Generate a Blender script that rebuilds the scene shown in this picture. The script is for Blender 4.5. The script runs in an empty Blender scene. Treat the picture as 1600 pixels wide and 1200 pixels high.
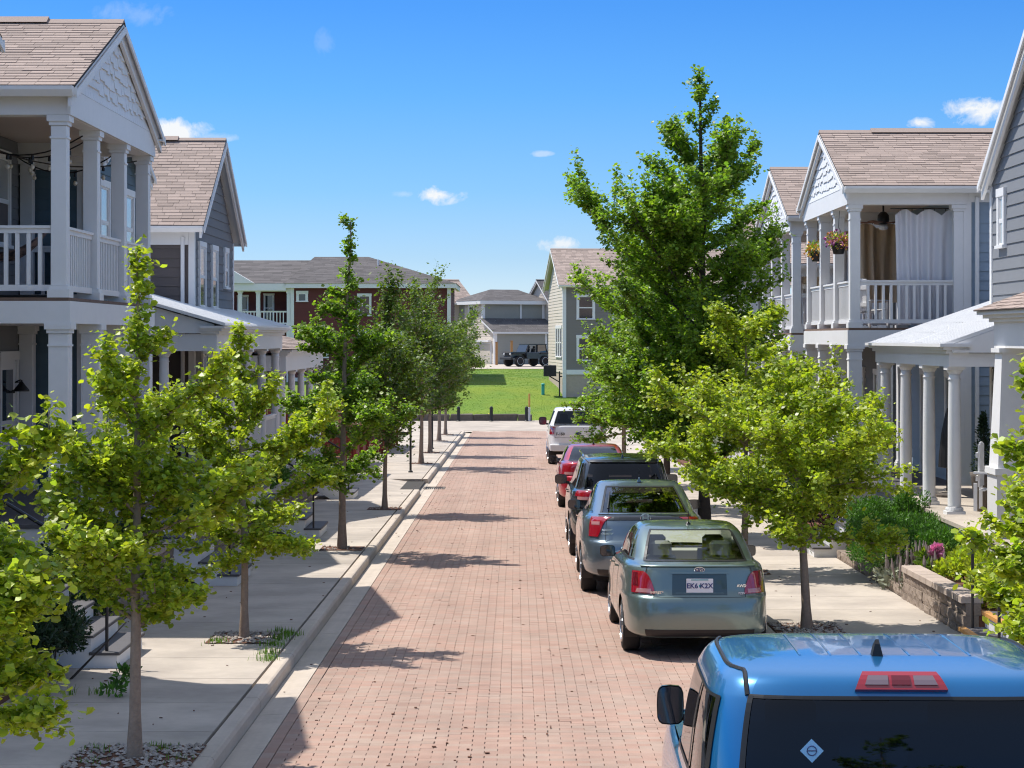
import bpy, math, random
import numpy as np
from mathutils import Vector, Matrix

# ------------------------------------------------------------------ camera, sky, sun, exposure
SC = bpy.context.scene
COL = SC.collection
R = math.radians
cam_d = bpy.data.cameras.new('camera')
cam_d.lens = 72.74
cam_d.sensor_width = 36
cam_d.sensor_fit = 'HORIZONTAL'
cam_d.shift_x = -0.00375
cam_d.shift_y = -0.045
cam_d.clip_end = 6000
cam = bpy.data.objects.new('camera', cam_d)
cam.location = (0, 0, 3.4)
cam.rotation_euler = (R(90), 0, 0)
COL.objects.link(cam)
SC.camera = cam

SUN_EL, SUN_AZ = R(60), math.atan2(-0.86, 0.5)      # azimuth from +Y towards +X
world = bpy.data.worlds.new('World')
SC.world = world
world.use_nodes = True
wn, wl = world.node_tree.nodes, world.node_tree.links
for n in list(wn):
    wn.remove(n)
w_out = wn.new('ShaderNodeOutputWorld')
w_bg = wn.new('ShaderNodeBackground')
w_bg.inputs['Strength'].default_value = 0.15
sky = wn.new('ShaderNodeTexSky')
sky.sky_type = 'NISHITA'
sky.sun_disc = False
sky.sun_elevation = SUN_EL
sky.sun_rotation = SUN_AZ
sky.altitude = 1500
sky.air_density = 1.0
sky.dust_density = 0.0
sky.ozone_density = 3.0
hs = wn.new('ShaderNodeHueSaturation')
hs.inputs['Saturation'].default_value = 0.45
hs.inputs['Value'].default_value = 1.0
wl.new(sky.outputs[0], hs.inputs['Color'])
# clear dry air: the low sky stays blue instead of bleaching to white
gsep = wn.new('ShaderNodeSeparateXYZ'); tcg = wn.new('ShaderNodeTexCoord'); wl.new(tcg.outputs['Generated'], gsep.inputs[0])
gr = wn.new('ShaderNodeValToRGB')
RAMP = [(0.0, (.32, .39, .46)), (.024, (.30, .375, .46)), (.04, (.245, .35, .47)), (.07, (.165, .315, .49)), (.117, (.098, .275, .52)), (.16, (.066, .235, .535)), (.36, (.42, .56, .78)), (.75, (.92, .95, 1.0))]
gr.color_ramp.elements[0].position = RAMP[0][0]; gr.color_ramp.elements[0].color = (*RAMP[0][1], 1)
gr.color_ramp.elements[1].position = RAMP[-1][0]; gr.color_ramp.elements[1].color = (*RAMP[-1][1], 1)
for (q, cc) in RAMP[1:-1]:
    ge = gr.color_ramp.elements.new(q); ge.color = (*cc, 1)
wl.new(gsep.outputs['Z'], gr.inputs[0])
gm = wn.new('ShaderNodeMixRGB'); gm.blend_type = 'MULTIPLY'; gm.inputs['Fac'].default_value = 1
wl.new(hs.outputs[0], gm.inputs['Color1']); wl.new(gr.outputs[0], gm.inputs['Color2'])
# small fair-weather clouds: noise broken up inside soft patches of the sky
tc = wn.new('ShaderNodeTexCoord')
def wmath(op, a, b=None, clamp=False):
    n = wn.new('ShaderNodeMath'); n.operation = op; n.use_clamp = clamp
    for i, v in enumerate((a, b)):
        if v is None: continue
        if hasattr(v, 'links'): wl.new(v, n.inputs[i])
        else: n.inputs[i].default_value = v
    return n.outputs[0]
cn = wn.new('ShaderNodeTexNoise')
cn.inputs['Scale'].default_value = 70
cn.inputs['Detail'].default_value = 7
cn.inputs['Roughness'].default_value = 0.62
cn.inputs['Distortion'].default_value = 0.35
wl.new(tc.outputs['Generated'], cn.inputs['Vector'])
def cdir(px, py):
    v = Vector(((px - 806) / 3233, 1.0, (528 - py) / 3233)); v.normalize(); return v
cl_total = None
CLOUDS = [(683, 305, 42, 15, 1.0), (870, 381, 36, 12, .85), (278, 207, 52, 24, 1.0), (1522, 174, 62, 20, 1.05), (1440, 193, 22, 10, .95),
          (845, 240, 20, 5, .4), (208, 22, 60, 20, .16), (508, 66, 16, 22, .10), (330, 214, 40, 8, .35), (632, 303, 22, 6, .3),
          (1700, 230, 120, 40, 1.0), (-160, 260, 160, 50, 1.0), (2300, 120, 200, 60, 1.0), (-900, 60, 240, 70, 1.0),
          (3600, 250, 260, 60, 1.0), (-2600, 200, 300, 80, 1.0)]
for (px, py, rx, ry, amt) in CLOUDS:
    d = cdir(px, py)
    sub = wn.new('ShaderNodeVectorMath'); sub.operation = 'SUBTRACT'
    wl.new(tc.outputs['Generated'], sub.inputs[0]); sub.inputs[1].default_value = d
    mul = wn.new('ShaderNodeVectorMath'); mul.operation = 'MULTIPLY'
    wl.new(sub.outputs[0], mul.inputs[0]); mul.inputs[1].default_value = (3233 / rx, 3233 / rx, 3233 / ry)
    ln = wn.new('ShaderNodeVectorMath'); ln.operation = 'LENGTH'
    wl.new(mul.outputs[0], ln.inputs[0])
    m = wmath('SUBTRACT', 1.25, ln.outputs['Value'])
    m = wmath('MAXIMUM', m, 0.0)
    m = wmath('MINIMUM', m, 1.0)
    nz = wmath('MULTIPLY', wmath('SUBTRACT', cn.outputs['Fac'], 0.5), 5.4)
    m2 = wmath('ADD', wmath('MULTIPLY', m, 1.5), wmath('MULTIPLY', nz, wmath('MINIMUM', wmath('MULTIPLY', m, 4.0), 1.0)))
    m2 = wmath('MULTIPLY', wmath('SUBTRACT', m2, 0.30), 0.85, True)
    m2 = wmath('MULTIPLY', m2, min(amt, 1.0), True)
    cl_total = m2 if cl_total is None else wmath('MAXIMUM', cl_total, m2)
cm = wn.new('ShaderNodeMixRGB')
cm.inputs['Color2'].default_value = (3.3, 3.4, 3.5, 1)
wl.new(cl_total, cm.inputs['Fac'])
wl.new(gm.outputs[0], cm.inputs['Color1'])
wl.new(cm.outputs[0], w_bg.inputs['Color'])
wl.new(w_bg.outputs[0], w_out.inputs['Surface'])

sun_d = bpy.data.lights.new('sun', 'SUN')
sun_d.energy = 3.15
sun_d.angle = R(0.53)
sun_d.color = (1.0, 0.95, 0.87)
sun = bpy.data.objects.new('sun', sun_d)
COL.objects.link(sun)
sdir = Vector((math.sin(SUN_AZ) * math.cos(SUN_EL), math.cos(SUN_AZ) * math.cos(SUN_EL), math.sin(SUN_EL)))
sun.rotation_euler = sdir.to_track_quat('Z', 'Y').to_euler()
sun.location = sdir * 60

SC.view_settings.view_transform = 'Standard'
SC.view_settings.look = 'None'
SC.view_settings.exposure = 0.90
SC.view_settings.gamma = 1
SC.view_settings.use_curve_mapping = False
SC.render.engine = 'CYCLES'
SC.cycles.use_denoising = True
SC.cycles.max_bounces = 6
SC.cycles.diffuse_bounces = 3
SC.cycles.glossy_bounces = 3
SC.cycles.transmission_bounces = 3
SC.cycles.use_adaptive_sampling = True
SC.cycles.adaptive_threshold = 0.02
SC.cycles.pixel_filter_type = 'BLACKMAN_HARRIS'
SC.cycles.filter_width = 1.15
SC.cycles.transparent_max_bounces = 12
SC.cycles.caustics_reflective = False
SC.cycles.caustics_refractive = False

# ------------------------------------------------------------------ materials
MATS = {}
def pm(name, col, rough=0.6, noise=None, noise2=None, island=0.0, objr=0.0, bump=None, metallic=0.0, coat=0.0, spec=0.5,
       tint=None, trans=None, streak=None):
    """procedural principled material; noise = (scale, amount) brightness variation in world space"""
    m = bpy.data.materials.new(name); m.use_nodes = True
    nt = m.node_tree; N, L = nt.nodes, nt.links
    b = N['Principled BSDF']
    b.inputs['Roughness'].default_value = rough
    b.inputs['Metallic'].default_value = metallic
    b.inputs['Coat Weight'].default_value = coat
    b.inputs['Coat Roughness'].default_value = 0.04
    b.inputs['Specular IOR Level'].default_value = spec
    geo = N.new('ShaderNodeNewGeometry')
    val = None
    def mth(op, a, c):
        n = N.new('ShaderNodeMath'); n.operation = op
        for i, v in enumerate((a, c)):
            if hasattr(v, 'links'): L.new(v, n.inputs[i])
            else: n.inputs[i].default_value = v
        return n.outputs[0]
    def addv(v, x): return x if v is None else mth('ADD', v, x)
    for nz in (noise, noise2):
        if nz:
            t = N.new('ShaderNodeTexNoise'); t.inputs['Scale'].default_value = nz[0]; t.inputs['Detail'].default_value = 4
            t.inputs['Roughness'].default_value = 0.6
            L.new(geo.outputs['Position'], t.inputs['Vector'])
            val = addv(val, mth('MULTIPLY', mth('SUBTRACT', t.outputs['Fac'], 0.5), 2.6 * nz[1]))
    if streak:                                     # wear drawn out along the street
        mp = N.new('ShaderNodeVectorMath'); mp.operation = 'MULTIPLY'; mp.inputs[1].default_value = streak[0]
        L.new(geo.outputs['Position'], mp.inputs[0])
        t = N.new('ShaderNodeTexNoise'); t.inputs['Scale'].default_value = 1.0; t.inputs['Detail'].default_value = 4
        L.new(mp.outputs[0], t.inputs['Vector'])
        val = addv(val, mth('MULTIPLY', mth('SUBTRACT', t.outputs['Fac'], 0.5), 2.6 * streak[1]))
    if island:
        val = addv(val, mth('MULTIPLY', mth('SUBTRACT', geo.outputs['Random Per Island'], 0.5), 2 * island))
    if objr:
        oi = N.new('ShaderNodeObjectInfo')
        val = addv(val, mth('MULTIPLY', mth('SUBTRACT', oi.outputs['Random'], 0.5), 2 * objr))
    if val is not None or tint:
        sc = N.new('ShaderNodeVectorMath'); sc.operation = 'SCALE'
        rgb = N.new('ShaderNodeRGB'); rgb.outputs[0].default_value = (*col, 1)
        src = rgb.outputs[0]
        if tint:                                   # tint = (colour, noise scale or 'island')
            mx = N.new('ShaderNodeMixRGB'); mx.inputs['Color2'].default_value = (*tint[0], 1)
            L.new(src, mx.inputs['Color1'])
            if tint[1] == 'island':
                src2 = geo.outputs['Random Per Island']
                wt = N.new('ShaderNodeTexWhiteNoise'); wt.noise_dimensions = '1D'; L.new(src2, wt.inputs['W']); f = wt.outputs['Value']
            elif tint[1] == 'object':
                oi2 = N.new('ShaderNodeObjectInfo'); f = mth('FRACT', mth('MULTIPLY', oi2.outputs['Random'], 17.3), 0.0)
            else:
                t = N.new('ShaderNodeTexNoise'); t.inputs['Scale'].default_value = tint[1]; t.inputs['Detail'].default_value = 3
                L.new(geo.outputs['Position'], t.inputs['Vector'])
                mr = N.new('ShaderNodeMapRange'); mr.inputs['From Min'].default_value = 0.38; mr.inputs['From Max'].default_value = 0.62
                L.new(t.outputs['Fac'], mr.inputs['Value']); f = mr.outputs[0]
            L.new(f, mx.inputs['Fac']); src = mx.outputs[0]
        L.new(src, sc.inputs[0])
        if val is not None:
            L.new(mth('MAXIMUM', mth('ADD', val, 1.0), 0.15), sc.inputs['Scale'])
        else: sc.inputs['Scale'].default_value = 1.0
        L.new(sc.outputs[0], b.inputs['Base Color'])
        colsock = sc.outputs[0]
    else:
        b.inputs['Base Color'].default_value = (*col, 1); colsock = None
    if bump:
        t = N.new('ShaderNodeTexNoise'); t.inputs['Scale'].default_value = bump[0]; t.inputs['Detail'].default_value = 5
        L.new(geo.outputs['Position'], t.inputs['Vector'])
        bp = N.new('ShaderNodeBump'); bp.inputs['Strength'].default_value = bump[1]; bp.inputs['Distance'].default_value = 0.01
        L.new(t.outputs['Fac'], bp.inputs['Height']); L.new(bp.outputs[0], b.inputs['Normal'])
    if trans:                                      # leaves: light passing through
        tr = N.new('ShaderNodeBsdfTranslucent')
        if colsock is not None:
            mxx = N.new('ShaderNodeMixRGB'); mxx.blend_type = 'MULTIPLY'; mxx.inputs['Fac'].default_value = 1
            mxx.inputs['Color2'].default_value = (*trans[0], 1); L.new(colsock, mxx.inputs['Color1']); L.new(mxx.outputs[0], tr.inputs['Color'])
        else: tr.inputs['Color'].default_value = (*trans[0], 1)
        ms = N.new('ShaderNodeMixShader'); ms.inputs[0].default_value = trans[1]
        L.new(b.outputs[0], ms.inputs[1]); L.new(tr.outputs[0], ms.inputs[2])
        L.new(ms.outputs[0], N['Material Output'].inputs['Surface'])
    MATS[name] = m
    return m
def glass_mat(name, tintc, refl=0.06):
    """thin car or house glass: tinted see-through plus a Fresnel reflection"""
    m = bpy.data.materials.new(name); m.use_nodes = True
    nt = m.node_tree; N, L = nt.nodes, nt.links
    N.remove(N['Principled BSDF'])
    tr = N.new('ShaderNodeBsdfTransparent'); tr.inputs[0].default_value = (*tintc, 1)
    gl = N.new('ShaderNodeBsdfGlossy'); gl.inputs['Roughness'].default_value = 0.02; gl.inputs[0].default_value = (.95, .97, 1, 1)
    fr = N.new('ShaderNodeFresnel'); fr.inputs[0].default_value = 1.55
    ad = N.new('ShaderNodeMath'); ad.operation = 'ADD'; ad.inputs[1].default_value = refl; L.new(fr.outputs[0], ad.inputs[0])
    ms = N.new('ShaderNodeMixShader'); L.new(ad.outputs[0], ms.inputs[0]); L.new(tr.outputs[0], ms.inputs[1]); L.new(gl.outputs[0], ms.inputs[2])
    L.new(ms.outputs[0], N['Material Output'].inputs['Surface'])
    MATS[name] = m
    return m

pm('concrete', (.47, .41, .345), .9, noise=(.8, .12), noise2=(9, .09), objr=.06, tint=((.375, .325, .275), 1.1), bump=(160, .25))
pm('kerb_concrete', (.48, .41, .34), .9, streak=((9, .5, 9), .12), noise=(2.2, .16), noise2=(20, .08), bump=(120, .3))
pm('joint', (.05, .045, .04), 1.0)
pm('paver', (.365, .228, .176), .92, streak=((1.9, .07, 1), .15), noise=(.5, .16), noise2=(4, .09), island=.07, tint=((.35, .255, .203), 'island'), bump=(220, .35))
pm('paver_single', (.365, .228, .176), .92, streak=((1.9, .07, 1), .15), noise=(.5, .16), noise2=(4, .09), objr=.07, tint=((.35, .255, .203), 'object'), bump=(220, .35))
pm('sand', (.17, .12, .095), 1.0, noise=(30, .2))
pm('lawn', (.11, .195, .011), .95, noise=(.55, .16), noise2=(9, .18), tint=((.15, .215, .011), .35), bump=(60, .6))
pm('soil', (.12, .10, .07), 1.0, noise=(3, .25), bump=(40, .5), tint=((.07, .11, .03), .4))
pm('mulch', (.13, .055, .03), 1.0, noise=(25, .35), bump=(90, 1.0), island=.3)
pm('grass_blade', (.13, .25, .03), .7, island=.3, trans=((1.2, 1.3, .6), .35))
pm('white', (.76, .755, .755), .5, noise=(.9, .05), noise2=(7, .035), bump=(60, .03))
pm('white_dull', (.68, .67, .665), .6, noise=(2.5, .04))
pm('porch_ceiling', (.60, .53, .47), .8)
pm('siding_grey', (.185, .195, .215), .75, noise=(3, .05), objr=.04)
pm('siding_gunmetal', (.16, .165, .175), .75, noise=(3, .05), objr=.04)
pm('siding_teal', (.085, .14, .18), .7, noise=(3, .06), objr=.05)
pm('siding_slate', (.125, .165, .20), .7, noise=(3, .05), objr=.04)
pm('siding_blue', (.27, .345, .43), .7, noise=(3, .05), objr=.04)
pm('siding_brown', (.115, .095, .09), .75, noise=(3, .05), objr=.04)
pm('siding_red', (.12, .028, .025), .75, noise=(2, .06), objr=.05)
pm('siding_beige', (.60, .53, .45), .75, noise=(2, .04), objr=.03)  # brightened so the garage house's left walls look sunlit
pm('siding_taupe_shade', (.215, .195, .18), .75, noise=(2, .04), objr=.03)  # shaded copy of the tall house's beige, for its camera-facing wall
pm('siding_olive_shade', (.30, .30, .27), .75, noise=(2, .04), objr=.03)  # darker copy of the garage house's beige: shade put into its front walls
pm('shingle_tan', (.325, .255, .22), .95, noise=(1.2, .07), noise2=(70, .12), island=.17, bump=(200, .5))
pm('shingle_single', (.325, .255, .22), .95, noise=(1.2, .07), noise2=(70, .12), objr=.17, bump=(200, .5))
pm('shingle_grey', (.115, .105, .105), .95, noise=(1.5, .12), noise2=(60, .12), island=.22, bump=(200, .5))
pm('shingle_edge', (.035, .03, .03), .9)
pm('roof_metal', (.80, .80, .80), .5, noise=(2, .03))
pm('window_dark', (.018, .024, .032), .04, spec=.9, coat=.4)
pm('window_pale', (.50, .51, .50), .25, coat=.8)  # pale panes: blinds with roof reflections put into the colour
pm('door_white', (.66, .66, .66), .5)
pm('tread_grey', (.085, .08, .085), .7, noise=(12, .15))
pm('wood_orange', (.55, .27, .07), .6, noise=(14, .15))
pm('wood_post', (.42, .22, .08), .8, noise=(14, .2))
pm('deck_wood', (.16, .10, .07), .8, noise=(10, .2))
pm('black_metal', (.012, .012, .013), .4, spec=.5)
pm('block', (.25, .195, .155), .95, noise=(9, .20), noise2=(50, .16), objr=.14, bump=(45, 1.0))
pm('block_cap', (.42, .34, .285), .95, noise=(7, .12), noise2=(50, .10), objr=.08, bump=(60, .5))
pm('stone_dark', (.12, .10, .085), .95, noise=(6, .3), objr=.2, bump=(14, 1.0))
pm('gravel', (.36, .31, .27), .9, island=.4, noise=(30, .12))
pm('fence_red', (.24, .035, .025), .7, noise=(8, .12), objr=.12)
pm('bark', (.30, .225, .17), .95, noise=(26, .25), noise2=(6, .12), bump=(60, 1.0))
pm('bark_dark', (.075, .058, .048), .95, noise=(26, .25), bump=(60, 1.0))
pm('leaf_bright', (.24, .35, .04), .40, island=.42, noise=(1.6, .16), tint=((.41, .45, .045), 'island'), trans=((1.45, 1.5, .5), .46))
pm('leaf_mid', (.14, .25, .036), .42, island=.44, noise=(1.0, .16), tint=((.225, .305, .03), 'island'), trans=((1.5, 1.7, .6), .46))
pm('leaf_deep', (.075, .15, .024), .5, island=.4, noise=(.9, .16), tint=((.125, .19, .024), 'island'), trans=((1.8, 1.7, .5), .36))
pm('yew', (.055, .145, .02), .55, island=.45, noise=(4, .25), tint=((.105, .235, .028), 'island'), trans=((1.4, 1.6, .5), .25))
pm('conifer_dark', (.018, .045, .014), .6, island=.45, trans=((1.3, 1.5, .5), .15))
pm('shrub_red', (.085, .026, .022), .6, island=.5, trans=((1.6, 1.0, .8), .25))
pm('lamb_ear', (.30, .32, .23), .9, island=.25)
pm('lamb_spike', (.30, .24, .22), .95, island=.25)
pm('tan_grass', (.40, .26, .16), .9, island=.3)
pm('petal_pink', (.80, .30, .52), .6, island=.25)
pm('petal_orange', (.75, .30, .04), .6, island=.3)
pm('petal_yellow', (.75, .52, .06), .6, island=.3)
pm('petal_purple', (.28, .04, .25), .6, island=.3)
pm('fabric_tan', (.62, .48, .33), .95, noise=(20, .05))
pm('fabric_white', (.70, .70, .74), .95)
pm('fabric_stripe', (.36, .26, .24), .95, noise=(30, .3), tint=((.10, .09, .11), 12))
pm('fan_wood', (.17, .075, .04), .5, noise=(12, .2))
pm('bulb', (.75, .68, .55), .15)
pm('teal_plastic', (.04, .38, .33), .5)
pm('yellow_paint', (.8, .6, .05), .5)
pm('rubber', (.016, .016, .017), .85, bump=(80, .3))
pm('rim_alloy', (.55, .56, .58), .25, metallic=.9)
pm('plastic_black', (.014, .014, .015), .45)
pm('chrome', (.8, .8, .82), .08, metallic=1)
pm('lens_red', (.30, .005, .015), .08, coat=1.0, spec=.8)
pm('lens_deep', (.13, .004, .010), .1, coat=1.0)
pm('lens_smoke', (.17, .12, .14), .15, coat=1.0)
pm('lens_clear', (.42, .20, .20), .1, coat=1.0)
pm('headlamp', (.6, .62, .65), .08, coat=1)
pm('seat_beige', (.50, .46, .38), .85)
pm('seat_dark', (.035, .035, .04), .85)
pm('interior_dark', (.012, .012, .013), .8)
pm('plate_white', (.72, .72, .74), .4)
pm('ink_navy', (.02, .03, .14), .5)
pm('ink_teal', (.05, .30, .30), .5)
pm('sticker_blue', (.35, .60, .80), .5)
pm('emblem_blue', (.015, .03, .12), .2, coat=1)
pm('paint_green', (.165, .225, .21), .32, metallic=.65, coat=1.0)
pm('paint_slate', (.165, .22, .26), .28, metallic=.7, coat=1.0)
pm('paint_black', (.010, .011, .012), .25, coat=1.0)
pm('paint_red', (.42, .012, .03), .3, metallic=.35, coat=1.0)
pm('paint_white', (.78, .77, .77), .35, coat=.8)
pm('paint_blue', (.008, .145, .36), .28, metallic=.35, coat=1.0)
pm('paint_green_shade', (.055, .085, .085), .35, metallic=.5, coat=.8)  # body green darkened to paint the shade of the plate recess
pm('paint_navy', (.035, .05, .07), .3, metallic=.4, coat=1.0)
glass_mat('glass_tint', (.06, .07, .08), -.01)
glass_mat('glass_clear', (.80, .86, .82), .0)
glass_mat('glass_mid', (.20, .23, .24), .03)

# ------------------------------------------------------------------ mesh and object helpers
W = {}
def link(name, mesh, parent=None, loc=(0, 0, 0), rot=None, scale=None):
    o = bpy.data.objects.new(name, mesh)
    COL.objects.link(o)
    loc = Vector(loc)
    if parent is not None:
        o.parent = parent
        o.location = loc - W[parent.name]
    else:
        o.location = loc
    if rot is not None: o.rotation_euler = rot
    if scale is not None: o.scale = scale
    W[o.name] = loc
    return o
def tag(o, label=None, cat=None, group=None, kind=None):
    if label: o['label'] = label
    if cat: o['category'] = cat
    if group: o['group'] = group
    if kind: o['kind'] = kind
    return o
def thing(name, label, cat, loc, group=None, kind=None):
    o = link(name, None, None, loc)
    o.empty_display_size = .3
    return tag(o, label, cat, group, kind)

class MB:
    """collects faces; build() makes ONE mesh object whose origin is its own centre"""
    def __init__(s): s.v, s.f, s.m = [], [], []
    def add(s, vs, fs, mi=0):
        b = len(s.v); s.v += [tuple(p) for p in vs]
        s.f += [tuple(b + i for i in f) for f in fs]; s.m += [mi] * len(fs); return s
    def box(s, x0, x1, y0, y1, z0, z1, mi=0):
        return s.add([(x0, y0, z0), (x1, y0, z0), (x1, y1, z0), (x0, y1, z0), (x0, y0, z1), (x1, y0, z1), (x1, y1, z1), (x0, y1, z1)],
                     [(3, 2, 1, 0), (4, 5, 6, 7), (0, 1, 5, 4), (1, 2, 6, 5), (2, 3, 7, 6), (3, 0, 4, 7)], mi)
    def bevbox(s, x0, x1, y0, y1, z0, z1, b, mi=0):
        """box with chamfered top edges and vertical edges"""
        def ring(x0, x1, y0, y1, z): return [(x0 + b, y0, z), (x1 - b, y0, z), (x1, y0 + b, z), (x1, y1 - b, z), (x1 - b, y1, z), (x0 + b, y1, z), (x0, y1 - b, z), (x0, y0 + b, z)]
        rings = [ring(x0, x1, y0, y1, z0), ring(x0, x1, y0, y1, z1 - b), ring(x0 + b, x1 - b, y0 + b, y1 - b, z1)]
        vs = sum(rings, []); fs = []
        for k in range(2):
            for i in range(8):
                j = (i + 1) % 8; fs.append((k * 8 + i, k * 8 + j, k * 8 + 8 + j, k * 8 + 8 + i))
        fs.append(tuple(range(16, 24))); fs.append(tuple(range(7, -1, -1)))
        return s.add(vs, fs, mi)
    def prism(s, poly, ext, mi=0):
        n = len(poly); e = Vector(ext); p = [Vector(q) for q in poly]
        return s.add(p + [q + e for q in p], [tuple(range(n - 1, -1, -1)), tuple(range(n, 2 * n))] + [(i, (i + 1) % n, n + (i + 1) % n, n + i) for i in range(n)], mi)
    def tube(s, pts, rad, n=8, mi=0, cap=True):
        pts = [Vector(p) for p in pts]
        if not hasattr(rad, '__len__'): rad = [rad] * len(pts)
        vs, fs = [], []
        for i, p in enumerate(pts):
            d = (pts[min(i + 1, len(pts) - 1)] - pts[max(i - 1, 0)]).normalized()
            a = Vector((0, 0, 1)) if abs(d.z) < .95 else Vector((1, 0, 0))
            u = d.cross(a).normalized(); w = d.cross(u)
            for k in range(n):
                t = 2 * math.pi * k / n
                vs.append(p + (u * math.cos(t) + w * math.sin(t)) * rad[i])
        for i in range(len(pts) - 1):
            for k in range(n):
                fs.append((i * n + k, i * n + (k + 1) % n, i * n + n + (k + 1) % n, i * n + n + k))
        if cap:
            fs.append(tuple(range(n - 1, -1, -1))); fs.append(tuple((len(pts) - 1) * n + k for k in range(n)))
        return s.add(vs, fs, mi)
    def lathe(s, c, prof, n=16, mi=0, axis='z'):
        vs, fs = [], []
        for (r, h) in prof:
            for k in range(n):
                t = 2 * math.pi * k / n; a, b = r * math.cos(t), r * math.sin(t)
                vs.append({'z': (c[0] + a, c[1] + b, c[2] + h), 'x': (c[0] + h, c[1] + a, c[2] + b), 'y': (c[0] + a, c[1] + h, c[2] + b)}[axis])
        for i in range(len(prof) - 1):
            for k in range(n):
                fs.append((i * n + k, i * n + (k + 1) % n, i * n + n + (k + 1) % n, i * n + n + k))
        fs.append(tuple(range(n - 1, -1, -1))); fs.append(tuple((len(prof) - 1) * n + k for k in range(n)))
        return s.add(vs, fs, mi)
    def build(s, name, mat, parent=None, smooth=False, kind=None):
        v = np.array(s.v, dtype=float); c = (v.min(0) + v.max(0)) / 2
        me = bpy.data.meshes.new(name); me.from_pydata([tuple(p) for p in (v - c)], [], s.f)
        mats = mat if isinstance(mat, (list, tuple)) else [mat]
        for mm in mats: me.materials.append(MATS[mm])
        if len(mats) > 1: me.polygons.foreach_set('material_index', s.m)
        if smooth: me.polygons.foreach_set('use_smooth', [True] * len(s.f))
        me.update()
        o = link(name, me, parent, c)
        if kind: o['kind'] = kind
        return o
def mesh_np(name, verts, counts, loops, mat, smooth=False):
    """fast mesh from numpy: verts (n,3), counts = vertices of each face, loops = vertex indices"""
    me = bpy.data.meshes.new(name)
    me.vertices.add(len(verts)); me.vertices.foreach_set('co', np.asarray(verts, dtype=np.float32).ravel())
    me.loops.add(len(loops)); me.loops.foreach_set('vertex_index', np.asarray(loops, dtype=np.int32))
    counts = np.asarray(counts, dtype=np.int32)
    me.polygons.add(len(counts))
    me.polygons.foreach_set('loop_start', np.concatenate([[0], np.cumsum(counts)[:-1]]).astype(np.int32))
    me.polygons.foreach_set('loop_total', counts)
    me.polygons.foreach_set('use_smooth', np.full(len(counts), bool(smooth)))
    me.materials.append(MATS[mat]); me.update(calc_edges=True)
    return me
def box_mesh(name, x, y, z, mat, b=0.0):
    m = MB()
    if b: m.bevbox(-x / 2, x / 2, -y / 2, y / 2, -z / 2, z / 2, b)
    else: m.box(-x / 2, x / 2, -y / 2, y / 2, -z / 2, z / 2)
    me = bpy.data.meshes.new(name); me.from_pydata(m.v, [], m.f)
    me.materials.append(MATS[mat]); me.update()
    return me
def boxes_np(cx, cy, cz, hx, hy, hz, bottom=False):
    """many boxes (arrays) -> verts, counts, loops; without bottoms"""
    n = len(cx)
    sx = np.array([-1, 1, 1, -1, -1, 1, 1, -1]); sy = np.array([-1, -1, 1, 1, -1, -1, 1, 1]); sz = np.array([-1, -1, -1, -1, 1, 1, 1, 1])
    v = np.stack([cx[:, None] + sx * hx[:, None], cy[:, None] + sy * hy[:, None], cz[:, None] + sz * hz[:, None]], -1).reshape(-1, 3)
    fq = np.array([(4, 5, 6, 7), (0, 1, 5, 4), (1, 2, 6, 5), (2, 3, 7, 6), (3, 0, 4, 7)])
    loops = (np.arange(n)[:, None, None] * 8 + fq[None]).reshape(-1)
    return v, np.full(n * 5, 4), loops
def text_mesh(name, body, size, mat, extrude=.002):
    """lettering as a flat mesh in the XZ plane, facing -Y, centred"""
    cu = bpy.data.curves.new(name, 'FONT'); cu.body = body; cu.size = size; cu.extrude = extrude
    cu.align_x = 'CENTER'; cu.align_y = 'CENTER'; cu.resolution_u = 2; cu.offset = size * .022
    o = bpy.data.objects.new(name, cu); COL.objects.link(o)
    bpy.context.view_layer.update()
    me = bpy.data.meshes.new_from_object(o.evaluated_get(bpy.context.evaluated_depsgraph_get()))
    bpy.data.objects.remove(o); bpy.data.curves.remove(cu)
    me.transform(Matrix.Rotation(R(90), 4, 'X'))
    me.materials.clear(); me.materials.append(MATS[mat])
    return me
def gz(y):
    """height of the street surface: a gentle fall away from the camera, level at the cross street, then the lawn's rise"""
    ys = [-60, 112, 121, 127, 134, 142, 150, 158, 168, 230, 3000]
    zs = [.78, -1.456, -1.456, -.75, .22, .68, .92, 1.06, 1.12, 1.2, 1.2]
    return float(np.interp(y, ys, zs))
SLOPE = 0.013
# ------------------------------------------------------------------ the setting: ground, street, kerbs, sidewalks
rng = random.Random(7)
nrng = np.random.default_rng(7)
TILT = (-SLOPE, 0, 0)
def sheet(name, x0, x1, ys, mat, dz, parent=None, kind='structure', nx=1):
    m = MB(); xs = np.linspace(x0, x1, nx + 1)
    vs = [(x, y, gz(y) + dz) for y in ys for x in xs]
    fs = [(j * (nx + 1) + i, j * (nx + 1) + i + 1, (j + 1) * (nx + 1) + i + 1, (j + 1) * (nx + 1) + i) for j in range(len(ys) - 1) for i in range(nx)]
    m.add(vs, fs)
    o = m.build(name, mat, parent, smooth=True)
    if kind: o['kind'] = kind
    return o
sheet('ground', -2500, 2500, [-60, 0, 60, 112, 121, 127, 134, 142, 150, 158, 168, 230, 3000], 'soil', -.06)
lawn_y = list(np.linspace(120.4, 160, 60))
lawn = sheet('lawn', -45, 30, lawn_y, 'lawn', 0.0, nx=20)
sheet('driveway', -30, 9, [156.5, 158, 162, 168, 176], 'concrete', .03)
XL, XR, YEND = -2.22, 2.72, 106.5
road = sheet('road', XL - .01, XR + .01, [-40, 20, 60, YEND], 'sand', -.012)
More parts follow.
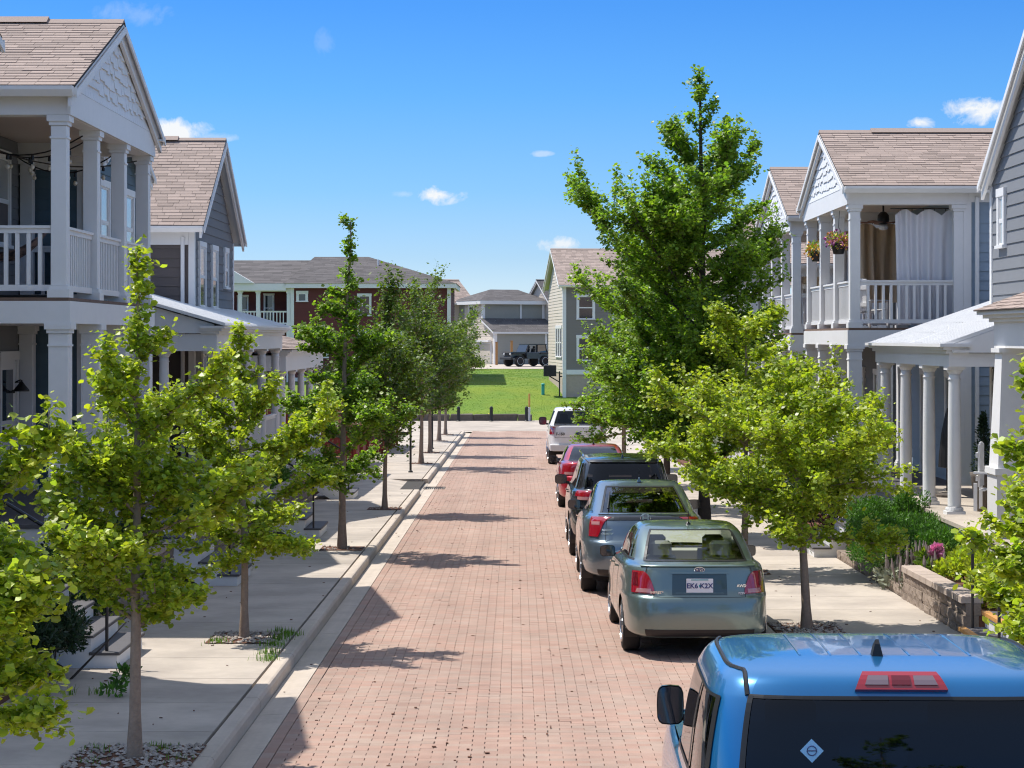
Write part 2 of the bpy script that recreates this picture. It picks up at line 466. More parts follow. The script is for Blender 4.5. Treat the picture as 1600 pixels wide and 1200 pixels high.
# brick pavers in running bond, long side across the street
PX, PY = .2286, .1150
cx, cy, hx = [], [], []
r0, r1 = int(10 / PY), int(YEND / PY) - 1
for r in range(r0, r1):
    y = r * PY
    off = (PX / 2 if r % 2 else 0.0)
    x = XL + .115 - off
    x0 = XL + .116
    while x < XR - .12:
        a, b = max(x, x0), min(x + PX, XR - .116)
        if b - a > .05:
            cx.append((a + b) / 2); cy.append(y); hx.append((b - a) / 2 - .0034)
        x += PX
for side in (XL + .057, XR - .057):                 # border course laid lengthwise along both gutters
    for r in range(int(10 / PX), int(YEND / PX)):
        pass
cx, cy, hx = np.array(cx), np.array(cy), np.array(hx)
jit = nrng.normal(0, .0007, len(cx))
wob = .004 * np.sin(cy * .9 + cx * 1.7) + .003 * np.sin(cy * 2.3 - cx)
cz = np.interp(cy, [-60, 112], [.78, -1.456]) + jit + wob - .03
cx = cx + nrng.normal(0, .0016, len(cx))
near = (cy > 17.45) & (cx > -2.2) & (cx < .92)
order = np.lexsort((cx, cy)); order = order[near[order]][:300]
single = np.zeros(len(cx), bool); single[order] = True
hy = np.full(len(cx), PY / 2 - .0006); hz = np.full(len(cx), .03)
v, c, l = boxes_np(cx[~single], cy[~single], cz[~single], hx[~single], hy[~single], hz[~single])
o = link('pavers', mesh_np('pavers', v, c, l, 'paver'), road); o.location = -W[road.name]; W[o.name] = Vector((0, 0, 0)); o['kind'] = 'stuff'
full = box_mesh('paver', PX - .0068, PY - .0012, .06, 'paver_single', .002)
for i in np.nonzero(single)[0]:
    link('paver', full, road, (cx[i], cy[i], cz[i]), scale=(hx[i] * 2 / (PX - .0068), 1, 1))
# border bricks (lengthwise), one part each side
for side in (XL + .057, XR - .057):
    by = np.arange(10, YEND - .2, PX); n = len(by)
    v, c, l = boxes_np(np.full(n, side), by, np.interp(by, [-60, 112], [.78, -1.456]) - .03 + nrng.normal(0, .001, n), np.full(n, .0535), np.full(n, PX / 2 - .0035), np.full(n, .03))
    o = link('border_pavers', mesh_np('border_pavers', v, c, l, 'paver'), road); o.location = -W[road.name]; o['kind'] = 'stuff'
# fallen leaves and grit on the bricks
n = 260
lx, ly = nrng.uniform(-2.1, 1.2, n), 16 + 80 * nrng.random(n) ** 1.3
vv, cc, ll = boxes_np(lx, ly, np.interp(ly, [-60, 112], [.78, -1.456]) + .006, nrng.uniform(.004, .02, n), nrng.uniform(.004, .022, n), np.full(n, .003))
tag(link('fallen_leaves', mesh_np('fallen_leaves', vv, cc, ll, 'mulch')), 'scattered brown leaf litter lying on the brick street', 'litter', kind='stuff')

for (xa, xb, nn_, lab) in ((-4.95, -2.3, 130, 'brown leaf litter scattered over the left sidewalk and gutter'), (2.75, 5.4, 130, 'brown leaf litter scattered over the right sidewalk')):
    lx, ly = nrng.uniform(xa, xb, nn_), 15 + 75 * nrng.random(nn_) ** 1.6
    zz = np.interp(ly, [-60, 112], [.78, -1.456]) + np.where((lx > -2.5) & (lx < 3.0), .006, .138)
    vv, cc, ll = boxes_np(lx, ly, zz, nrng.uniform(.004, .018, nn_), nrng.uniform(.004, .018, nn_), np.full(nn_, .003))
    tag(link('fallen_leaves', mesh_np('fallen_leaves', vv, cc, ll, 'mulch')), lab, 'litter', kind='stuff')
def seg_mesh(name, poly, length, mat):
    m = MB(); m.prism([(x, -length / 2, z) for (x, z) in poly], (0, length, 0))
    me = bpy.data.meshes.new(name); me.from_pydata([tuple(q) for q in m.v], [], m.f); me.materials.append(MATS[mat]); me.update(); return me
def run(name, child, poly, y0, y1, step, gap, mat, label=None):
    """a row of equal concrete pieces following the street's fall"""
    par = link(name, None, None, (0, y0, gz(y0))); par['kind'] = 'structure'
    n = max(1, round((y1 - y0) / step)); ln = (y1 - y0) / n
    me = seg_mesh(child, poly, ln - gap, mat)
    for k in range(n):
        y = y0 + (k + .5) * ln
        link(child, me, par, (0, y, gz(y)), TILT)
    return par
def kerb_poly(x, s): return [(x, -.15), (x + s * .012, .09), (x + s * .03, .122), (x + s * .05, .13), (x + s * .165, .13), (x + s * .165, -.15)]
GUT_L, GUT_R = [(-2.50, -.1), (-2.225, -.1), (-2.225, .004), (-2.50, -.008)], [(2.725, -.1), (3.0, -.1), (3.0, -.008), (2.725, .004)]
run('gutter', 'gutter_slab', GUT_L, 8, 102, 3.05, .012, 'kerb_concrete')
run('gutter', 'gutter_slab', GUT_R, 8, 102, 3.05, .012, 'kerb_concrete')
run('kerb', 'kerb_stone', kerb_poly(-2.50, -1), 8, 54.3, 3.05, .012, 'kerb_concrete')
run('kerb', 'kerb_stone', kerb_poly(-2.50, -1), 59.3, 102, 3.05, .012, 'kerb_concrete')
run('kerb', 'kerb_stone', kerb_poly(3.0, 1), 8, 102, 3.05, .012, 'kerb_concrete')
run('sidewalk', 'slab', [(-5.02, -.1), (-2.70, -.1), (-2.70, .128), (-5.02, .133)], 6, 54.3, 1.55, .012, 'concrete')
run('sidewalk', 'slab', [(-5.02, -.1), (-2.70, -.1), (-2.70, .002), (-3.6, .128), (-5.02, .133)], 54.3, 59.3, 1.55, .012, 'concrete')
run('sidewalk', 'slab', [(-5.02, -.1), (-2.70, -.1), (-2.70, .128), (-5.02, .133)], 59.3, 102, 1.55, .012, 'concrete')
run('sidewalk', 'slab', [(3.2, -.1), (5.42, -.1), (5.42, .133), (3.2, .128)], 6, 102, 1.55, .012, 'concrete')
sheet('sidewalk_joint', -5.1, -2.6, [6, 53, 103], 'joint', .06)
sheet('sidewalk_joint', 3.1, 5.5, [6, 53, 103], 'joint', .06)
m = MB(); m.prism([(-2.72, 54.3, gz(54.3) - .1), (-2.50, 54.3, gz(54.3) - .1), (-2.50, 54.3, gz(54.3) + .0), (-2.72, 54.3, gz(54.3) + .003)], (0, 5.0, -.065))
m.build('gutter_apron', 'concrete')['kind'] = 'structure'
def corner_kerb(s):
    """quarter-round kerb and corner pavement at the end of the street"""
    x0 = -2.50 if s < 0 else 3.0
    cxx, cyy, rad = x0 + s * 3.0, 102.0, 3.0
    m = MB(); prof = [(0, -.15), (.012, .09), (.05, .13), (.165, .13), (.165, -.15)]; n = 14; vs, fs = [], []
    for k in range(n + 1):
        a = k / n * math.pi / 2
        for (d, z) in prof:
            rr = rad - d
            vs.append((cxx - s * rr * math.cos(a), cyy + rr * math.sin(a), gz(102) + z - .03 * k / n))
    q = len(prof)
    for k in range(n):
        for j in range(q - 1): fs.append((k * q + j, k * q + j + 1, (k + 1) * q + j + 1, (k + 1) * q + j))
    m.add(vs, fs); o = m.build('kerb_corner', 'kerb_concrete'); o['kind'] = 'structure'
    m = MB(); pts = [(cxx + s * 40, 102, gz(102) + .125), (x0 + s * .165, 102, gz(102) + .125)]
    for k in range(n + 1):
        a = k / n * math.pi / 2; rr = rad - .165
        pts.append((cxx - s * rr * math.cos(a), cyy + rr * math.sin(a), gz(102) + .125 - .03 * k / n))
    pts.append((cxx + s * 40, cyy + rad - .165, gz(102) + .095))
    m.add(pts, [tuple(range(len(pts)))]); o = m.build('sidewalk_corner', 'concrete'); o['kind'] = 'structure'
    m = MB(); vs, fs = [], []
    for k in range(n + 1):
        a = k / n * math.pi / 2
        for d in (0, -.275):
            rr = rad - d; vs.append((cxx - s * rr * math.cos(a), cyy + rr * math.sin(a), gz(102) + .002 - .03 * k / n))
    for k in range(n): fs.append((2 * k, 2 * k + 1, 2 * k + 3, 2 * k + 2))
    m.add(vs, fs); o = m.build('gutter_corner', 'kerb_concrete'); o['kind'] = 'structure'
corner_kerb(-1); corner_kerb(1)
sheet('cross_street', -70, 70, [106.5, 112, 121.2], 'concrete', .004)
sheet('cross_street_edge', -70, 70, [105.0, 106.5], 'kerb_concrete', -.004)

def pebbles(name, x0, x1, y0, y1, z, n, size, mat='gravel', label=None, seed=1, parent=None):
    r = np.random.default_rng(seed)
    base = np.array([(1, 0, 0), (-1, 0, 0), (0, 1, 0), (0, -1, 0), (0, 0, .6), (0, 0, -.6)], float)
    tri = np.array([(0, 2, 4), (2, 1, 4), (1, 3, 4), (3, 0, 4), (2, 0, 5), (1, 2, 5), (3, 1, 5), (0, 3, 5)])
    sc = r.uniform(.5, 1.2, (n, 1, 1)) * size * r.uniform(.6, 1.2, (n, 6, 1))
    a = r.uniform(0, 6.28, n); ca, sa = np.cos(a)[:, None], np.sin(a)[:, None]
    b = base[None] * sc
    v = np.stack([b[..., 0] * ca - b[..., 1] * sa, b[..., 0] * sa + b[..., 1] * ca, b[..., 2]], -1)
    px, py = r.uniform(x0, x1, n), r.uniform(y0, y1, n)
    v[..., 0] += px[:, None]; v[..., 1] += py[:, None]; v[..., 2] += (np.array([gz(q) for q in py]) + z + size * .3)[:, None]
    loops = (np.arange(n)[:, None, None] * 6 + tri[None]).reshape(-1)
    o = link(name, mesh_np(name, v.reshape(-1, 3), np.full(n * 8, 3), loops, mat), parent); o['kind'] = 'stuff'
    if parent is not None: o.location = -W[parent.name]
    if label: o['label'] = label; o['category'] = 'gravel'
    return o
def blades(name, pts, h, w, n_each, mat, spread, seed, label=None, cat=None, lean=.5, parent=None):
    """tufts of narrow blades: 1 tapering triangle-quad each"""
    r = np.random.default_rng(seed); P = np.array(pts, float); n = len(P) * n_each
    b = np.repeat(P, n_each, 0); b[:, :2] += r.normal(0, spread, (n, 2))
    a = r.uniform(0, 6.28, n); hh = h * r.uniform(.5, 1.1, n); ln = lean * hh * r.uniform(.1, 1, n)
    d = np.stack([np.cos(a), np.sin(a), np.zeros(n)], 1); sd = np.stack([-np.sin(a), np.cos(a), np.zeros(n)], 1) * w / 2
    mid = b + d * (ln * .35)[:, None] + np.array([0, 0, 1]) * (hh * .6)[:, None]
    tip = b + d * ln[:, None] + np.array([0, 0, 1]) * hh[:, None]
    v = np.stack([b - sd, b + sd, mid + sd * .8, mid - sd * .8, tip], 1).reshape(-1, 3)
    i = np.arange(n)[:, None] * 5
    loops = np.concatenate([i + np.array([[0, 1, 2, 3]]), i + np.array([[3, 2, 4]])], 1).reshape(-1)
    counts = np.tile([4, 3], n)
    o = link(name, mesh_np(name, v, counts, loops, mat), parent); o['kind'] = 'stuff'
    if parent is not None: o.location = -W[parent.name]
    if label: o['label'] = label; o['category'] = cat
    return o
def pit(x, y, hw, hl, gravel, seed):
    m = MB(); z = gz(y) + .137
    m.add([(x - hw, y - hl, z + hl * SLOPE), (x + hw, y - hl, z + hl * SLOPE), (x + hw, y + hl, z - hl * SLOPE), (x - hw, y + hl, z - hl * SLOPE)], [(0, 1, 2, 3)])
    o = m.build('tree_pit', 'mulch'); o['kind'] = 'structure'
    if gravel:
        pebbles('gravel', x - hw, x + hw, y - hl, y + hl, .137, gravel, .032, seed=seed, parent=o)
pit(-3.17, 17.2, .52, .55, 420, 3)
pit(-3.25, 24.75, .40, .50, 260, 4)
for i, (x, y) in enumerate([(-3.09, 36.8), (-2.98, 47.0), (-3.14, 68.6), (-3.2, 77.2), (-3.3, 88.8), (-3.3, 97.0)]): pit(x, y, .38, .40, 40, 20 + i)
pit(3.6, 25.6, .42, .55, 300, 5); pit(3.75, 15.1, .4, .5, 150, 6)
for i, (x, y) in enumerate([(3.6, 32.6), (3.6, 39.5), (3.6, 47.3), (3.6, 56.0)]): pit(x, y, .38, .40, 60, 40 + i)
blades('grass_tufts', [(-2.83, 24.1, gz(24.1) + .13), (-2.80, 24.6, gz(24.6) + .13), (-2.86, 25.2, gz(25) + .13), (-2.78, 23.4, gz(23.4) + .13), (-3.5, 24.3, gz(24.3) + .13), (-2.76, 22.9, gz(23) + .13), (-2.72, 25.0, gz(25) + .13)], .085, .010, 60, 'grass_blade', .07, 3, 'green grass tufts growing around the second tree pit on the left', 'grass')
blades('grass_tufts', [(-3.5, 17.0, gz(17) + .13), (-2.95, 17.5, gz(17.5) + .13), (-2.8, 17.1, gz(17) + .13), (-3.55, 17.55, gz(17) + .13), (-3.1, 17.65, gz(17) + .13)], .055, .008, 30, 'grass_blade', .08, 4, 'thin grass growing out of gravel around the foreground tree', 'grass')
# storm drain in the gutter
dr = thing('drain_grate', 'iron storm drain grate set in the gap of the left kerb', 'drain', (-2.2, 57, gz(57)))
m = MB(); z = gz(57) + .012
m.box(-2.55, -1.95, 56.55, 56.62, z - .03, z); m.box(-2.55, -1.95, 57.4, 57.47, z - .03, z); m.box(-2.55, -2.49, 56.62, 57.4, z - .03, z); m.box(-2.01, -1.95, 56.62, 57.4, z - .03, z)
m.build('frame', 'stone_dark', dr)
for k in range(9):
    m = MB(); x = -2.47 + k * .055; m.box(x, x + .03, 56.62, 57.4, z - .03, z - .004); m.build('bar', 'black_metal', dr)

# ------------------------------------------------------------------ garden walls, beds and steps
def rough_block(seed):
    # split-face block: broken front and back faces
    r = random.Random(seed); m = MB(); n = 5; k = 3; x = .105
    for sgn in (-1, 1):
        vs = [(sgn * (x + (r.uniform(-.018, .008) if 0 < i < n and 0 < j < k else r.uniform(-.02, -.008))), -.1975 + .395 * i / n, -.0725 + .145 * j / k) for j in range(k + 1) for i in range(n + 1)]
        fs = [(j * (n + 1) + i, j * (n + 1) + i + 1, (j + 1) * (n + 1) + i + 1, (j + 1) * (n + 1) + i) for j in range(k) for i in range(n)]
        m.add(vs, fs)
    m.box(-.092, .092, -.1975, .1975, -.0725, .0725)
    me = bpy.data.meshes.new('block'); me.from_pydata(m.v, [], m.f); me.materials.append(MATS['block']); me.update(); return me
BLK = [rough_block(k) for k in range(6)]
CAP = box_mesh('capstone', .27, .44, .085, 'block_cap', .01)
def block_wall(label, x, y0, y1, courses, z_extra=0, side=-1, cap=True):
    t = thing('retaining_wall', label, 'wall', (x, (y0 + y1) / 2, gz(y0)))
    n = max(1, round((y1 - y0) / .4))
    for c in range(courses):
        for k in range(n + (c % 2)):
            y = y0 + (k + .5 - (c % 2) * .5) * .4
            z = gz((y0 + y1) / 2) + .13 + z_extra + .074 + c * .149 - (y - (y0 + y1) / 2) * SLOPE
            hl = .5 if (c % 2 and (k == 0 or k == n)) else 1
            yy = y + (.1 if (c % 2 and k == 0) else -.1 if (c % 2 and k == n) else 0)
            link('block', BLK[rng.randrange(6)], t, (x + rng.uniform(-.008, .008) + side * c * .012, yy, z), (-SLOPE, 0, rng.uniform(-.02, .02)), (1, hl, 1))
    if cap:
        nc = max(1, round((y1 - y0) / .45))
        for k in range(nc):
            y = y0 + (k + .5) * (y1 - y0) / nc
            link('capstone', CAP, t, (x + side * courses * .012 - side * .02, y, gz((y0 + y1) / 2) + .13 + z_extra + courses * .149 + .043 - (y - (y0 + y1) / 2) * SLOPE), (-SLOPE, 0, rng.uniform(-.01, .01)), (1, (y1 - y0) / nc / .45, 1))
    return t
def bed(x0, x1, y0, y1, top):
    m = MB(); m.add([(x, y, z) for y in (y0, y1) for (x, z) in ((x0, gz(y) - .1), (x1, gz(y) - .1), (x1, gz(y) + top), (x0, gz(y) + top))],
                    [(0, 1, 2, 3), (7, 6, 5, 4), (0, 4, 5, 1), (1, 5, 6, 2), (2, 6, 7, 3), (3, 7, 4, 0)])
    o = m.build('planting_bed', 'mulch'); o['kind'] = 'structure'; return o
block_wall('block retaining wall along the left sidewalk below the white double porch', -5.13, 23.9, 30.5, 4)
block_wall('block retaining wall left of the middle white steps in front of long porch', -5.13, 32.2, 39.1, 4)
block_wall('block retaining wall between the two far sets of white steps', -5.0, 40.8, 50.2, 4)
bed(-6.05, -4.95, 14, 22.2, .2)
for (a, b) in ((23.9, 30.5), (32.2, 39.1), (40.8, 50.2), (52, 63)): bed(-6.05, -5.22, a, b, .62)
block_wall('low block wall with pale capstones at the right sidewalk edge', 5.50, 25.0, 28.9, 3, z_extra=-.06, side=1)
block_wall('low block edging under the big green yew on the right', 5.52, 28.95, 35.0, 1, side=1, cap=False)
block_wall('block wall continuing past the near right steps at frame edge', 5.60, 18.5, 22.7, 3, side=1)
bed(5.6, 6.75, 25.0, 35.0, .36); bed(5.7, 6.6, 12, 22.7, .5); bed(5.45, 6.6, 36.5, 70, .2); bed(6.6, 7.1, 30, 70, .45)

def steps(label, x0, d, y0, y1, n, nose='tread_grey', rail=True, base=.13, tread='tread_grey', rise=.185, run_=.28, group=None):
    """straight flight rising from the sidewalk towards the house; d = -1 climbs to -X, +1 to +X"""
    zb = gz((y0 + y1) / 2) + base
    t = thing('front_steps', label, 'steps', (x0, (y0 + y1) / 2, zb), group)
    for k in range(n):
        xa, xb = x0 + d * k * run_, x0 + d * (k + 1) * run_
        z = zb + (k + 1) * rise
        m = MB(); m.box(min(xa, xa + d * .02), max(xa, xa + d * .02), y0 + .031, y1 - .031, z - rise + .001, z - .036); m.build('riser', 'white', t)
        m = MB(); m.bevbox(min(xa - d * .03, xb + d * .019), max(xa - d * .03, xb + d * .019), y0 - .02, y1 + .02, z - .035, z, .008); tr = m.build('tread', tread, t)
        if nose != tread:
            m = MB(); m.box(min(xa - d * .034, xa + d * .05), max(xa - d * .034, xa + d * .05), y0 - .024, y1 + .024, z - .039, z + .004); m.build('nosing', nose, tr)
    for ys in (y0, y1 - .03):
        poly = [(x0, ys, zb - .02)]
        for k in range(n):
            poly += [(x0 + d * k * run_, ys, zb + (k + 1) * rise - .037), (x0 + d * (k + 1) * run_, ys, zb + (k + 1) * rise - .037)]
        top = poly[-1]
        poly += [(top[0], ys, top[2] - .34), (x0 + d * .5, ys, zb - .02)]
        m = MB(); m.prism(poly, (0, .03, 0)); m.build('stringer', 'white', t)
    if rail:
        for ys in ((y0 + .06,) if rail == 1 else (y0 + .06, y1 - .06)):
            m = MB()
            pa = Vector((x0 + d * .12, ys, zb + rise)); pb = Vector((x0 + d * (n - .4) * run_, ys, zb + n * rise))
            m.tube([pa, pa + Vector((0, 0, .92))], .019, 6); m.tube([pb, pb + Vector((0, 0, .92))], .019, 6)
            a, b = pa + Vector((-d * .06, 0, .9)), pb + Vector((d * .06, 0, .93))
            m.tube([a, b], .022, 6); m.build('handrail', 'black_metal', t)
    return t
steps('white front steps with grey treads at the lower left, half under shrubs', -4.30, -1, 22.3, 23.8, 6, rail=1)
steps('white front steps with grey treads and black rail behind the second left tree', -4.12, -1, 30.6, 32.1, 6, rail=1)
steps('white front steps with grey treads and black handrail by the third left tree', -3.72, -1, 39.2, 40.7, 6, rail=1)
steps('farthest white front steps on the left beside the row of round columns', -3.95, -1, 50.3, 51.8, 5, rail=1)
steps('short white steps with grey treads left of the large green yew', 5.06, 1, 35.1, 36.5, 5, rail=0)
steps('white steps with orange wood nosing and black post at the right edge', 5.22, 1, 22.8, 24.25, 5, nose='wood_orange', rail=2)
steps('distant white steps with black rail along the right sidewalk', 5.0, 1, 44.0, 45.4, 4, rail=1)
# ------------------------------------------------------------------ house building blocks
def hull_range(poly, z):
    us = []
    n = len(poly)
    for i in range(n):
        (u0, z0), (u1, z1) = poly[i], poly[(i + 1) % n]
        if (z0 - z) * (z1 - z) <= 0 and z0 != z1:
            us.append(u0 + (u1 - u0) * (z - z0) / (z1 - z0))
    return (min(us), max(us)) if len(us) >= 2 else None
def P3(axis, pos, u, z, d=0.0):
    return (pos + d, u, z) if axis == 'x' else (u, pos + d, z)
def siding(house, axis, pos, out, poly, mat, expo=.178, single=True, thick=.12, name='wall'):
    """a wall panel (part) clad with lapped boards (sub-parts); poly is convex in (u, z)"""
    m = MB(); e = (-out * thick, 0, 0) if axis == 'x' else (0, -out * thick, 0)
    m.prism([P3(axis, pos, u, z) for (u, z) in poly], e)
    wall = m.build(name, mat, house)
    zmin, zmax = min(p[1] for p in poly), max(p[1] for p in poly)
    z = zmin; allb = MB()
    while z < zmax - .03:
        z1 = min(z + expo, zmax)
        a = hull_range(poly, z + .001); b = hull_range(poly, z1 - .001)
        if a and b:
            bd = MB() if single else allb
            o0, o1 = out * .024, out * .006
            q = [P3(axis, pos, a[0], z, o0), P3(axis, pos, a[1], z, o0), P3(axis, pos, b[1], z1 + .0, o1), P3(axis, pos, b[0], z1 + .0, o1),
                 P3(axis, pos, a[0], z, 0), P3(axis, pos, a[1], z, 0), P3(axis, pos, b[1], z1, 0), P3(axis, pos, b[0], z1, 0)]
            bd.add(q, [(0, 1, 2, 3), (4, 5, 1, 0), (3, 2, 6, 7), (0, 3, 7, 4), (1, 5, 6, 2)])
            if single: bd.build('siding_board', mat, wall)
        z = z1
    if not single and allb.v:
        allb.build('siding_boards', mat, wall, kind='stuff')
    return wall
def trim(house, name, x0, x1, y0, y1, z0, z1, mat='white', bev=0):
    m = MB()
    if bev: m.bevbox(min(x0, x1), max(x0, x1), min(y0, y1), max(y0, y1), z0, z1, bev)
    else: m.box(min(x0, x1), max(x0, x1), min(y0, y1), max(y0, y1), z0, z1)
    return m.build(name, mat, house)
def fbox(m, axis, pos, d0, d1, u0, u1, z0, z1, mi=0):
    a, b = min(pos + d0, pos + d1), max(pos + d0, pos + d1)
    if axis == 'x': m.box(a, b, u0, u1, z0, z1, mi)
    else: m.box(u0, u1, a, b, z0, z1, mi)
def window(house, axis, pos, out, u0, u1, z0, z1, pane='window_dark', lower=None, cas=.085, split=True, name='window'):
    m = MB(); d = out * .062
    fbox(m, axis, pos, 0, d, u0 - cas, u0, z0, z1); fbox(m, axis, pos, 0, d, u1, u1 + cas, z0, z1)
    fbox(m, axis, pos, 0, d * 1.12, u0 - cas - .02, u1 + cas + .02, z1, z1 + cas * 1.35)
    w = m.build(name, 'white', house)
    m = MB(); fbox(m, axis, pos, 0, d * 1.5, u0 - cas - .03, u1 + cas + .03, z0 - .05, z0); m.build('sill', 'white', w)
    zm = (z0 + z1) / 2
    segs = [(z0, zm, lower or pane), (zm, z1, pane)] if split else [(z0, z1, pane)]
    for (a, b, pm_) in segs:
        m = MB(); s = .035
        fbox(m, axis, pos, out * .026, out * .046, u0, u0 + s, a, b); fbox(m, axis, pos, out * .026, out * .046, u1 - s, u1, a, b)
        fbox(m, axis, pos, out * .026, out * .046, u0 + s, u1 - s, a, a + s); fbox(m, axis, pos, out * .026, out * .046, u0 + s, u1 - s, b - s, b)
        m.build('sash', 'white', w)
        m = MB(); fbox(m, axis, pos, out * .026, out * .034, u0 + s, u1 - s, a + s, b - s); m.build('pane', pm_, w)
    return w
def door(house, axis, pos, out, u0, u1, z0, z1, mat='door_white', glazed=True):
    m = MB(); d = out * .07
    fbox(m, axis, pos, 0, d, u0 - .1, u0, z0, z1); fbox(m, axis, pos, 0, d, u1, u1 + .1, z0, z1); fbox(m, axis, pos, 0, d * 1.1, u0 - .12, u1 + .12, z1, z1 + .14)
    fbox(m, axis, pos, 0, out * .03, u0, u1, z0, z1)
    dr = m.build('door', mat, house)
    if glazed:
        m = MB(); h = z1 - z0; fbox(m, axis, pos, out * .03, out * .038, u0 + .15, u1 - .15, z0 + h * .55, z1 - .15); m.build('pane', 'window_dark', dr)
    m = MB(); fbox(m, axis, pos, out * .03, out * .085, u0 + .05, u0 + .09, z0 + .95, z0 + 1.06); m.build('handle', 'black_metal', dr)
    for k in (0, 1):
        m = MB(); uu = u0 + .14 + k * (u1 - u0 - .28) / 2; fbox(m, axis, pos, out * .03, out * .04, uu + .03, uu + (u1 - u0 - .28) / 2 - .03, z0 + .15, z0 + .85); m.build('panel', mat, dr)
    return dr
def shingle_rows(p00, p10, p01, p11, course, seed, wid=(.24, .42), lift=.013):
    """p00-p10 the eave, p01-p11 the ridge; list of (4 top corners) arrays"""
    r = random.Random(seed)
    p00, p10, p01, p11 = map(Vector, (p00, p10, p01, p11))
    nrm = (p10 - p00).cross(p01 - p00).normalized()
    if nrm.z < 0: nrm = -nrm
    L = max((p01 - p00).length, (p11 - p10).length); n = max(1, int(L / course)); out = []
    for k in range(n):
        va, vb = k / n, min((k + 1.1) / n, 1.0)
        A, B = p00.lerp(p01, va), p10.lerp(p11, va); A2, B2 = p00.lerp(p01, vb), p10.lerp(p11, vb)
        ln = (B - A).length
        if ln < .05: continue
        t = -r.random() * .3
        while t < ln:
            w = r.uniform(*wid); a, b = max(t, 0) / ln, min(t + w - .006, ln) / ln
            if b - a > .02 / ln:
                li = lift * r.uniform(.7, 1.35)
                out.append((A.lerp(B, a) + nrm * li, A.lerp(B, b) + nrm * li, A2.lerp(B2, b) + nrm * .004, A2.lerp(B2, a) + nrm * .004, A.lerp(B, a), A.lerp(B, b)))
            t += w
    return out
def shingles(roof, quad, course, seed, mat, single=0, sel=None, wid=(.24, .42)):
    rows = shingle_rows(*quad, course, seed, wid=wid)
    chosen = set()
    if single:
        idx = [i for i in range(len(rows)) if sel is None or sel(sum(rows[i][:4], Vector()) / 4)]
        chosen = set(idx[:single])
        for i in chosen:
            m = MB(); m.add(rows[i], [(0, 1, 2, 3), (4, 5, 1, 0), (4, 0, 3), (5, 2, 1)]); m.build('shingle', 'shingle_single' if mat == 'shingle_tan' else mat, roof)
    m = MB()
    for i, q in enumerate(rows):
        if i not in chosen: m.add(q, [(0, 1, 2, 3), (4, 5, 1, 0)])
    if m.v: m.build('shingles', mat, roof, kind='stuff')
def gable_roof(house, xf, xb, y0, y1, ze, zr, mat='shingle_tan', single=0, sel=None, seed=1, course=.142, gutters=True, rake=.2, thick=.07, far_side=True, vent=True, rakes=True, name='roof'):
    """ridge along X from the gable front xf back to xb; eaves at y0 (near) and y1 (far)"""
    ym = (y0 + y1) / 2; s = 1 if xf > xb else -1
    m = MB()
    for (ya, yb) in ((y0, ym), (y1, ym)):
        m.prism([(xf, ya, ze), (xb, ya, ze), (xb, yb, zr), (xf, yb, zr)], (0, 0, -.028))
    roof = m.build(name, 'shingle_edge', house)
    m = MB()
    for (ya, yb) in ((y0, ym), (y1, ym)):
        m.prism([(xf - s * .004, ya, ze - .029), (xb, ya, ze - .029), (xb, yb, zr - .029), (xf - s * .004, yb, zr - .029)], (0, 0, -thick + .029))
    m.build('roof_soffit', 'white_dull', roof)
    up = .004
    shingles(roof, ((xf, y0, ze + up), (xb, y0, ze + up), (xf, ym, zr + up), (xb, ym, zr + up)), course, seed, mat, single, sel)
    if far_side: shingles(roof, ((xb, y1, ze + up), (xf, y1, ze + up), (xb, ym, zr + up), (xf, ym, zr + up)), course * 2, seed + 1, mat, wid=(.6, .9))
    m = MB(); m.prism([(xf, ym - .13, zr - .03), (xf, ym, zr + .045), (xf, ym + .13, zr - .03)], (xb - xf, 0, 0)); m.build('ridge_cap', mat, roof)
    if vent:
        m = MB(); m.prism([(xf - s * 1.1, ym - .17, zr - .02), (xf - s * 1.1, ym, zr + .085), (xf - s * 1.1, ym + .17, zr - .02)], (xb - xf + s * 1.1, 0, 0)); m.build('ridge_vent', mat, roof)
    if rakes:
        for (ya, yb) in ((y0, ym), (y1, ym)):
            for (dep, off, zz) in ((.05, .002, rake), (.03, .052, rake * .45)):
                m = MB(); xa = xf - s * .04 + s * off
                t0 = -thick - .001; m.prism([(xa, ya, ze + t0), (xa, yb, zr + t0), (xa, yb, zr + t0 - zz), (xa, ya, ze + t0 - zz)], (s * -dep if off < .01 else s * .022, 0, 0))
                m.build('rake_board', 'white', roof)
    if gutters:
        for (ya, o) in ((y0, -1), (y1, 1)):
            m = MB(); z = ze - .015
            m.prism([(xf - s * .01, ya, z - .13), (xf - s * .01, ya + o * .055, z - .13), (xf - s * .01, ya + o * .115, z - .05), (xf - s * .01, ya + o * .12, z), (xf - s * .01, ya, z)], (xb - xf, 0, 0))
            m.build('gutter', 'white', roof)
    return roof
COLS = {}
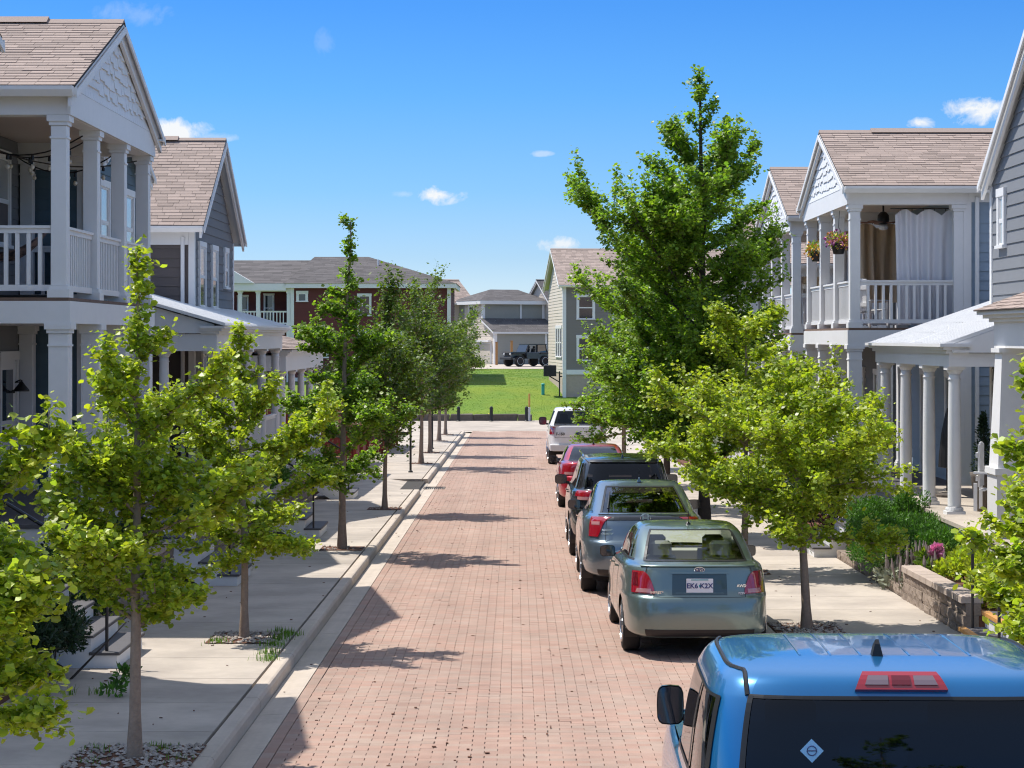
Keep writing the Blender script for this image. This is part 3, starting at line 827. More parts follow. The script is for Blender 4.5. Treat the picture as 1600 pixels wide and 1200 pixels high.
def sq_col_meshes(w, h):
    k = ('s', round(w, 3), round(h, 3))
    if k not in COLS:
        def mk(name, fn):
            m = MB(); fn(m); me = bpy.data.meshes.new(name); me.from_pydata([tuple(p) for p in m.v], [], m.f); me.materials.append(MATS['white']); me.update(); return me
        a = w / 2
        def shaft(m): m.bevbox(-a, a, -a, a, .16, h - .13, .006)
        def cap(m):
            m.prism([(-a - .02, -a - .02, h - .129), (a + .02, -a - .02, h - .129), (a + .02, a + .02, h - .129), (-a - .02, a + .02, h - .129)], (0, 0, .052))
            m.box(-a - .045, a + .045, -a - .045, a + .045, h - .078, h)
        def base(m):
            m.box(-a - .04, a + .04, -a - .04, a + .04, 0, .11); m.box(-a - .02, a + .02, -a - .02, a + .02, .111, .158)
        def neck(m): m.box(-a - .012, a + .012, -a - .012, a + .012, h - .30, h - .275)
        COLS[k] = (mk('column', shaft), mk('capital', cap), mk('column_base', base), mk('necking', neck))
    return COLS[k]
def rd_col_meshes(r, h):
    k = ('r', round(r, 3), round(h, 3))
    if k not in COLS:
        def mk(name, fn, sm):
            m = MB(); fn(m); me = bpy.data.meshes.new(name); me.from_pydata([tuple(p) for p in m.v], [], m.f); me.materials.append(MATS['white'])
            if sm: me.polygons.foreach_set('use_smooth', [len(p.vertices) == 4 for p in me.polygons])
            me.update(); return me
        def shaft(m): m.lathe((0, 0, 0), [(r * 1.08, .115), (r, .15), (r, h * .35), (r * .97, h * .6), (r * .86, h - .2), (r * .85, h - .12)], 20)
        def cap(m):
            m.lathe((0, 0, 0), [(r * .9, h - .12), (r * 1.05, h - .09), (r * 1.25, h - .055)], 20); m.box(-r * 1.35, r * 1.35, -r * 1.35, r * 1.35, h - .054, h)
        def base(m):
            m.box(-r * 1.4, r * 1.4, -r * 1.4, r * 1.4, 0, .06); m.lathe((0, 0, 0), [(r * 1.3, .061), (r * 1.36, .085), (r * 1.28, .115)], 20)
        def neck(m): m.lathe((0, 0, 0), [(r * .97, h - .21), (r * .99, h - .2), (r * .97, h - .19)], 20)
        COLS[k] = (mk('column', shaft, True), mk('capital', cap, False), mk('column_base', base, False), mk('necking', neck, False))
    return COLS[k]
def column(house, x, y, z0, z1, w, rnd=False):
    ms = (rd_col_meshes if rnd else sq_col_meshes)(w, z1 - z0)
    c = link('column', ms[0], house, (x, y, z0)); link('capital', ms[1], c, (x, y, z0)); link('column_base', ms[2], c, (x, y, z0)); link('necking', ms[3], c, (x, y, z0))
    return c
BAL = {}
def railing(house, p0, p1, h=.95, sp=.125, w=.042):
    """rails (part) with each baluster a sub-part; p0, p1 on the floor, along X or Y"""
    p0, p1 = Vector(p0), Vector(p1); alongy = abs(p1.y - p0.y) > abs(p1.x - p0.x)
    m = MB(); lo, hi = (.09, .17)
    def bar(wd, z0, z1):
        if alongy: m.box(p0.x - wd / 2, p0.x + wd / 2, min(p0.y, p1.y), max(p0.y, p1.y), p0.z + z0, p0.z + z1)
        else: m.box(min(p0.x, p1.x), max(p0.x, p1.x), p0.y - wd / 2, p0.y + wd / 2, p0.z + z0, p0.z + z1)
    bar(.06, lo, hi); bar(.06, h - .1, h - .035); bar(.11, h - .035, h)
    rl = m.build('railing', 'white', house)
    L = (p1 - p0).length; n = max(1, round(L / sp) - 1)
    key = (w, round(h, 3))
    if key not in BAL: BAL[key] = box_mesh('baluster', w, w, h - .1 - hi - .002, 'white')
    for k in range(n):
        q = p0.lerp(p1, (k + 1) / (n + 1)); link('baluster', BAL[key], rl, (q.x, q.y, q.z + hi + (h - .1 - hi) / 2))
    return rl
def gable_scales(house, x, s, y0, y1, z0, z1, row=.175, seed=1, cell=.2):
    """triangular gable wall hung with staggered-edge shingles, each one its own piece"""
    r = random.Random(seed); ym = (y0 + y1) / 2
    m = MB(); m.prism([(x, y0, z0), (x, y1, z0), (x, ym, z1)], (-s * .08, 0, 0)); g = m.build('gable', 'white', house)
    n = int((z1 - z0) / row)
    for k in range(n):
        za, zb = z0 + k * row, z0 + (k + 1) * row + .02
        f = max(0, 1 - (za - z0) / (z1 - z0)); f2 = max(0, 1 - (zb - z0) / (z1 - z0))
        L, Rr = ym - (ym - y0) * f, ym + (y1 - ym) * f
        L2, R2 = ym - (ym - y0) * f2, ym + (y1 - ym) * f2
        y = L - r.random() * cell * .5
        while y < Rr:
            w = cell * r.uniform(.75, 1.2); a, b = max(y, L), min(y + w - .006, Rr)
            at, bt = min(max(a, L2), R2), max(min(b, R2), L2)
            if b - a > .04:
                drop = r.choice((0, 0, .035, .05, .065))
                o0, o1 = s * .036, s * .006
                zz = za - (drop if k > 0 else 0)
                m = MB(); m.add([(x + o0, a, zz), (x + o0, b, zz), (x + o1, bt, zb), (x + o1, at, zb), (x, a, zz), (x, b, zz)], [(0, 1, 2, 3), (4, 5, 1, 0), (4, 0, 3), (5, 2, 1)])
                m.build('gable_shingle', 'white', g)
            y += w
    return g
def downspout(house, x, y, z0, z1):
    m = MB(); m.bevbox(x - .04, x + .04, y - .035, y + .035, z0, z1, .012); m.build('downspout', 'white', house)

def double_porch(house, s, xf, y0, y1, zl, zf, zt, zr, depth, back, single=0, sel=None, seed=1, near_bays=1, wall='siding_grey', ground=None, lower_w=.26, far_near=True):
    """two-storey porch, gable to the street. xf: line of the street columns, s: street direction (+1 is +X)"""
    xb = xf - s * depth
    ys = [y0 + (y1 - y0) * k / 3 for k in range(4)]
    for y in ys:
        column(house, xf, y, zf, zt, .205); column(house, xf, y, zl, zf - .34, lower_w)
    for y in (y0, y1):
        column(house, xb + s * .14, y, zf, zt, .2); column(house, xb + s * .14, y, zl, zf - .34, .22)
    # floors and beams
    e = .16
    trim(house, 'porch_floor', xb, xf + s * (e - .02), y0 - e + .02, y1 + e - .02, zf - .045, zf, 'deck_wood')
    trim(house, 'fascia_beam', xb, xf + s * e, y0 - e, y1 + e, zf - .34, zf - .046)
    trim(house, 'porch_floor', xb, xf + s * (e + .02), y0 - e, y1 + e, zl - .05, zl, 'tread_grey')
    trim(house, 'porch_skirt', xb, xf + s * e, y0 - e + .02, y1 + e - .02, (ground if ground is not None else gz(y0)) + .05, zl - .051, 'white_dull')
    bt = zt + .24
    for (xa, xc, ya, yc) in ((xf - .12, xf + .12, y0 - .14, y1 + .14),):
        trim(house, 'beam', xa, xc, ya, yc, zt, bt)
    for y in (y0, y1):
        trim(house, 'beam', xb, xf - s * .121, y - .12, y + .12, zt, bt)
    trim(house, 'porch_ceiling', xb, xf, y0, y1, bt - .03, bt + .01, 'porch_ceiling')
    # rails
    for k in range(3):
        railing(house, (xf, ys[k] + .115, zf), (xf, ys[k + 1] - .115, zf), w=.045, sp=.118)
    for y in (y0, y1):
        railing(house, (xf - s * .115, y, zf), (xb + s * .24, y, zf), sp=.15, w=.05)
    # roof
    ov = .38; ya, yc = y0 - ov, y1 + ov; xg = xf + s * .14; ze = bt + .12
    roof = gable_roof(house, xf + s * .27, back, ya, yc, ze, zr, single=single, sel=sel, seed=seed)
    # gable wall, frieze board, soffits
    gable_scales(house, xg, s, y0 - .14, y1 + .14, bt + .12, zr - .12 - .14 * (zr - ze) / ((yc - ya) / 2) , seed=seed)
    trim(house, 'frieze_board', xf + s * .121, xg + s * .03, y0 - .16, y1 + .16, zt + .005, bt + .119)
    for (yy, o) in ((y0, -1), (y1, 1)):
        trim(house, 'frieze_board', xb, xf + s * .12, yy + o * .121, yy + o * .15, zt + .005, bt + .02)
        trim(house, 'soffit', back, xf + s * .3, yy + o * .13, yy + o * (ov - .012), bt + .02, bt + .05)
        trim(house, 'fascia', back, xf + s * .3, yy + o * (ov - .03), yy + o * (ov - .001), bt + .0, ze - .02)
    return roof
# ------------------------------------------------------------------ left row of houses
def charleston(label, dy, dz, single, wing=True, near=0.0, zr=8.02):
    """white double-porch house of the left row; dy, dz move it along the street"""
    h = thing('porch_house', label, 'house', (-9, 30 + dy, gz(30 + dy)))
    y0, y1 = 27.25 + dy + near, 33.3 + dy
    double_porch(h, 1, -6.0, y0, y1, .95 + dz, 3.93 + dz, 6.32 + dz, zr + dz, 2.0, -20, single=single, seed=11 + int(dy),
                 sel=lambda c: c.x > -9.6)
    yw = y1 + .2
    siding(h, 'x', -8.0, 1, [(y0 - .35, .3 + dz), (yw, .3 + dz), (yw, 6.58 + dz), (y0 - .35, 6.58 + dz)], 'siding_gunmetal')
    wing_end = yw + 4.6 if wing else yw
    if wing:
        siding(h, 'y', yw, -1, [(-8.0, .3 + dz), (-7.0, .3 + dz), (-7.0, 6.58 + dz), (-8.0, 6.58 + dz)], 'siding_teal')
        siding(h, 'x', -7.0, 1, [(yw, .3 + dz), (yw + 4.7, .3 + dz), (yw + 4.7, 6.5 + dz), (yw, 6.5 + dz)], 'siding_teal')
    siding(h, 'y', y0 - .35, -1, [(-18, 0 + dz), (-8, 0 + dz), (-8, 6.6 + dz), (-18, 6.6 + dz)], 'siding_gunmetal', single=False)
    trim(h, 'rear_body', -18, -8.13, y0 - .2, wing_end, -.5 + dz, 6.55 + dz, 'siding_gunmetal')
    if wing:
        trim(h, 'rear_body', -8.12, -7.13, yw + .13, yw + 4.6, -.5 + dz, 6.45 + dz, 'siding_gunmetal')
        trim(h, 'corner_board', -7.0 - .1, -7.0 + .035, yw - .036, yw + .09, .3 + dz, 6.5 + dz)
        trim(h, 'corner_board', -8.0 - .02, -8.0 + .08, yw - .036, yw - .001, .3 + dz, 6.5 + dz)
        trim(h, 'frieze_board', -8.0, -6.96, yw - .06, yw - .037, 6.12 + dz, 6.33 + dz); trim(h, 'frieze_board', -8.0, -6.9, yw - .1, yw - .061, 6.24 + dz, 6.33 + dz)
        downspout(h, -6.93, yw - .07, .6 + dz, 6.2 + dz)
    window(h, 'x', -8.0, 1, y1 - 1.75, y1 - .82, 4.85 + dz, 6.2 + dz, 'window_pale', 'siding_brown')
    if wing:
        window(h, 'x', -7.0, 1, yw + 1.15, yw + 1.85, 4.75 + dz, 5.95 + dz, 'window_pale'); window(h, 'x', -7.0, 1, yw + 3.4, yw + 4.1, 4.75 + dz, 5.95 + dz, 'window_pale')
        window(h, 'x', -7.0, 1, yw + 1.15, yw + 1.85, 1.7 + dz, 3.1 + dz); window(h, 'x', -7.0, 1, yw + 3.4, yw + 4.1, 1.7 + dz, 3.1 + dz)
    door(h, 'x', -8.0, 1, y1 - 1.35, y1 - .38, .96 + dz, 3.05 + dz); door(h, 'x', -8.0, 1, y1 - 4.6, y1 - 3.7, 3.95 + dz, 6.05 + dz)
    if wing:
        r2 = gable_roof(h, -6.72, -18, yw + .4, yw + 5.0, 6.42 + dz, 7.35 + dz, seed=31, vent=False, name='roof')
        siding(h, 'x', -7.0, 1, [(yw + .45, 6.5 + dz), (yw + 4.7, 6.5 + dz), (yw + 2.7, 7.2 + dz)], 'siding_teal')
    return h
L1 = charleston('white two-storey porch house with scalloped gable, second on the left', 0, 0, 300)
L0 = charleston('white porch house at the left frame edge, only eave end showing', -10.6, .06, 0, wing=False, near=1.9, zr=7.5)

# things on the upper balcony of the left porch house
def sag(a, b, d, n=10):
    a, b = Vector(a), Vector(b); return [a.lerp(b, k / n) - Vector((0, 0, d * 4 * (k / n) * (1 - k / n))) for k in range(n + 1)]
lt = thing('string_lights', 'black string lights with clear bulbs under the left porch ceiling', 'lights', (-7, 30, 6.2))
lines = [sag((-7.9, 29.3, 6.28), (-6.05, 28.9, 6.22), .28), sag((-7.9, 31.2, 6.28), (-6.05, 29.4, 6.24), .22), sag((-7.9, 32.6, 6.28), (-6.05, 31.4, 6.22), .30), sag((-7.9, 29.0, 6.3), (-6.05, 33.0, 6.22), .26)]
for ln in lines:
    m = MB(); m.tube(ln, .011, 5); m.build('wire', 'black_metal', lt)
    for k in (2, 4, 6, 8):
        p = ln[k]; m = MB(); m.lathe((p.x, p.y, p.z - .14), [(.012, .14), (.022, .12), (.024, .07), (.018, .065)], 8); so = m.build('socket', 'black_metal', lt)
        m = MB(); m.lathe((p.x, p.y, p.z - .215), [(.006, 0), (.026, .018), (.033, .04), (.026, .062), (.016, .078)], 10); m.build('bulb', 'bulb', so, smooth=True)
hm = thing('hammock', 'striped fabric hammock hanging behind the left balcony railing', 'hammock', (-7.0, 28.6, 3.95))
m = MB(); a = sag((-7.75, 28.7, 4.98), (-6.35, 28.5, 5.0), .42, 14); w = [.03 + .33 * math.sin(math.pi * k / 14) for k in range(15)]
vs = [];
for k, p in enumerate(a):
    for j in range(5): vs.append((p.x, p.y + (j - 2) / 2 * w[k], p.z - .12 * (1 - ((j - 2) / 2) ** 2) * math.sin(math.pi * k / 14)))
m.add(vs, [(k * 5 + j, k * 5 + j + 1, k * 5 + j + 6, k * 5 + j + 5) for k in range(14) for j in range(4)]); m.build('cloth', 'fabric_stripe', hm, smooth=True)
m = MB(); m.tube([(-7.75, 28.7, 4.98), (-7.85, 28.72, 5.25)], .012, 5); m.tube([(-6.35, 28.5, 5.0), (-6.3, 28.5, 5.22)], .012, 5); m.build('rope', 'white_dull', hm)
m = MB(); m.tube([(-7.86, 28.7, 3.94), (-7.85, 28.72, 5.3)], .03, 6); m.tube([(-6.28, 28.5, 3.94), (-6.28, 28.5, 5.26)], .03, 6); m.tube([(-7.86, 28.7, 3.97), (-6.28, 28.5, 3.97)], .03, 6); m.build('stand', 'black_metal', hm)
def wall_lamp(label, x, y, z, s):
    t = thing('wall_lamp', label, 'lamp', (x, y, z))
    m = MB(); pts = [Vector((x + s * (.02 + .16 * math.sin(k / 8 * math.pi * .9)), y, z + .02 + .22 * (1 - math.cos(k / 8 * math.pi * 1.05)) * .5 + (.0 if k < 6 else -.03 * (k - 5)))) for k in range(9)]
    m.tube(pts, .011, 6); m.lathe((x + s * .02, y, z), [(.05, -.02), (.05, .02)], 10); m.build('arm', 'black_metal', t)
    e = pts[-1]; m = MB(); m.lathe((e.x + s * .1, e.y, e.z - .14), [(.13, 0), (.12, .03), (.06, .10), (.03, .14), (.015, .16)], 14); m.tube([e, (e.x + s * .1, e.y, e.z + .01)], .011, 6); m.build('shade', 'black_metal', t, smooth=True)
wall_lamp('black gooseneck wall lamp beside the white door at the left edge', -7.96, 32.6, 2.55, 1)

# L2: grey gabled house with a long metal-roofed porch
L2 = thing('gabled_house', 'dark grey gabled house with tall windows and metal porch roof, third on the left', 'house', (-9, 47, gz(47)))
siding(L2, 'x', -7.0, 1, [(44.9, -.4), (51.1, -.4), (51.1, 5.75), (48.0, 7.82), (44.9, 5.75)], 'siding_gunmetal', expo=.205)
siding(L2, 'y', 44.9, -1, [(-14, -.4), (-7.0, -.4), (-7.0, 5.72), (-14, 5.72)], 'siding_brown', expo=.205)
trim(L2, 'rear_body', -16, -7.13, 45.05, 51.0, -1, 5.7, 'siding_gunmetal')
trim(L2, 'corner_board', -7.1, -6.965, 44.862, 44.99, -.3, 5.72); downspout(L2, -7.22, 44.83, .3, 5.6)
trim(L2, 'corner_board', -7.1, -6.965, 51.0, 51.14, -.3, 5.72)
trim(L2, 'frieze_board', -14, -7.1, 44.835, 44.875, 5.42, 5.72)
gable_roof(L2, -6.72, -17, 44.5, 51.5, 5.82, 8.0, seed=51, single=0)
trim(L2, 'soffit', -17, -6.8, 44.52, 44.9, 5.72, 5.75)
window(L2, 'x', -7.0, 1, 45.55, 46.35, 4.1, 5.42, 'window_pale', 'window_dark'); window(L2, 'x', -7.0, 1, 47.45, 48.2, 4.1, 5.42, 'window_pale', 'window_dark')
window(L2, 'x', -7.0, 1, 49.5, 50.0, 4.62, 5.45, 'window_pale', 'window_dark')
window(L2, 'x', -7.0, 1, 46.0, 47.0, 1.6, 3.0); door(L2, 'x', -7.0, 1, 48.6, 49.5, .75, 2.9)
siding(L2, 'x', -8.6, 1, [(39.5, -.4), (44.9, -.4), (44.9, 4.3), (39.5, 4.3)], 'siding_brown', expo=.205)
window(L2, 'x', -8.6, 1, 41.2, 42.3, 1.6, 3.0); trim(L2, 'rear_body', -14, -8.73, 39.5, 44.88, -1, 4.3, 'siding_brown')
def metal_shed(h, xw, zw, xe, ze, y0, y1, rib=.23):
    """standing-seam shed roof from the wall (xw, zw) down to the eave (xe, ze)"""
    m = MB(); m.prism([(xw, y0, zw), (xw, y1, zw), (xe, y1, ze), (xe, y0, ze)], (0, 0, -.035)); rf = m.build('metal_roof', 'roof_metal', h)
    n = int((y1 - y0) / rib)
    for k in range(n + 1):
        y = y0 + .012 + (y1 - y0 - .024) * k / n
        m = MB(); m.prism([(xw, y - .011, zw + .001), (xw, y + .011, zw + .001), (xe, y + .011, ze + .001), (xe, y - .011, ze + .001)], (0, 0, .026)); m.build('seam', 'roof_metal', rf)
    return rf
def porch_frame(h, s, xc, y0, y1, ys, zfl, ztop, zent, xw, r=.1, near_cols=(), base=None):
    """single-storey porch: floor, skirt, round columns, entablature and cornice"""
    for y in ys: column(h, xc, y, zfl, ztop, r, True)
    for x in near_cols: column(h, x, y0 + .2, zfl, ztop, r, True)
    xo = xc + s * .14; xi = xc - s * .14
    trim(h, 'porch_floor', xw, xo + s * .08, y0, y1, zfl - .05, zfl, 'concrete'); trim(h, 'porch_skirt', xw, xo, y0 + .04, y1 - .04, base if base is not None else gz(y1) + .05, zfl - .051, 'white_dull')
    trim(h, 'entablature', xi, xo, y0, y1, ztop, zent)
    for y in (y0, y1 - .28): trim(h, 'entablature', xw, xi - s * .001, y, y + .28, ztop, zent)
    for k, (d, za, zb) in enumerate(((.05, zent - .005, zent + .05), (.11, zent + .05, zent + .10), (.17, zent + .10, zent + .15))):
        trim(h, 'cornice', xo - s * .3, xo + s * d, y0 - d, y1 + d, za + .001, zb)
    trim(h, 'porch_ceiling', xw, xi, y0 + .28, y1 - .28, zent - .06, zent - .02, 'porch_ceiling')
metal_shed(L2, -8.6, 4.54, -5.52, 3.66, 39.3, 44.88); metal_shed(L2, -7.0, 4.08, -5.52, 3.66, 44.9, 50.8)
porch_frame(L2, 1, -5.85, 39.5, 50.6, [39.8, 42.4, 45.0, 47.6, 50.3], .72, 3.15, 3.48, -7.0, .105, near_cols=(-6.75,))
m = MB(); m.prism([(-8.6, 39.48, 3.49), (-5.75, 39.48, 3.49), (-5.75, 39.48, 3.66), (-8.6, 39.48, 4.48)], (0, -.05, 0)); m.build('porch_gable', 'white', L2)
for yy in (41.1, 43.7, 46.3, 48.95):
    railing(L2, (-5.85, yy - 1.15, .72), (-5.85, yy + 1.15, .72), h=.85, sp=.13)

# L3: hip-roofed porch with slender round columns
L3 = thing('columned_porch_house', 'low house with brown hip porch roof and five round white columns, left row', 'house', (-9, 58, gz(58)))
porch_frame(L3, 1, -6.0, 52.7, 62.9, [53.0, 55.35, 57.75, 60.15, 62.6], .08, 2.55, 2.95, -8.9, .105, base=-.9)
m = MB(); A, B, C, D = (-5.62, 52.45, 3.11), (-5.62, 63.15, 3.11), (-9.2, 61.2, 4.0), (-9.2, 54.4, 4.0); E, F = (-9.2, 52.45, 3.11), (-9.2, 63.15, 3.11)
m.add([A, B, C, D, E, F], [(0, 1, 2, 3), (0, 3, 4), (1, 5, 2), (0, 4, 5, 1)]); rf = m.build('roof', 'shingle_edge', L3)
shingles(rf, (B, A, C, D), .15, 61, 'shingle_tan'); shingles(rf, (A, E, D, (-9.21, 54.4, 4.0)), .15, 62, 'shingle_tan')
siding(L3, 'x', -9.2, 1, [(52.5, -1), (63, -1), (63, 5.2), (52.5, 5.2)], 'siding_brown', single=False); trim(L3, 'rear_body', -15, -9.33, 52.5, 63, -1, 5.2, 'siding_brown')
window(L3, 'x', -9.2, 1, 54.5, 55.5, 1.0, 2.4); window(L3, 'x', -9.2, 1, 58.0, 59.0, 1.0, 2.4); door(L3, 'x', -9.2, 1, 60.3, 61.3, .1, 2.2)
m = MB()
for k in range(4):
    railing(L3, (-6.0, 53.0 + k * 2.4 + .15, .08), (-6.0, 53.0 + (k + 1) * 2.4 - .15, .08), h=.8, sp=.14)

def board_fence(label, pts, h, zb):
    t = thing('board_fence', label, 'fence', (pts[0][0], pts[0][1], zb))
    for (a, b) in zip(pts[:-1], pts[1:]):
        a, b = Vector((*a, 0)), Vector((*b, 0)); L = (b - a).length; n = max(1, round(L / .15)); d = (b - a).normalized(); ang = math.atan2(d.y, d.x)
        me = box_mesh('fence_board', .14, .022, h, 'fence_red')
        for k in range(n):
            p = a.lerp(b, (k + .5) / n); link('fence_board', me, t, (p.x, p.y, zb + h / 2 + rng.uniform(-.006, .006)), (0, 0, ang))
        n2 = max(1, round(L / 2.2))
        for k in range(n2 + 1):
            p = a.lerp(b, k / n2); link('fence_post', box_mesh('fence_post', .1, .1, h + .06, 'fence_red'), t, (p.x - d.y * -.07, p.y + d.x * .07, zb + h / 2 + .03), (0, 0, ang))
        for zz in (.3, h - .25):
            p = (a + b) / 2; link('fence_rail', box_mesh('fence_rail', L, .04, .09, 'fence_red'), t, (p.x + d.y * .035, p.y - d.x * .035 + .035 * abs(d.x) * 2, zb + zz), (0, 0, ang))
    return t
board_fence('red board fence at the sidewalk just past the last white columns', [(-9.3, 64.0), (-5.05, 64.0), (-5.05, 69.5)], 1.35, -.80)
board_fence('farther red board fence behind the tan ornamental grass', [(-12, 76.0), (-4.9, 76.0), (-4.9, 84)], 1.75, -.95)
bed(-9.2, -5.2, 69.6, 75.8, .5)
blades('ornamental_grass', [(-5.7 + .22 * math.sin(k * 2.1), 70.6 + .22 * math.cos(k * 1.7), gz(70.6) + .5) for k in range(12)] + [(-6.6, 71.5, gz(71) + .5), (-6.4, 72.5, gz(72) + .5)], 1.25, .014, 60, 'tan_grass', .07, 9, 'tan feathery ornamental grass clump by the red fence', 'grass', lean=.45)

# ------------------------------------------------------------------ right row of houses
def curtain(label, x0, x1, y, z0, z1, mat, folds, amp, seed, hang=.12):
    t = thing('curtain', label, 'curtain', ((x0 + x1) / 2, y, z0)); r = random.Random(seed)
    m = MB(); nx, nz = 60, 12; vs = []; ph = [r.uniform(0, 6.28) for _ in range(3)]
    for j in range(nz + 1):
        f = j / nz
        for i in range(nx + 1):
            u = i / nx; xx = x0 + (x1 - x0) * u
            zz = z0 + (z1 - z0) * f - (abs(math.sin(u * math.pi * folds * .5)) * -hang + hang) * f ** 3
            vs.append((xx + .03 * math.sin(ph[0] + f * 2 + u * 5), y + amp * math.sin(u * math.pi * 2 * folds + ph[1] + .9 * math.sin(f * 2.2)) * (1.15 - .4 * f) + .02 * math.sin(u * 37 + f * 3), zz))
    m.add(vs, [(j * (nx + 1) + i, j * (nx + 1) + i + 1, (j + 1) * (nx + 1) + i + 1, (j + 1) * (nx + 1) + i) for j in range(nz) for i in range(nx)])
    m.build('cloth', mat, t, smooth=True)
    m = MB(); m.tube([(x0 - .1, y, z1 + .02), (x1 + .1, y, z1 + .02)], .012, 6); m.build('rod', 'black_metal', t)
    for k in range(folds):
        x = x0 + (x1 - x0) * (k + .5) / folds; m = MB(); m.tube([(x, y, z1 + .02), (x, y, z1 - .03)], .008, 5); m.build('ring', 'black_metal', t)
def row_house(label, dy, dz, single, wall, zr=7.8, drop=0.0):
    h = thing('porch_house', label, 'house', (9, 44 + dy, gz(44 + dy)))
    y0, y1 = 41.25 + dy, 47.2 + dy
    double_porch(h, -1, 6.75, y0, y1, .45 + dz, 3.6 + dz - drop, 6.05 + dz - drop * 1.3, zr + dz, 2.2, 20, single=single, seed=71 + int(dy), sel=lambda c: c.x < 11.5)
    zt = 6.3 + dz - drop * 1.3
    siding(h, 'x', 8.95, -1, [(y0 - .05, -.4 + dz), (y1 + .1, -.4 + dz), (y1 + .1, zt), (y0 - .05, zt)], wall, expo=.19)
    siding(h, 'y', y0 - .06, -1, [(8.95, -.4 + dz), (15, -.4 + dz), (15, zt), (8.95, zt)], wall, expo=.19, single=(dy == 0))
    trim(h, 'rear_body', 9.09, 19, y0 + .08, y1 + .05, -1 + dz, zt, wall)
    trim(h, 'corner_board', 8.91, 9.06, y0 - .105, y0 - .085, -.4 + dz, zt); downspout(h, 9.16, y0 - .16, 0 + dz, zt - .1)
    trim(h, 'frieze_board', 9.0, 15, y0 - .115, y0 - .085, zt - .2, zt)
    z2 = 3.6 + dz - drop
    door(h, 'x', 8.95, -1, y0 + 3.2, y0 + 4.15, z2 + .02, z2 + 2.1); window(h, 'x', 8.95, -1, y0 + .7, y0 + 1.6, z2 + .6, z2 + 2.1); window(h, 'x', 8.95, -1, y0 + 4.9, y0 + 5.6, z2 + .6, z2 + 2.1)
    window(h, 'x', 8.95, -1, y0 + .7, y0 + 1.6, 1.0 + dz, 2.6 + dz); door(h, 'x', 8.95, -1, y0 + 3.2, y0 + 4.15, .47 + dz, 2.6 + dz)
    return h
R2h = row_house('white two-storey porch house with curtained balcony and blue-grey siding, right side', 0, 0, 300, 'siding_blue')
R3h = row_house('white two-storey porch house behind the curtained one on the right', 8.55, -.08, 0, 'siding_gunmetal')
R4h = row_house('white porch house mostly hidden behind the tallest tree', 17.3, -.2, 0, 'siding_beige', zr=7.1, drop=.55)
curtain('white outdoor curtain hanging on the right balcony', 7.62, 8.74, 41.55, 3.66, 5.98, 'fabric_white', 5, .055, 3)
curtain('tan outdoor curtain at the far end of the right balcony', 7.72, 8.66, 46.85, 4.2, 6.0, 'fabric_tan', 4, .06, 8)
fan = thing('ceiling_fan', 'dark ceiling fan with brown blades under the right balcony roof', 'fan', (7.85, 44.2, 5.8))
m = MB(); m.tube([(7.85, 44.2, 6.28), (7.85, 44.2, 6.08)], .02, 8); m.lathe((7.85, 44.2, 5.82), [(.05, 0), (.11, .03), (.13, .1), (.12, .2), (.07, .26), (.03, .28)], 16); m.build('motor', 'black_metal', fan, smooth=True)
for k in range(5):
    a = k * 2 * math.pi / 5 + .35; m = MB(); d = Vector((math.cos(a), math.sin(a), 0)); w = Vector((-d.y, d.x, .12)); c = Vector((7.85, 44.2, 5.86))
    m.prism([c + d * .12 - w * .04, c + d * .12 + w * .04, c + d * .55 + w * .075, c + d * .68 + w * .06, c + d * .7, c + d * .68 - w * .06, c + d * .55 - w * .075], (0, 0, .012)); m.build('blade', 'fan_wood', fan)
m = MB(); m.lathe((7.85, 44.2, 5.7), [(.02, 0), (.09, .02), (.11, .07), (.08, .12)], 14); m.build('light_bowl', 'white', fan, smooth=True)
def leaf_cloud(name, mat, centers, radii, n, size, seed, parent=None, aspect=.55, flat=.3, droop=0.0):
    """n small leaf faces scattered through ellipsoids"""
    r = np.random.default_rng(seed); C = np.array(centers, float); Rr = np.array(radii, float)
    k = r.integers(0, len(C), n); u = r.normal(size=(n, 3)); u /= np.linalg.norm(u, axis=1)[:, None]
    rad = r.random(n) ** .45
    p = C[k] + u * Rr[k] * rad[:, None]
    d = u * .9 + r.normal(0, .6, (n, 3)); d[:, 2] += flat - droop; d /= np.linalg.norm(d, axis=1)[:, None]
    s = np.cross(d, r.normal(size=(n, 3))); s /= np.linalg.norm(s, axis=1)[:, None]
    L = size * r.uniform(.6, 1.25, n)[:, None]
    v = np.stack([p, p + d * L * .5 + s * L * aspect / 2, p + d * L, p + d * L * .5 - s * L * aspect / 2], 1).reshape(-1, 3)
    loops = np.arange(n * 4)
    o = link(name, mesh_np(name, v, np.full(n, 4), loops, mat), parent)
    if parent is not None: o.location = -W[parent.name]
    W[o.name] = Vector((0, 0, 0))
    return o
def basket(label, x, y, z, mats, seed):
    t = thing('flower_basket', label, 'flower basket', (x, y, z))
    m = MB(); m.lathe((x, y, z - .2), [(.10, 0), (.11, .02), (.155, .2), (.165, .22), (.15, .22)], 14); m.build('pot', 'plastic_black', t, smooth=True)
    m = MB(); m.tube([(x + .1, y, z + .02), (x + .03, y, z + .3), (x, y, z + .34)], .006, 5); m.tube([(x, y, z + .34), (x + .02, y, z + .68)], .006, 5); m.build('hanger', 'black_metal', t)
    leaf_cloud('foliage', 'leaf_mid', [(x, y, z + .08)], [(.24, .24, .16)], 260, .06, seed, t)
    for i, mt in enumerate(mats): leaf_cloud('flowers', mt, [(x, y, z + .1), (x + .06 * (i - 1), y - .05, z + .02)], [(.27, .27, .18), (.26, .26, .16)], 110, .055, seed + 1 + i, t, aspect=.9)
basket('hanging flower basket with orange and yellow blooms by the second balcony column', 6.62, 45.5, 5.28, ['petal_orange', 'petal_yellow'], 5)
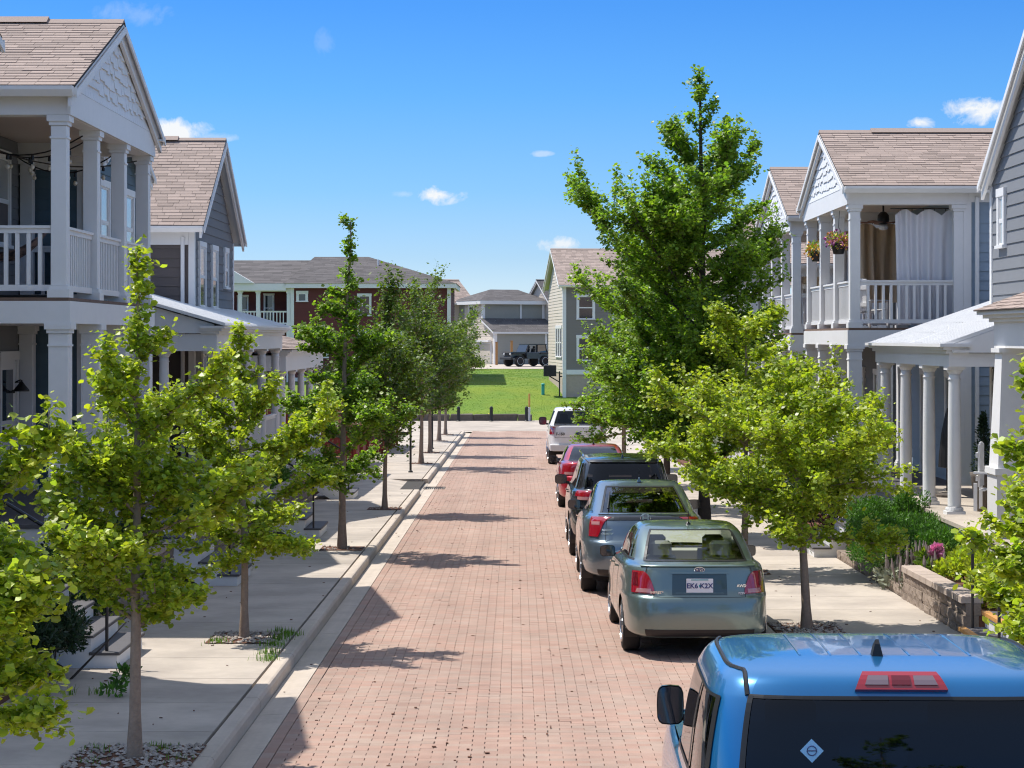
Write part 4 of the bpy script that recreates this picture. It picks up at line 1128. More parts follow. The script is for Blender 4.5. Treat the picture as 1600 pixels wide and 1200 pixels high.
basket('hanging flower basket with purple, pink and orange blooms at the near balcony column', 6.55, 42.0, 5.30, ['petal_purple', 'petal_pink', 'petal_orange', 'petal_yellow'], 9)
def chair(label, x, y, z, rot, mat='white'):
    t = thing('porch_chair', label, 'chair', (x, y, z))
    def b(name, x0, x1, y0, y1, z0, z1):
        m = MB(); m.box(x + x0, x + x1, y + y0, y + y1, z + z0, z + z1); m.build(name, mat, t)
    for sx in (-.29, .24):
        b('leg', sx, sx + .05, -.3, -.25, 0, .56); b('leg', sx, sx + .05, .25, .3, 0, .42); b('armrest', sx - .03, sx + .08, -.34, .3, .56, .59)
    for k in range(5): b('seat_slat', -.235, .235, -.28 + k * .105, -.19 + k * .105, .38 - k * .02, .40 - k * .02)
    for k in range(5): b('back_slat', -.23 + k * .094, -.145 + k * .094, .22 + .0, .245, .36, .98 + .05 * math.sin(math.pi * (k + .5) / 5))
    b('back_rail', -.25, .25, .246, .275, .45, .53); b('back_rail', -.25, .25, .246, .275, .80, .88)
    t.rotation_euler = (0, 0, rot); return t
chair('white wooden armchair on the right balcony behind the railing', 7.35, 43.0, 3.6, 2.2)
chair('white slatted armchair on the near right porch by the tapered pillar', 7.25, 31.2, .8, 1.2)

R1h = thing('grey_house', 'grey lapped-siding house with metal porch roof at the right frame edge', 'house', (9, 31, gz(31)))
siding(R1h, 'x', 8.0, -1, [(24.2, -.4), (34.75, -.4), (34.75, 5.93), (29.475, 9.45), (24.2, 5.93)], 'siding_grey', expo=.205)
trim(R1h, 'rear_body', 8.13, 18, 24.3, 34.7, -1, 5.9, 'siding_grey')
gable_roof(R1h, 7.82, 18, 24.0, 34.95, 6.04, 9.69, seed=91, course=.2, far_side=True, rake=.24)
trim(R1h, 'corner_board', 7.965, 8.09, 34.66, 34.79, -.4, 5.93)
window(R1h, 'x', 8.0, -1, 33.78, 34.08, 4.92, 5.72, 'window_pale', cas=.1); window(R1h, 'x', 8.0, -1, 30.2, 31.1, 4.4, 5.7)
door(R1h, 'x', 8.0, -1, 33.2, 34.1, .63, 2.7); window(R1h, 'x', 8.0, -1, 31.0, 32.0, 1.4, 2.7)
siding(R1h, 'x', 9.0, -1, [(34.76, -.4), (39.0, -.4), (39.0, 4.0), (34.76, 4.0)], 'siding_grey', expo=.19); trim(R1h, 'rear_body', 9.13, 16, 34.96, 39.0, -1, 4.0, 'siding_grey')
window(R1h, 'x', 9.0, -1, 35.3, 36.2, 1.5, 2.8); door(R1h, 'x', 9.0, -1, 37.0, 38.0, .63, 2.75)
rf = metal_shed(R1h, 8.0, 3.76, 6.62, 3.28, 32.2, 34.9); metal_shed(R1h, 9.05, 4.115, 6.62, 3.28, 34.92, 39.0)
porch_frame(R1h, -1, 6.9, 32.3, 38.9, [32.55, 34.55, 36.6, 38.6], .62, 2.95, 3.16, 9.0, .105, base=gz(39) + .05)
m = MB(); m.prism([(6.8, 32.24, 3.17), (8.0, 32.24, 3.17), (8.0, 32.24, 3.72), (6.75, 32.24, 3.285)], (0, -.05, 0)); m.build('porch_gable', 'white', R1h)
trim(R1h, 'flashing', 7.93, 7.99, 32.2, 34.7, 3.77, 3.93)
for k in range(3): # rows of roofing screws across the seams
    f = (.06, .42, .78)[k]; m = MB()
    for j in range(58):
        y = 32.3 + j * .115; x = 6.62 + (8.0 - 6.62) * f; z = 3.28 + (3.76 - 3.28) * f
        m.lathe((x, y, z + .001), [(.012, 0), (.010, .008), (.004, .011)], 6)
    m.build('roof_screws', 'stone_dark', rf, kind='stuff')
# nearest right porch: tapered pillar on a pedestal under a shingled roof
R0h = thing('pillar_porch', 'white porch with a broad tapered pillar at the right frame edge', 'porch', (7.2, 27, gz(27)))
def tpil(y):
    m = MB(); m.add([(x, yy, z) for (hw, z) in ((.27, 1.62), (.20, 3.2)) for (x, yy) in ((6.85 - hw, y - hw), (6.85 + hw, y - hw), (6.85 + hw, y + hw), (6.85 - hw, y + hw))],
                    [(0, 1, 5, 4), (1, 2, 6, 5), (2, 3, 7, 6), (3, 0, 4, 7), (4, 5, 6, 7), (3, 2, 1, 0)]); p = m.build('pillar', 'white', R0h)
    trim(p, 'capital', 6.6, 7.1, y - .25, y + .25, 3.2, 3.26); trim(p, 'plinth', 6.53, 7.17, y - .32, y + .32, 1.53, 1.62); trim(p, 'pedestal', 6.56, 7.14, y - .29, y + .29, -.3, 1.529, 'white_dull')
tpil(28.5); tpil(24.4)
trim(R0h, 'entablature', 6.68, 7.0, 24.1, 28.9, 3.261, 3.62); trim(R0h, 'entablature', 7.01, 8.0, 28.6, 28.9, 3.261, 3.62)
for d, a, b in ((.06, 3.62, 3.67), (.13, 3.67, 3.72), (.2, 3.72, 3.77)): trim(R0h, 'cornice', 6.68 - d, 8.0, 24.1 - d, 28.9 + d, a + .001, b)
m = MB(); m.prism([(6.44, 23.9, 3.775), (6.44, 29.12, 3.775), (7.99, 28.2, 4.4), (7.99, 24.8, 4.4)], (0, 0, -.004)); m.add([(6.44, 29.12, 3.772), (7.99, 29.12, 3.772), (7.99, 28.2, 4.4)], [(0, 1, 2)]); rf = m.build('roof', 'shingle_edge', R0h)
shingles(rf, ((6.44, 23.9, 3.78), (6.44, 29.12, 3.78), (7.99, 24.8, 4.405), (7.99, 28.2, 4.405)), .14, 95, 'shingle_tan'); shingles(rf, ((6.44, 29.12, 3.78), (7.99, 29.12, 3.78), (7.99, 28.2, 4.405), (7.985, 28.2, 4.405)), .14, 96, 'shingle_tan')
trim(R0h, 'porch_floor', 6.5, 8.0, 24.1, 32.1, .60, .66, 'concrete'); trim(R0h, 'porch_skirt', 6.56, 8.0, 24.2, 32.0, -.4, .599, 'white_dull')
um = thing('folded_umbrella', 'black folded patio umbrella standing on the right porch', 'umbrella', (7.55, 36.2, .62))
m = MB(); m.lathe((7.55, 36.2, .62), [(.02, .1), (.02, .5), (.16, .52), (.15, .7), (.11, 1.1), (.04, 1.45), (.012, 1.55)], 12); m.build('canopy', 'plastic_black', um); m = MB(); m.lathe((7.55, 36.2, .62), [(.22, 0), (.22, .04), (.05, .09)], 14); m.build('base', 'stone_dark', um)
tp = thing('potted_conifer', 'slim dark potted conifer on the right porch beside the pillar', 'plant', (7.5, 33.2, .62))
m = MB(); m.lathe((7.5, 33.2, .62), [(.13, 0), (.2, .55), (.22, .62), (.18, .62)], 14); m.build('pot', 'stone_dark', tp, smooth=True)
leaf_cloud('foliage', 'conifer_dark', [(7.5, 33.2, 1.35), (7.5, 33.2, 1.6), (7.5, 33.2, 1.85), (7.5, 33.2, 2.05)], [(.17, .17, .18), (.15, .15, .2), (.10, .10, .2), (.05, .05, .16)], 2600, .055, 3, tp, aspect=.3)
m = MB(); m.tube([(7.5, 33.2, 1.2), (7.5, 33.2, 2.0)], [.02, .006], 6); m.build('trunk', 'bark_dark', tp)

# ------------------------------------------------------------------ buildings beyond the cross street
RB = thing('red_building', 'dark red hip-roofed building with white balcony across the cross street', 'building', (-10, 138, 0))
siding(RB, 'y', 138, -1, [(-14.9, -1.2), (-4.4, -1.2), (-4.4, 6.9), (-14.9, 6.9)], 'siding_red', expo=.2, single=True)
siding(RB, 'x', -4.4, 1, [(138, -1.2), (148, -1.2), (148, 6.9), (138, 6.9)], 'siding_red', expo=.2, single=False)
siding(RB, 'y', 140.2, -1, [(-24, -1.2), (-14.9, -1.2), (-14.9, 6.9), (-24, 6.9)], 'siding_red', expo=.2, single=True)
trim(RB, 'rear_body', -24, -4.55, 140.4, 147.9, -1.2, 6.85, 'siding_red'); trim(RB, 'rear_body', -14.8, -4.55, 138.15, 140.39, -1.2, 6.85, 'siding_red')
for x in (-14.95, -4.52): trim(RB, 'corner_board', x - .06, x + .16, 137.93, 137.97, -1.2, 6.9)
trim(RB, 'corner_board', -4.37, -4.33, 137.97, 138.15, -1.2, 6.9); trim(RB, 'downspout', -6.95, -6.85, 137.9, 137.97, 3.2, 5.4)
trim(RB, 'fascia', -15.3, -4.0, 137.55, 137.75, 6.72, 7.02); trim(RB, 'fascia', -4.2, -4.0, 137.76, 148.3, 6.72, 7.02); trim(RB, 'soffit', -15.3, -4.0, 137.76, 138.0, 6.88, 6.91)
trim(RB, 'belt_board', -14.9, -4.4, 137.92, 137.97, .5, .75)
def hip(h, a, b, y0, y1, ra, rb, ze, zr, mat, seed, course=.3):
    ym = (y0 + y1) / 2; A, B, C, D = (a, y0, ze), (b, y0, ze), (b, y1, ze), (a, y1, ze); E, F = (ra, ym, zr), (rb, ym, zr)
    m = MB(); m.add([A, B, C, D, E, F], [(0, 1, 5, 4), (1, 2, 5), (2, 3, 4, 5), (3, 0, 4), (3, 2, 1, 0)]); rf = m.build('roof', 'shingle_edge', h)
    shingles(rf, (A, B, E, F), course, seed, mat, wid=(.5, .9)); shingles(rf, (B, C, F, (rb, ym + .01, zr)), course, seed + 1, mat, wid=(.5, .9)); shingles(rf, (D, A, (ra, ym + .01, zr), E), course, seed + 2, mat, wid=(.5, .9)); return rf
rf = hip(RB, -15.4, -3.95, 137.5, 148.5, -13.9, -10.2, 7.02, 9.0, 'shingle_grey', 101)
m = MB(); m.tube([(-9.4, 141.2, 8.0), (-9.4, 141.2, 8.75)], .07, 8); m.build('vent_pipe', 'white_dull', rf)
m = MB(); m.prism([(-26, 137.9, 7.02), (-15.0, 137.9, 7.02), (-14.0, 143, 8.75), (-26, 143, 8.75)], (0, 0, -.1)); rf = m.build('roof', 'shingle_edge', RB)
shingles(rf, ((-26, 137.9, 7.03), (-14.2, 137.9, 7.03), (-26, 143, 8.76), (-14, 143, 8.76)), .3, 105, 'shingle_grey', wid=(.5, .9))
trim(RB, 'fascia', -24, -15.31, 137.75, 137.95, 6.55, 7.02); trim(RB, 'beam', -24, -15, 137.96, 138.3, 6.5, 6.82)
m = MB(); m.prism([(-22.5, 137.6, 7.03), (-17.4, 137.6, 7.03), (-19.6, 137.6, 8.35)], (0, .6, 0)); m.build('porch_gable', 'white', RB)
for x in (-18.4, -17.2, -15.15): column(RB, x, 138.15, 4.25, 6.5, .26)
trim(RB, 'balcony_floor', -24, -15.0, 138.0, 140.19, 4.0, 4.24, 'white'); railing(RB, (-24, 138.12, 4.25), (-15.3, 138.12, 4.25), h=.95, sp=.22, w=.06)
for x in (-18.4, -15.15): column(RB, x, 138.15, .3, 3.99, .3)
window(RB, 'y', 140.2, -1, -17.0, -16.45, 4.55, 6.3); window(RB, 'y', 140.2, -1, -18.8, -18.2, 4.4, 6.2)
window(RB, 'y', 138.0, -1, -14.5, -14.0, 5.85, 6.35, split=False, cas=.14)
window(RB, 'y', 138.0, -1, -10.45, -9.75, 2.1, 3.75, cas=.12); window(RB, 'y', 138.0, -1, -13.4, -12.6, 2.1, 3.75, cas=.12); window(RB, 'y', 138.0, -1, -7.6, -6.9, 2.1, 3.75, cas=.12); window(RB, 'y', 138.0, -1, -10.45, -9.75, 4.9, 6.2, cas=.12)
m = MB(); m.prism([(-4.3, 139.2, 2.4), (-2.9, 139.2, 2.4), (-4.3, 139.2, 3.2)], (0, 2.6, 0)); m.build('side_porch_roof', 'white', RB)
for yy in (139.4, 141.5):
    m = MB(); m.tube([(-4.35, yy, 1.6), (-3.1, yy, 2.39)], .06, 6); m.build('bracket', 'white', RB)

GH = thing('beige_house', 'pale beige house with grey hip roof and garage behind the lawn', 'house', (-2.85, 178, 0))
gx, gy = -2.85, 178.0
def G(x, y): return (gx + x, gy + y)
siding(GH, 'x', gx, -1, [(gy, .6), (gy + 4.0, .6), (gy + 4.0, 6.35), (gy, 6.35)], 'siding_beige', expo=.21, single=False)
siding(GH, 'y', gy, -1, [(gx, .6), (gx + 5.8, .6), (gx + 5.8, 6.35), (gx, 6.35)], 'siding_olive_shade', expo=.21, single=False)
trim(GH, 'rear_body', gx + .14, gx + 5.7, gy + .14, gy + 6, .6, 6.3, 'siding_olive_shade')
siding(GH, 'x', gx, -1, [(gy - 2.6, .6), (gy - .001, .6), (gy - .001, 5.0), (gy - 2.6, 3.95)], 'siding_beige', expo=.21, single=False)
siding(GH, 'y', gy - 2.6, -1, [(gx, .6), (gx + 9.5, .6), (gx + 9.5, 3.95), (gx, 3.95)], 'siding_olive_shade', expo=.21, single=False)
trim(GH, 'rear_body', gx + .14, gx + 9.5, gy - 2.45, gy - .14, .6, 3.9, 'siding_olive_shade')
m = MB(); m.prism([(gx - .3, gy - 2.95, 3.9), (gx + 9.8, gy - 2.95, 3.9), (gx + 9.8, gy - .03, 5.08), (gx - .3, gy - .03, 5.08)], (0, 0, -.14)); rf = m.build('roof', 'white', GH)
shingles(rf, ((gx - .3, gy - 2.95, 3.905), (gx + 9.8, gy - 2.95, 3.905), (gx - .3, gy - .03, 5.085), (gx + 9.8, gy - .03, 5.085)), .3, 121, 'shingle_grey', wid=(.5, .9))
for (x, y, z0, z1) in ((gx, gy, 5.0, 6.35), (gx, gy - 2.6, .6, 3.8)): trim(GH, 'corner_board', x - .05, x + .2, y - .05, y + .2, z0, z1)
trim(GH, 'corner_board', gx + 5.6, gx + 5.85, gy - .05, gy - .03, 5.05, 6.35); trim(GH, 'batten', gx + 3.5, gx + 3.65, gy - .06, gy - .03, 5.05, 6.35); trim(GH, 'batten', gx + 4.7, gx + 4.85, gy - 2.66, gy - 2.63, .6, 3.75)
trim(GH, 'fascia', gx - .4, gx + 6.1, gy - .4, gy - .28, 6.3, 6.62); trim(GH, 'fascia', gx - .4, gx - .28, gy - .27, gy + 6.4, 6.3, 6.62)
hip(GH, gx - .42, gx + 6.1, gy - .42, gy + 6.4, gx + 2.0, gx + 4.6, 6.62, 7.65, 'shingle_grey', 125)
window(GH, 'x', gx, -1, gy + 2.0, gy + 2.9, 4.75, 6.1, cas=.13)
m = MB(); fbox(m, 'x', gx, 0, -.06, gy - 1.95, gy + 1.35, .7, 3.05); gd = m.build('garage_door', 'white', GH)
for k in range(4):
    m = MB(); fbox(m, 'x', gx - .06, 0, -.035, gy - 1.8, gy + 1.2, .72 + k * .55, 1.24 + k * .55); m.build('door_panel', 'siding_beige', gd)
trim(GH, 'garage_header', gx - .35, gx - .06, gy - 2.0, gy + 1.4, 3.06, 3.2, 'white')
siding(GH, 'x', gx + 5.9, -1, [(gy - 1.2, .6), (gy + 3.6, .6), (gy + 3.6, 6.3), (gy + 1.2, 8.2), (gy - 1.2, 6.3)], 'siding_beige', expo=.21, single=False)
trim(GH, 'rear_body', gx + 6.04, gx + 13, gy - 1.2, gy + 3.6, .6, 6.3, 'siding_olive_shade')
gable_roof(GH, gx + 5.6, gx + 13, gy - 1.6, gy + 4.0, 6.35, 8.5, 'shingle_grey', seed=131, course=.3, vent=False)
gable_roof(GH, gx - 9, gx + 1.5, gy + 5.0, gy + 13, 6.5, 8.6, 'shingle_tan', seed=133, course=.3, vent=True, rakes=False)
trim(GH, 'rear_wing', gx - 8.6, gx + 1, gy + 5.6, gy + 12.6, .6, 6.45, 'siding_beige')
GH.rotation_euler = (0, 0, R(24))

HH = thing('tall_beige_house', 'tall beige gabled house with shade-coloured taupe front on the right of the lawn', 'house', (3.0, 130, 0))
hx, hy = 3.0, 130.0
siding(HH, 'x', hx, -1, [(hy, 1.2), (hy + 10, 1.2), (hy + 10, 6.6), (hy + 5, 9.0), (hy, 6.6)], 'siding_beige', expo=.2, single=True)
siding(HH, 'y', hy, -1, [(hx, 1.2), (hx + 14, 1.2), (hx + 14, 6.6), (hx, 6.6)], 'siding_taupe_shade', expo=.2, single=False)
trim(HH, 'rear_body', hx + .14, hx + 14, hy + .14, hy + 9.9, -2, 6.55, 'siding_brown'); trim(HH, 'foundation', hx + .02, hx + 14, hy + .03, hy + 9.97, -2.0, 1.19, 'block_cap')
trim(HH, 'corner_board', hx - .06, hx + .16, hy - .06, hy + .12, -1.5, 6.6); trim(HH, 'belt_board', hx + .17, hx + 14, hy - .05, hy - .03, 1.1, 1.4)
gable_roof(HH, hx - .35, hx + 14.5, hy - .45, hy + 10.45, 6.72, 9.2, 'shingle_tan', seed=141, course=.25, vent=False)
for x in (hx + .95, hx + 3.2, hx + 5.5): window(HH, 'y', hy, -1, x, x + .9, 4.6, 6.0, cas=.14); window(HH, 'y', hy, -1, x, x + .9, 2.0, 3.4, cas=.14)
for k in range(3): window(HH, 'x', hx, -1, hy + 1.0 + k * 1.3, hy + 1.9 + k * 1.3, 2.2, 4.0, cas=.15)
HH.rotation_euler = (0, 0, R(4.5))

# ------------------------------------------------------------------ street furniture near and far
for i, (x, lab) in enumerate(((-3.32, 'leftmost black bollard in front of the stone edging'), (-1.42, 'middle black bollard in front of the stone edging'), (.62, 'black bollard beside the white marker post'))):
    t = thing('bollard', lab, 'bollard', (x, 119.9, -1.45), 'bollards at the street end')
    m = MB(); m.lathe((x, 119.9, -1.45), [(.12, 0), (.12, .06), (.095, .08), (.095, .72), (.11, .74), (.11, .78), (.07, .86), (.02, .89)], 14); m.build('post', 'black_metal', t, smooth=False)
STN = []
for k in range(7):
    r_ = random.Random(k + 3); m = MB(); L, hh, dd = 1.0, .42, .42
    m.bevbox(-L / 2, L / 2, -dd / 2, dd / 2, -hh / 2, hh / 2, .045); m.v = [(a + r_.uniform(-.03, .03), b + r_.uniform(-.04, .04), c + r_.uniform(-.03, .03)) for (a, b, c) in m.v]
    me = bpy.data.meshes.new('stone'); me.from_pydata(m.v, [], m.f); me.materials.append(MATS['stone_dark']); me.update(); STN.append(me)
sw = thing('stone_edging', 'row of dark rough stone blocks edging the lawn', 'stone wall', (-3, 120.7, -1.45))
x = -9.0; k = 0
while x < .6:
    L = rng.uniform(.8, 1.7); link('stone', STN[k % 7], sw, (x + L / 2, 120.75, -1.25 + rng.uniform(-.02, .02)), (0, 0, rng.uniform(-.02, .02)), (L * .98, 1, rng.uniform(.9, 1.05))); x += L; k += 1
t = thing('marker_post', 'white utility marker post with orange top at the lawn edge', 'marker post', (.78, 120.1, -1.45))
m = MB(); m.bevbox(.72, .84, 120.04, 120.16, -1.45, -.62, .02); m.build('post', 'white', t); m = MB(); m.bevbox(.725, .835, 120.045, 120.155, -.62, .18, .04); m.build('sleeve', 'wood_orange', t)
t = thing('utility_pedestal', 'teal plastic utility pedestal standing on the lawn', 'pedestal', (1.72, 131, -.2))
m = MB(); m.bevbox(1.62, 1.82, 130.9, 131.1, gz(131) - .05, gz(131) + .62, .04); m.build('body', 'teal_plastic', t); m = MB(); m.bevbox(1.60, 1.84, 130.88, 131.12, gz(131) + .62, gz(131) + .72, .05); m.build('cap', 'teal_plastic', t)
m = MB(); m.lathe((-1.6, 123.0, gz(123)), [(.03, 0), (.06, .05), (.055, .1), (.02, .14)], 8); tag(m.build('marker_flag', 'yellow_paint'), 'tiny yellow marker in the grass near the bollards', 'marker')
t = thing('air_conditioner', 'dark louvred air conditioner on a raised bracket at the tall beige house', 'air conditioner', (2.3, 131, 1.1))
m = MB(); m.bevbox(1.75, 2.55, 130.2, 130.95, .98, 1.68, .03); m.build('case', 'plastic_black', t)
for k in range(9):
    m = MB(); m.box(1.80 + k * .08, 1.84 + k * .08, 130.17, 130.199, 1.03, 1.62); m.build('louvre', 'black_metal', t)
m = MB(); m.tube([(2.75, 130.3, -.6), (2.75, 130.3, 1.3)], .05, 6); m.tube([(2.1, 130.3, 1.0), (2.75, 130.3, .62)], .04, 6); m.tube([(2.75, 130.3, .97), (3.0, 130.3, .97)], .04, 6); m.build('bracket', 'black_metal', t)
for (x, y, h, lab) in ((-1.6, 171.5, 1.9, 'tall brown wooden post beside the garage'), (-.35, 172.5, 2.0, 'light wooden post behind the parked off-roader')):
    t = thing('wooden_post', lab, 'post', (x, y, gz(y))); m = MB(); m.bevbox(x - .1, x + .1, y - .1, y + .1, gz(y) - .05, gz(y) + h, .02); m.build('post', 'wood_post', t); m = MB(); m.prism([(x - .13, y - .13, gz(y) + h), (x + .13, y - .13, gz(y) + h), (x + .13, y + .13, gz(y) + h), (x - .13, y + .13, gz(y) + h)], (0, 0, .05)); m.build('cap', 'wood_post', t)
for (x, y, h, lab) in ((-3.2, 62.9, 2.9, 'slim black pole between the far left trees'), (-3.25, 80.5, 2.7, 'farther slim black pole on the left sidewalk')):
    t = thing('street_pole', lab, 'pole', (x, y, gz(y) + .13)); m = MB(); z = gz(y) + .13; m.lathe((x, y, z), [(.07, 0), (.07, .04), (.035, .06), (.032, h)], 10); m.build('pole', 'black_metal', t)

# ------------------------------------------------------------------ vehicles
def pchip(Y):
    """monotone cubic through unit-spaced samples"""
    Y = np.asarray(Y, float); n = len(Y); d = np.diff(Y); m = np.zeros(n)
    for i in range(1, n - 1):
        m[i] = 0 if d[i - 1] * d[i] <= 0 else 2 * d[i - 1] * d[i] / (d[i - 1] + d[i])
    m[0], m[-1] = d[0], d[-1]
    def f(x):
        i = int(min(max(math.floor(x), 0), n - 2)); t = x - i
        return (2 * t ** 3 - 3 * t * t + 1) * Y[i] + (t ** 3 - 2 * t * t + t) * m[i] + (-2 * t ** 3 + 3 * t * t) * Y[i + 1] + (t ** 3 - t * t) * m[i + 1]
    return f
class Shell:
    """closed body surface lofted through rounded plan outlines; ring = (z_rear, z_front, y_rear, y_front, half_width, squareness)"""
    T = .8
    def __init__(s, rings): s.n = len(rings); s.f = [pchip([r[k] for r in rings]) for k in range(6)]
    def at(s, pos, sg, r):
        zr, zf, yr, yf, w, n = (f(r) for f in s.f)
        yc, b, T = (yr + yf) / 2, (yf - yr) / 2, s.T
        def corner(fr, ysign):
            p1 = math.acos(min(1, T ** (n / 2))); p2 = math.asin(min(1, T ** (n / 2)))
            p = p1 + (p2 - p1) * fr
            return math.cos(p) ** (2 / n), ysign * math.sin(p) ** (2 / n)
        if pos <= 1: t = pos * T; x, y = t, -(1 - t ** n) ** (1 / n)
        elif pos < 2: x, y = corner(pos - 1, -1)
        elif pos <= 3: y = (pos - 2) * 2 * T - T; x = (1 - abs(y) ** n) ** (1 / n)
        elif pos < 4: x, y = corner(4 - pos, 1)
        else: t = (5 - pos) * T; x, y = t, (1 - t ** n) ** (1 / n)
        yy = yc + b * y; fr = (yy - yr) / (yf - yr)
        return Vector((sg * w * x, yy, zr + (zf - zr) * fr))
    def nrm(s, pos, sg, r):
        e = 1e-3; r1, r0 = min(r + e, s.n - 1), max(r - e, 0); p1, p0 = min(pos + e, 5), max(pos - e, 0)
        a = s.at(p1, sg, r) - s.at(p0, sg, r); b = s.at(pos, sg, r1) - s.at(pos, sg, r0)
        n = a.cross(b)
        if sg < 0: n = -n
        return n.normalized() if n.length > 1e-9 else Vector((0, 0, 1))
    def patch(s, m, p0, p1, r0, r1, off, sg=None, nu=8, nv=6, mi=0, edge=True):
        """skin patch raised by off; sg None spans both sides of the rear centre line (p0 = -p1)"""
        vs = []; rs = np.linspace(r0, r1, nv + 1)
        U = [np.linspace(p0(j / nv) if callable(p0) else p0, p1(j / nv) if callable(p1) else p1, nu + 1) for j in range(nv + 1)]
        for r, us in zip(rs, U):
            for u in us:
                g = sg if sg else (1 if u >= 0 else -1); q = s.at(abs(u) if not sg else u, g, r); nn = s.nrm(abs(u) if not sg else u, g, r)
                vs.append(q + nn * off)
        fs = [(j * (nu + 1) + i, j * (nu + 1) + i + 1, (j + 1) * (nu + 1) + i + 1, (j + 1) * (nu + 1) + i) for j in range(nv) for i in range(nu)]
        m.add(vs, fs, mi)
        if edge:                                   # skirt back to the skin so the piece has thickness
            ring = [(0, i) for i in range(nu + 1)] + [(j, nu) for j in range(1, nv + 1)] + [(nv, i) for i in range(nu - 1, -1, -1)] + [(j, 0) for j in range(nv - 1, 0, -1)]
            o = []; inn = []
            for (j, i) in ring:
                u = U[j][i]; g = sg if sg else (1 if u >= 0 else -1); pp = abs(u) if not sg else u
                o.append(vs[j * (nu + 1) + i]); inn.append(s.at(pp, g, rs[j]) - s.nrm(pp, g, rs[j]) * .004)
            k = len(ring); m.add(o + inn, [(a, (a + 1) % k, k + (a + 1) % k, k + a) for a in range(k)], mi)
        return m
    def skin(s, panes, rmin=0.0, sub=3, nside=44, arches=(), rarch=.36, arch_rmax=5):
        """grid over the whole shell; returns {label: MB}. panes: (label, sg or 0, p0, p1, r0, r1)"""
        R_ = set(np.round(np.arange(rmin, s.n - 1 + 1e-6, 1.0 / sub), 4).tolist()); Pp = set(np.round(np.concatenate([np.linspace(0, 1, 9), np.linspace(1, 2, 6), np.linspace(2, 3, nside), np.linspace(3, 4, 5), np.linspace(4, 5, 7)]), 4).tolist())
        for (_, _, p0, p1, r0, r1) in panes: Pp |= {round(p0, 4), round(p1, 4)}; R_ |= {round(r0, 4), round(r1, 4)}
        R_ = sorted(R_); Pp = sorted(Pp)
        loop = [(p, 1) for p in Pp] + [(p, -1) for p in reversed(Pp) if 0 < p < 5]
        V = [[s.at(p, g, r) for (p, g) in loop] for r in R_]
        nl = len(loop); out = {}
        faces = []
        for j in range(len(R_) - 1):
            for i in range(nl):
                i2 = (i + 1) % nl; (pa, ga), (pb, gb) = loop[i], loop[i2]
                g = ga if pa not in (0, 5) else gb
                pm_, rm = (pa + pb) / 2, (R_[j] + R_[j + 1]) / 2
                lab = 'body'
                for (nm, sg, p0, p1, r0, r1) in panes:
                    if (sg == 0 or sg == g) and p0 <= pm_ <= p1 and r0 <= rm <= r1: lab = nm + ('_' + ('r' if g > 0 else 'l') if sg else '')
                c = (V[j][i] + V[j][i2] + V[j + 1][i] + V[j + 1][i2]) / 4
                cut = False
                if 1.5 < pm_ < 3.5 and rm < arch_rmax:
                    for (ya, za) in arches:
                        if math.hypot(c.y - ya, c.z - za) < rarch: cut = True
                faces.append((j, i, i2, lab, cut))
        keep = set(); rem = set()
        for (j, i, i2, lab, cut) in faces:
            (rem if cut else keep).update([(j, i), (j, i2), (j + 1, i), (j + 1, i2)])
        for (j, i) in rem & keep:                  # round the wheel openings
            q = V[j][i]
            ya, za = min(arches, key=lambda a: math.hypot(q.y - a[0], q.z - a[1])); d = math.hypot(q.y - ya, q.z - za)
            if d > 1e-6: q.y = ya + (q.y - ya) * rarch / d; q.z = max(za + (q.z - za) * rarch / d, .2)
        for (j, i, i2, lab, cut) in faces:
            if cut: continue
            out.setdefault(lab, MB()).add([V[j][i], V[j][i2], V[j + 1][i2], V[j + 1][i]], [(0, 1, 2, 3)])
        out.setdefault('body', MB()).add(V[-1], [tuple(range(nl))])
        return out
def weld_build(mb, name, mat, parent, smooth=True):
    """build with coincident corners merged so that shading is smooth"""
    key = {}; vs = []; idx = []
    for p in mb.v:
        k = (round(p[0], 4), round(p[1], 4), round(p[2], 4))
        if k not in key: key[k] = len(vs); vs.append(p)
        idx.append(key[k])
    m = MB(); m.v = vs; m.m = []
    for f, mi in zip(mb.f, mb.m):
        g = [];
        for a in f:
            if idx[a] not in g: g.append(idx[a])
        if len(g) >= 3: m.f.append(tuple(g)); m.m.append(mi)
    return m.build(name, mat, parent, smooth=smooth)
def wheel(car, x, y, r, w, side, spokes=5, rim='rim_alloy'):
    """tyre with tread shoulders, dished rim and spokes; side = outward x direction"""
    m = MB(); h = w / 2
    m.lathe((x, y, r), [(r * .62, -h), (r * .9, -h * 1.02), (r * .97, -h * .88), (r, -h * .6), (r, h * .6), (r * .97, h * .88), (r * .9, h * 1.02), (r * .62, h)], 30, axis='x')
    ty = m.build('tyre', 'rubber', car, smooth=True)
    m = MB(); m.lathe((x, y, r), [(r * .63, -h * .7), (r * .63, h * .7)], 26, axis='x', mi=0); o = side * h * .75
    for k in range(spokes):
        a = 2 * math.pi * k / spokes + .3; d = Vector((0, math.cos(a), math.sin(a))); e = Vector((0, -math.sin(a), math.cos(a))); c = Vector((x + o, y, r))
        m.prism([c + d * r * .1 - e * r * .1, c + d * r * .1 + e * r * .1, c + d * r * .62 + e * r * .07, c + d * r * .62 - e * r * .07], (side * .025, 0, 0), mi=1)
    m.lathe((x + o, y, r), [(r * .14, -.01), (r * .14, .03 * 1)], 12, axis='x', mi=1)
    m.tube([Vector((x + side * h * .98, y + r * .66 * math.cos(t), r + r * .66 * math.sin(t))) for t in np.linspace(0, 2 * math.pi, 25)], .018, 5, mi=1)
    m.build('rim', ['interior_dark', rim], car)
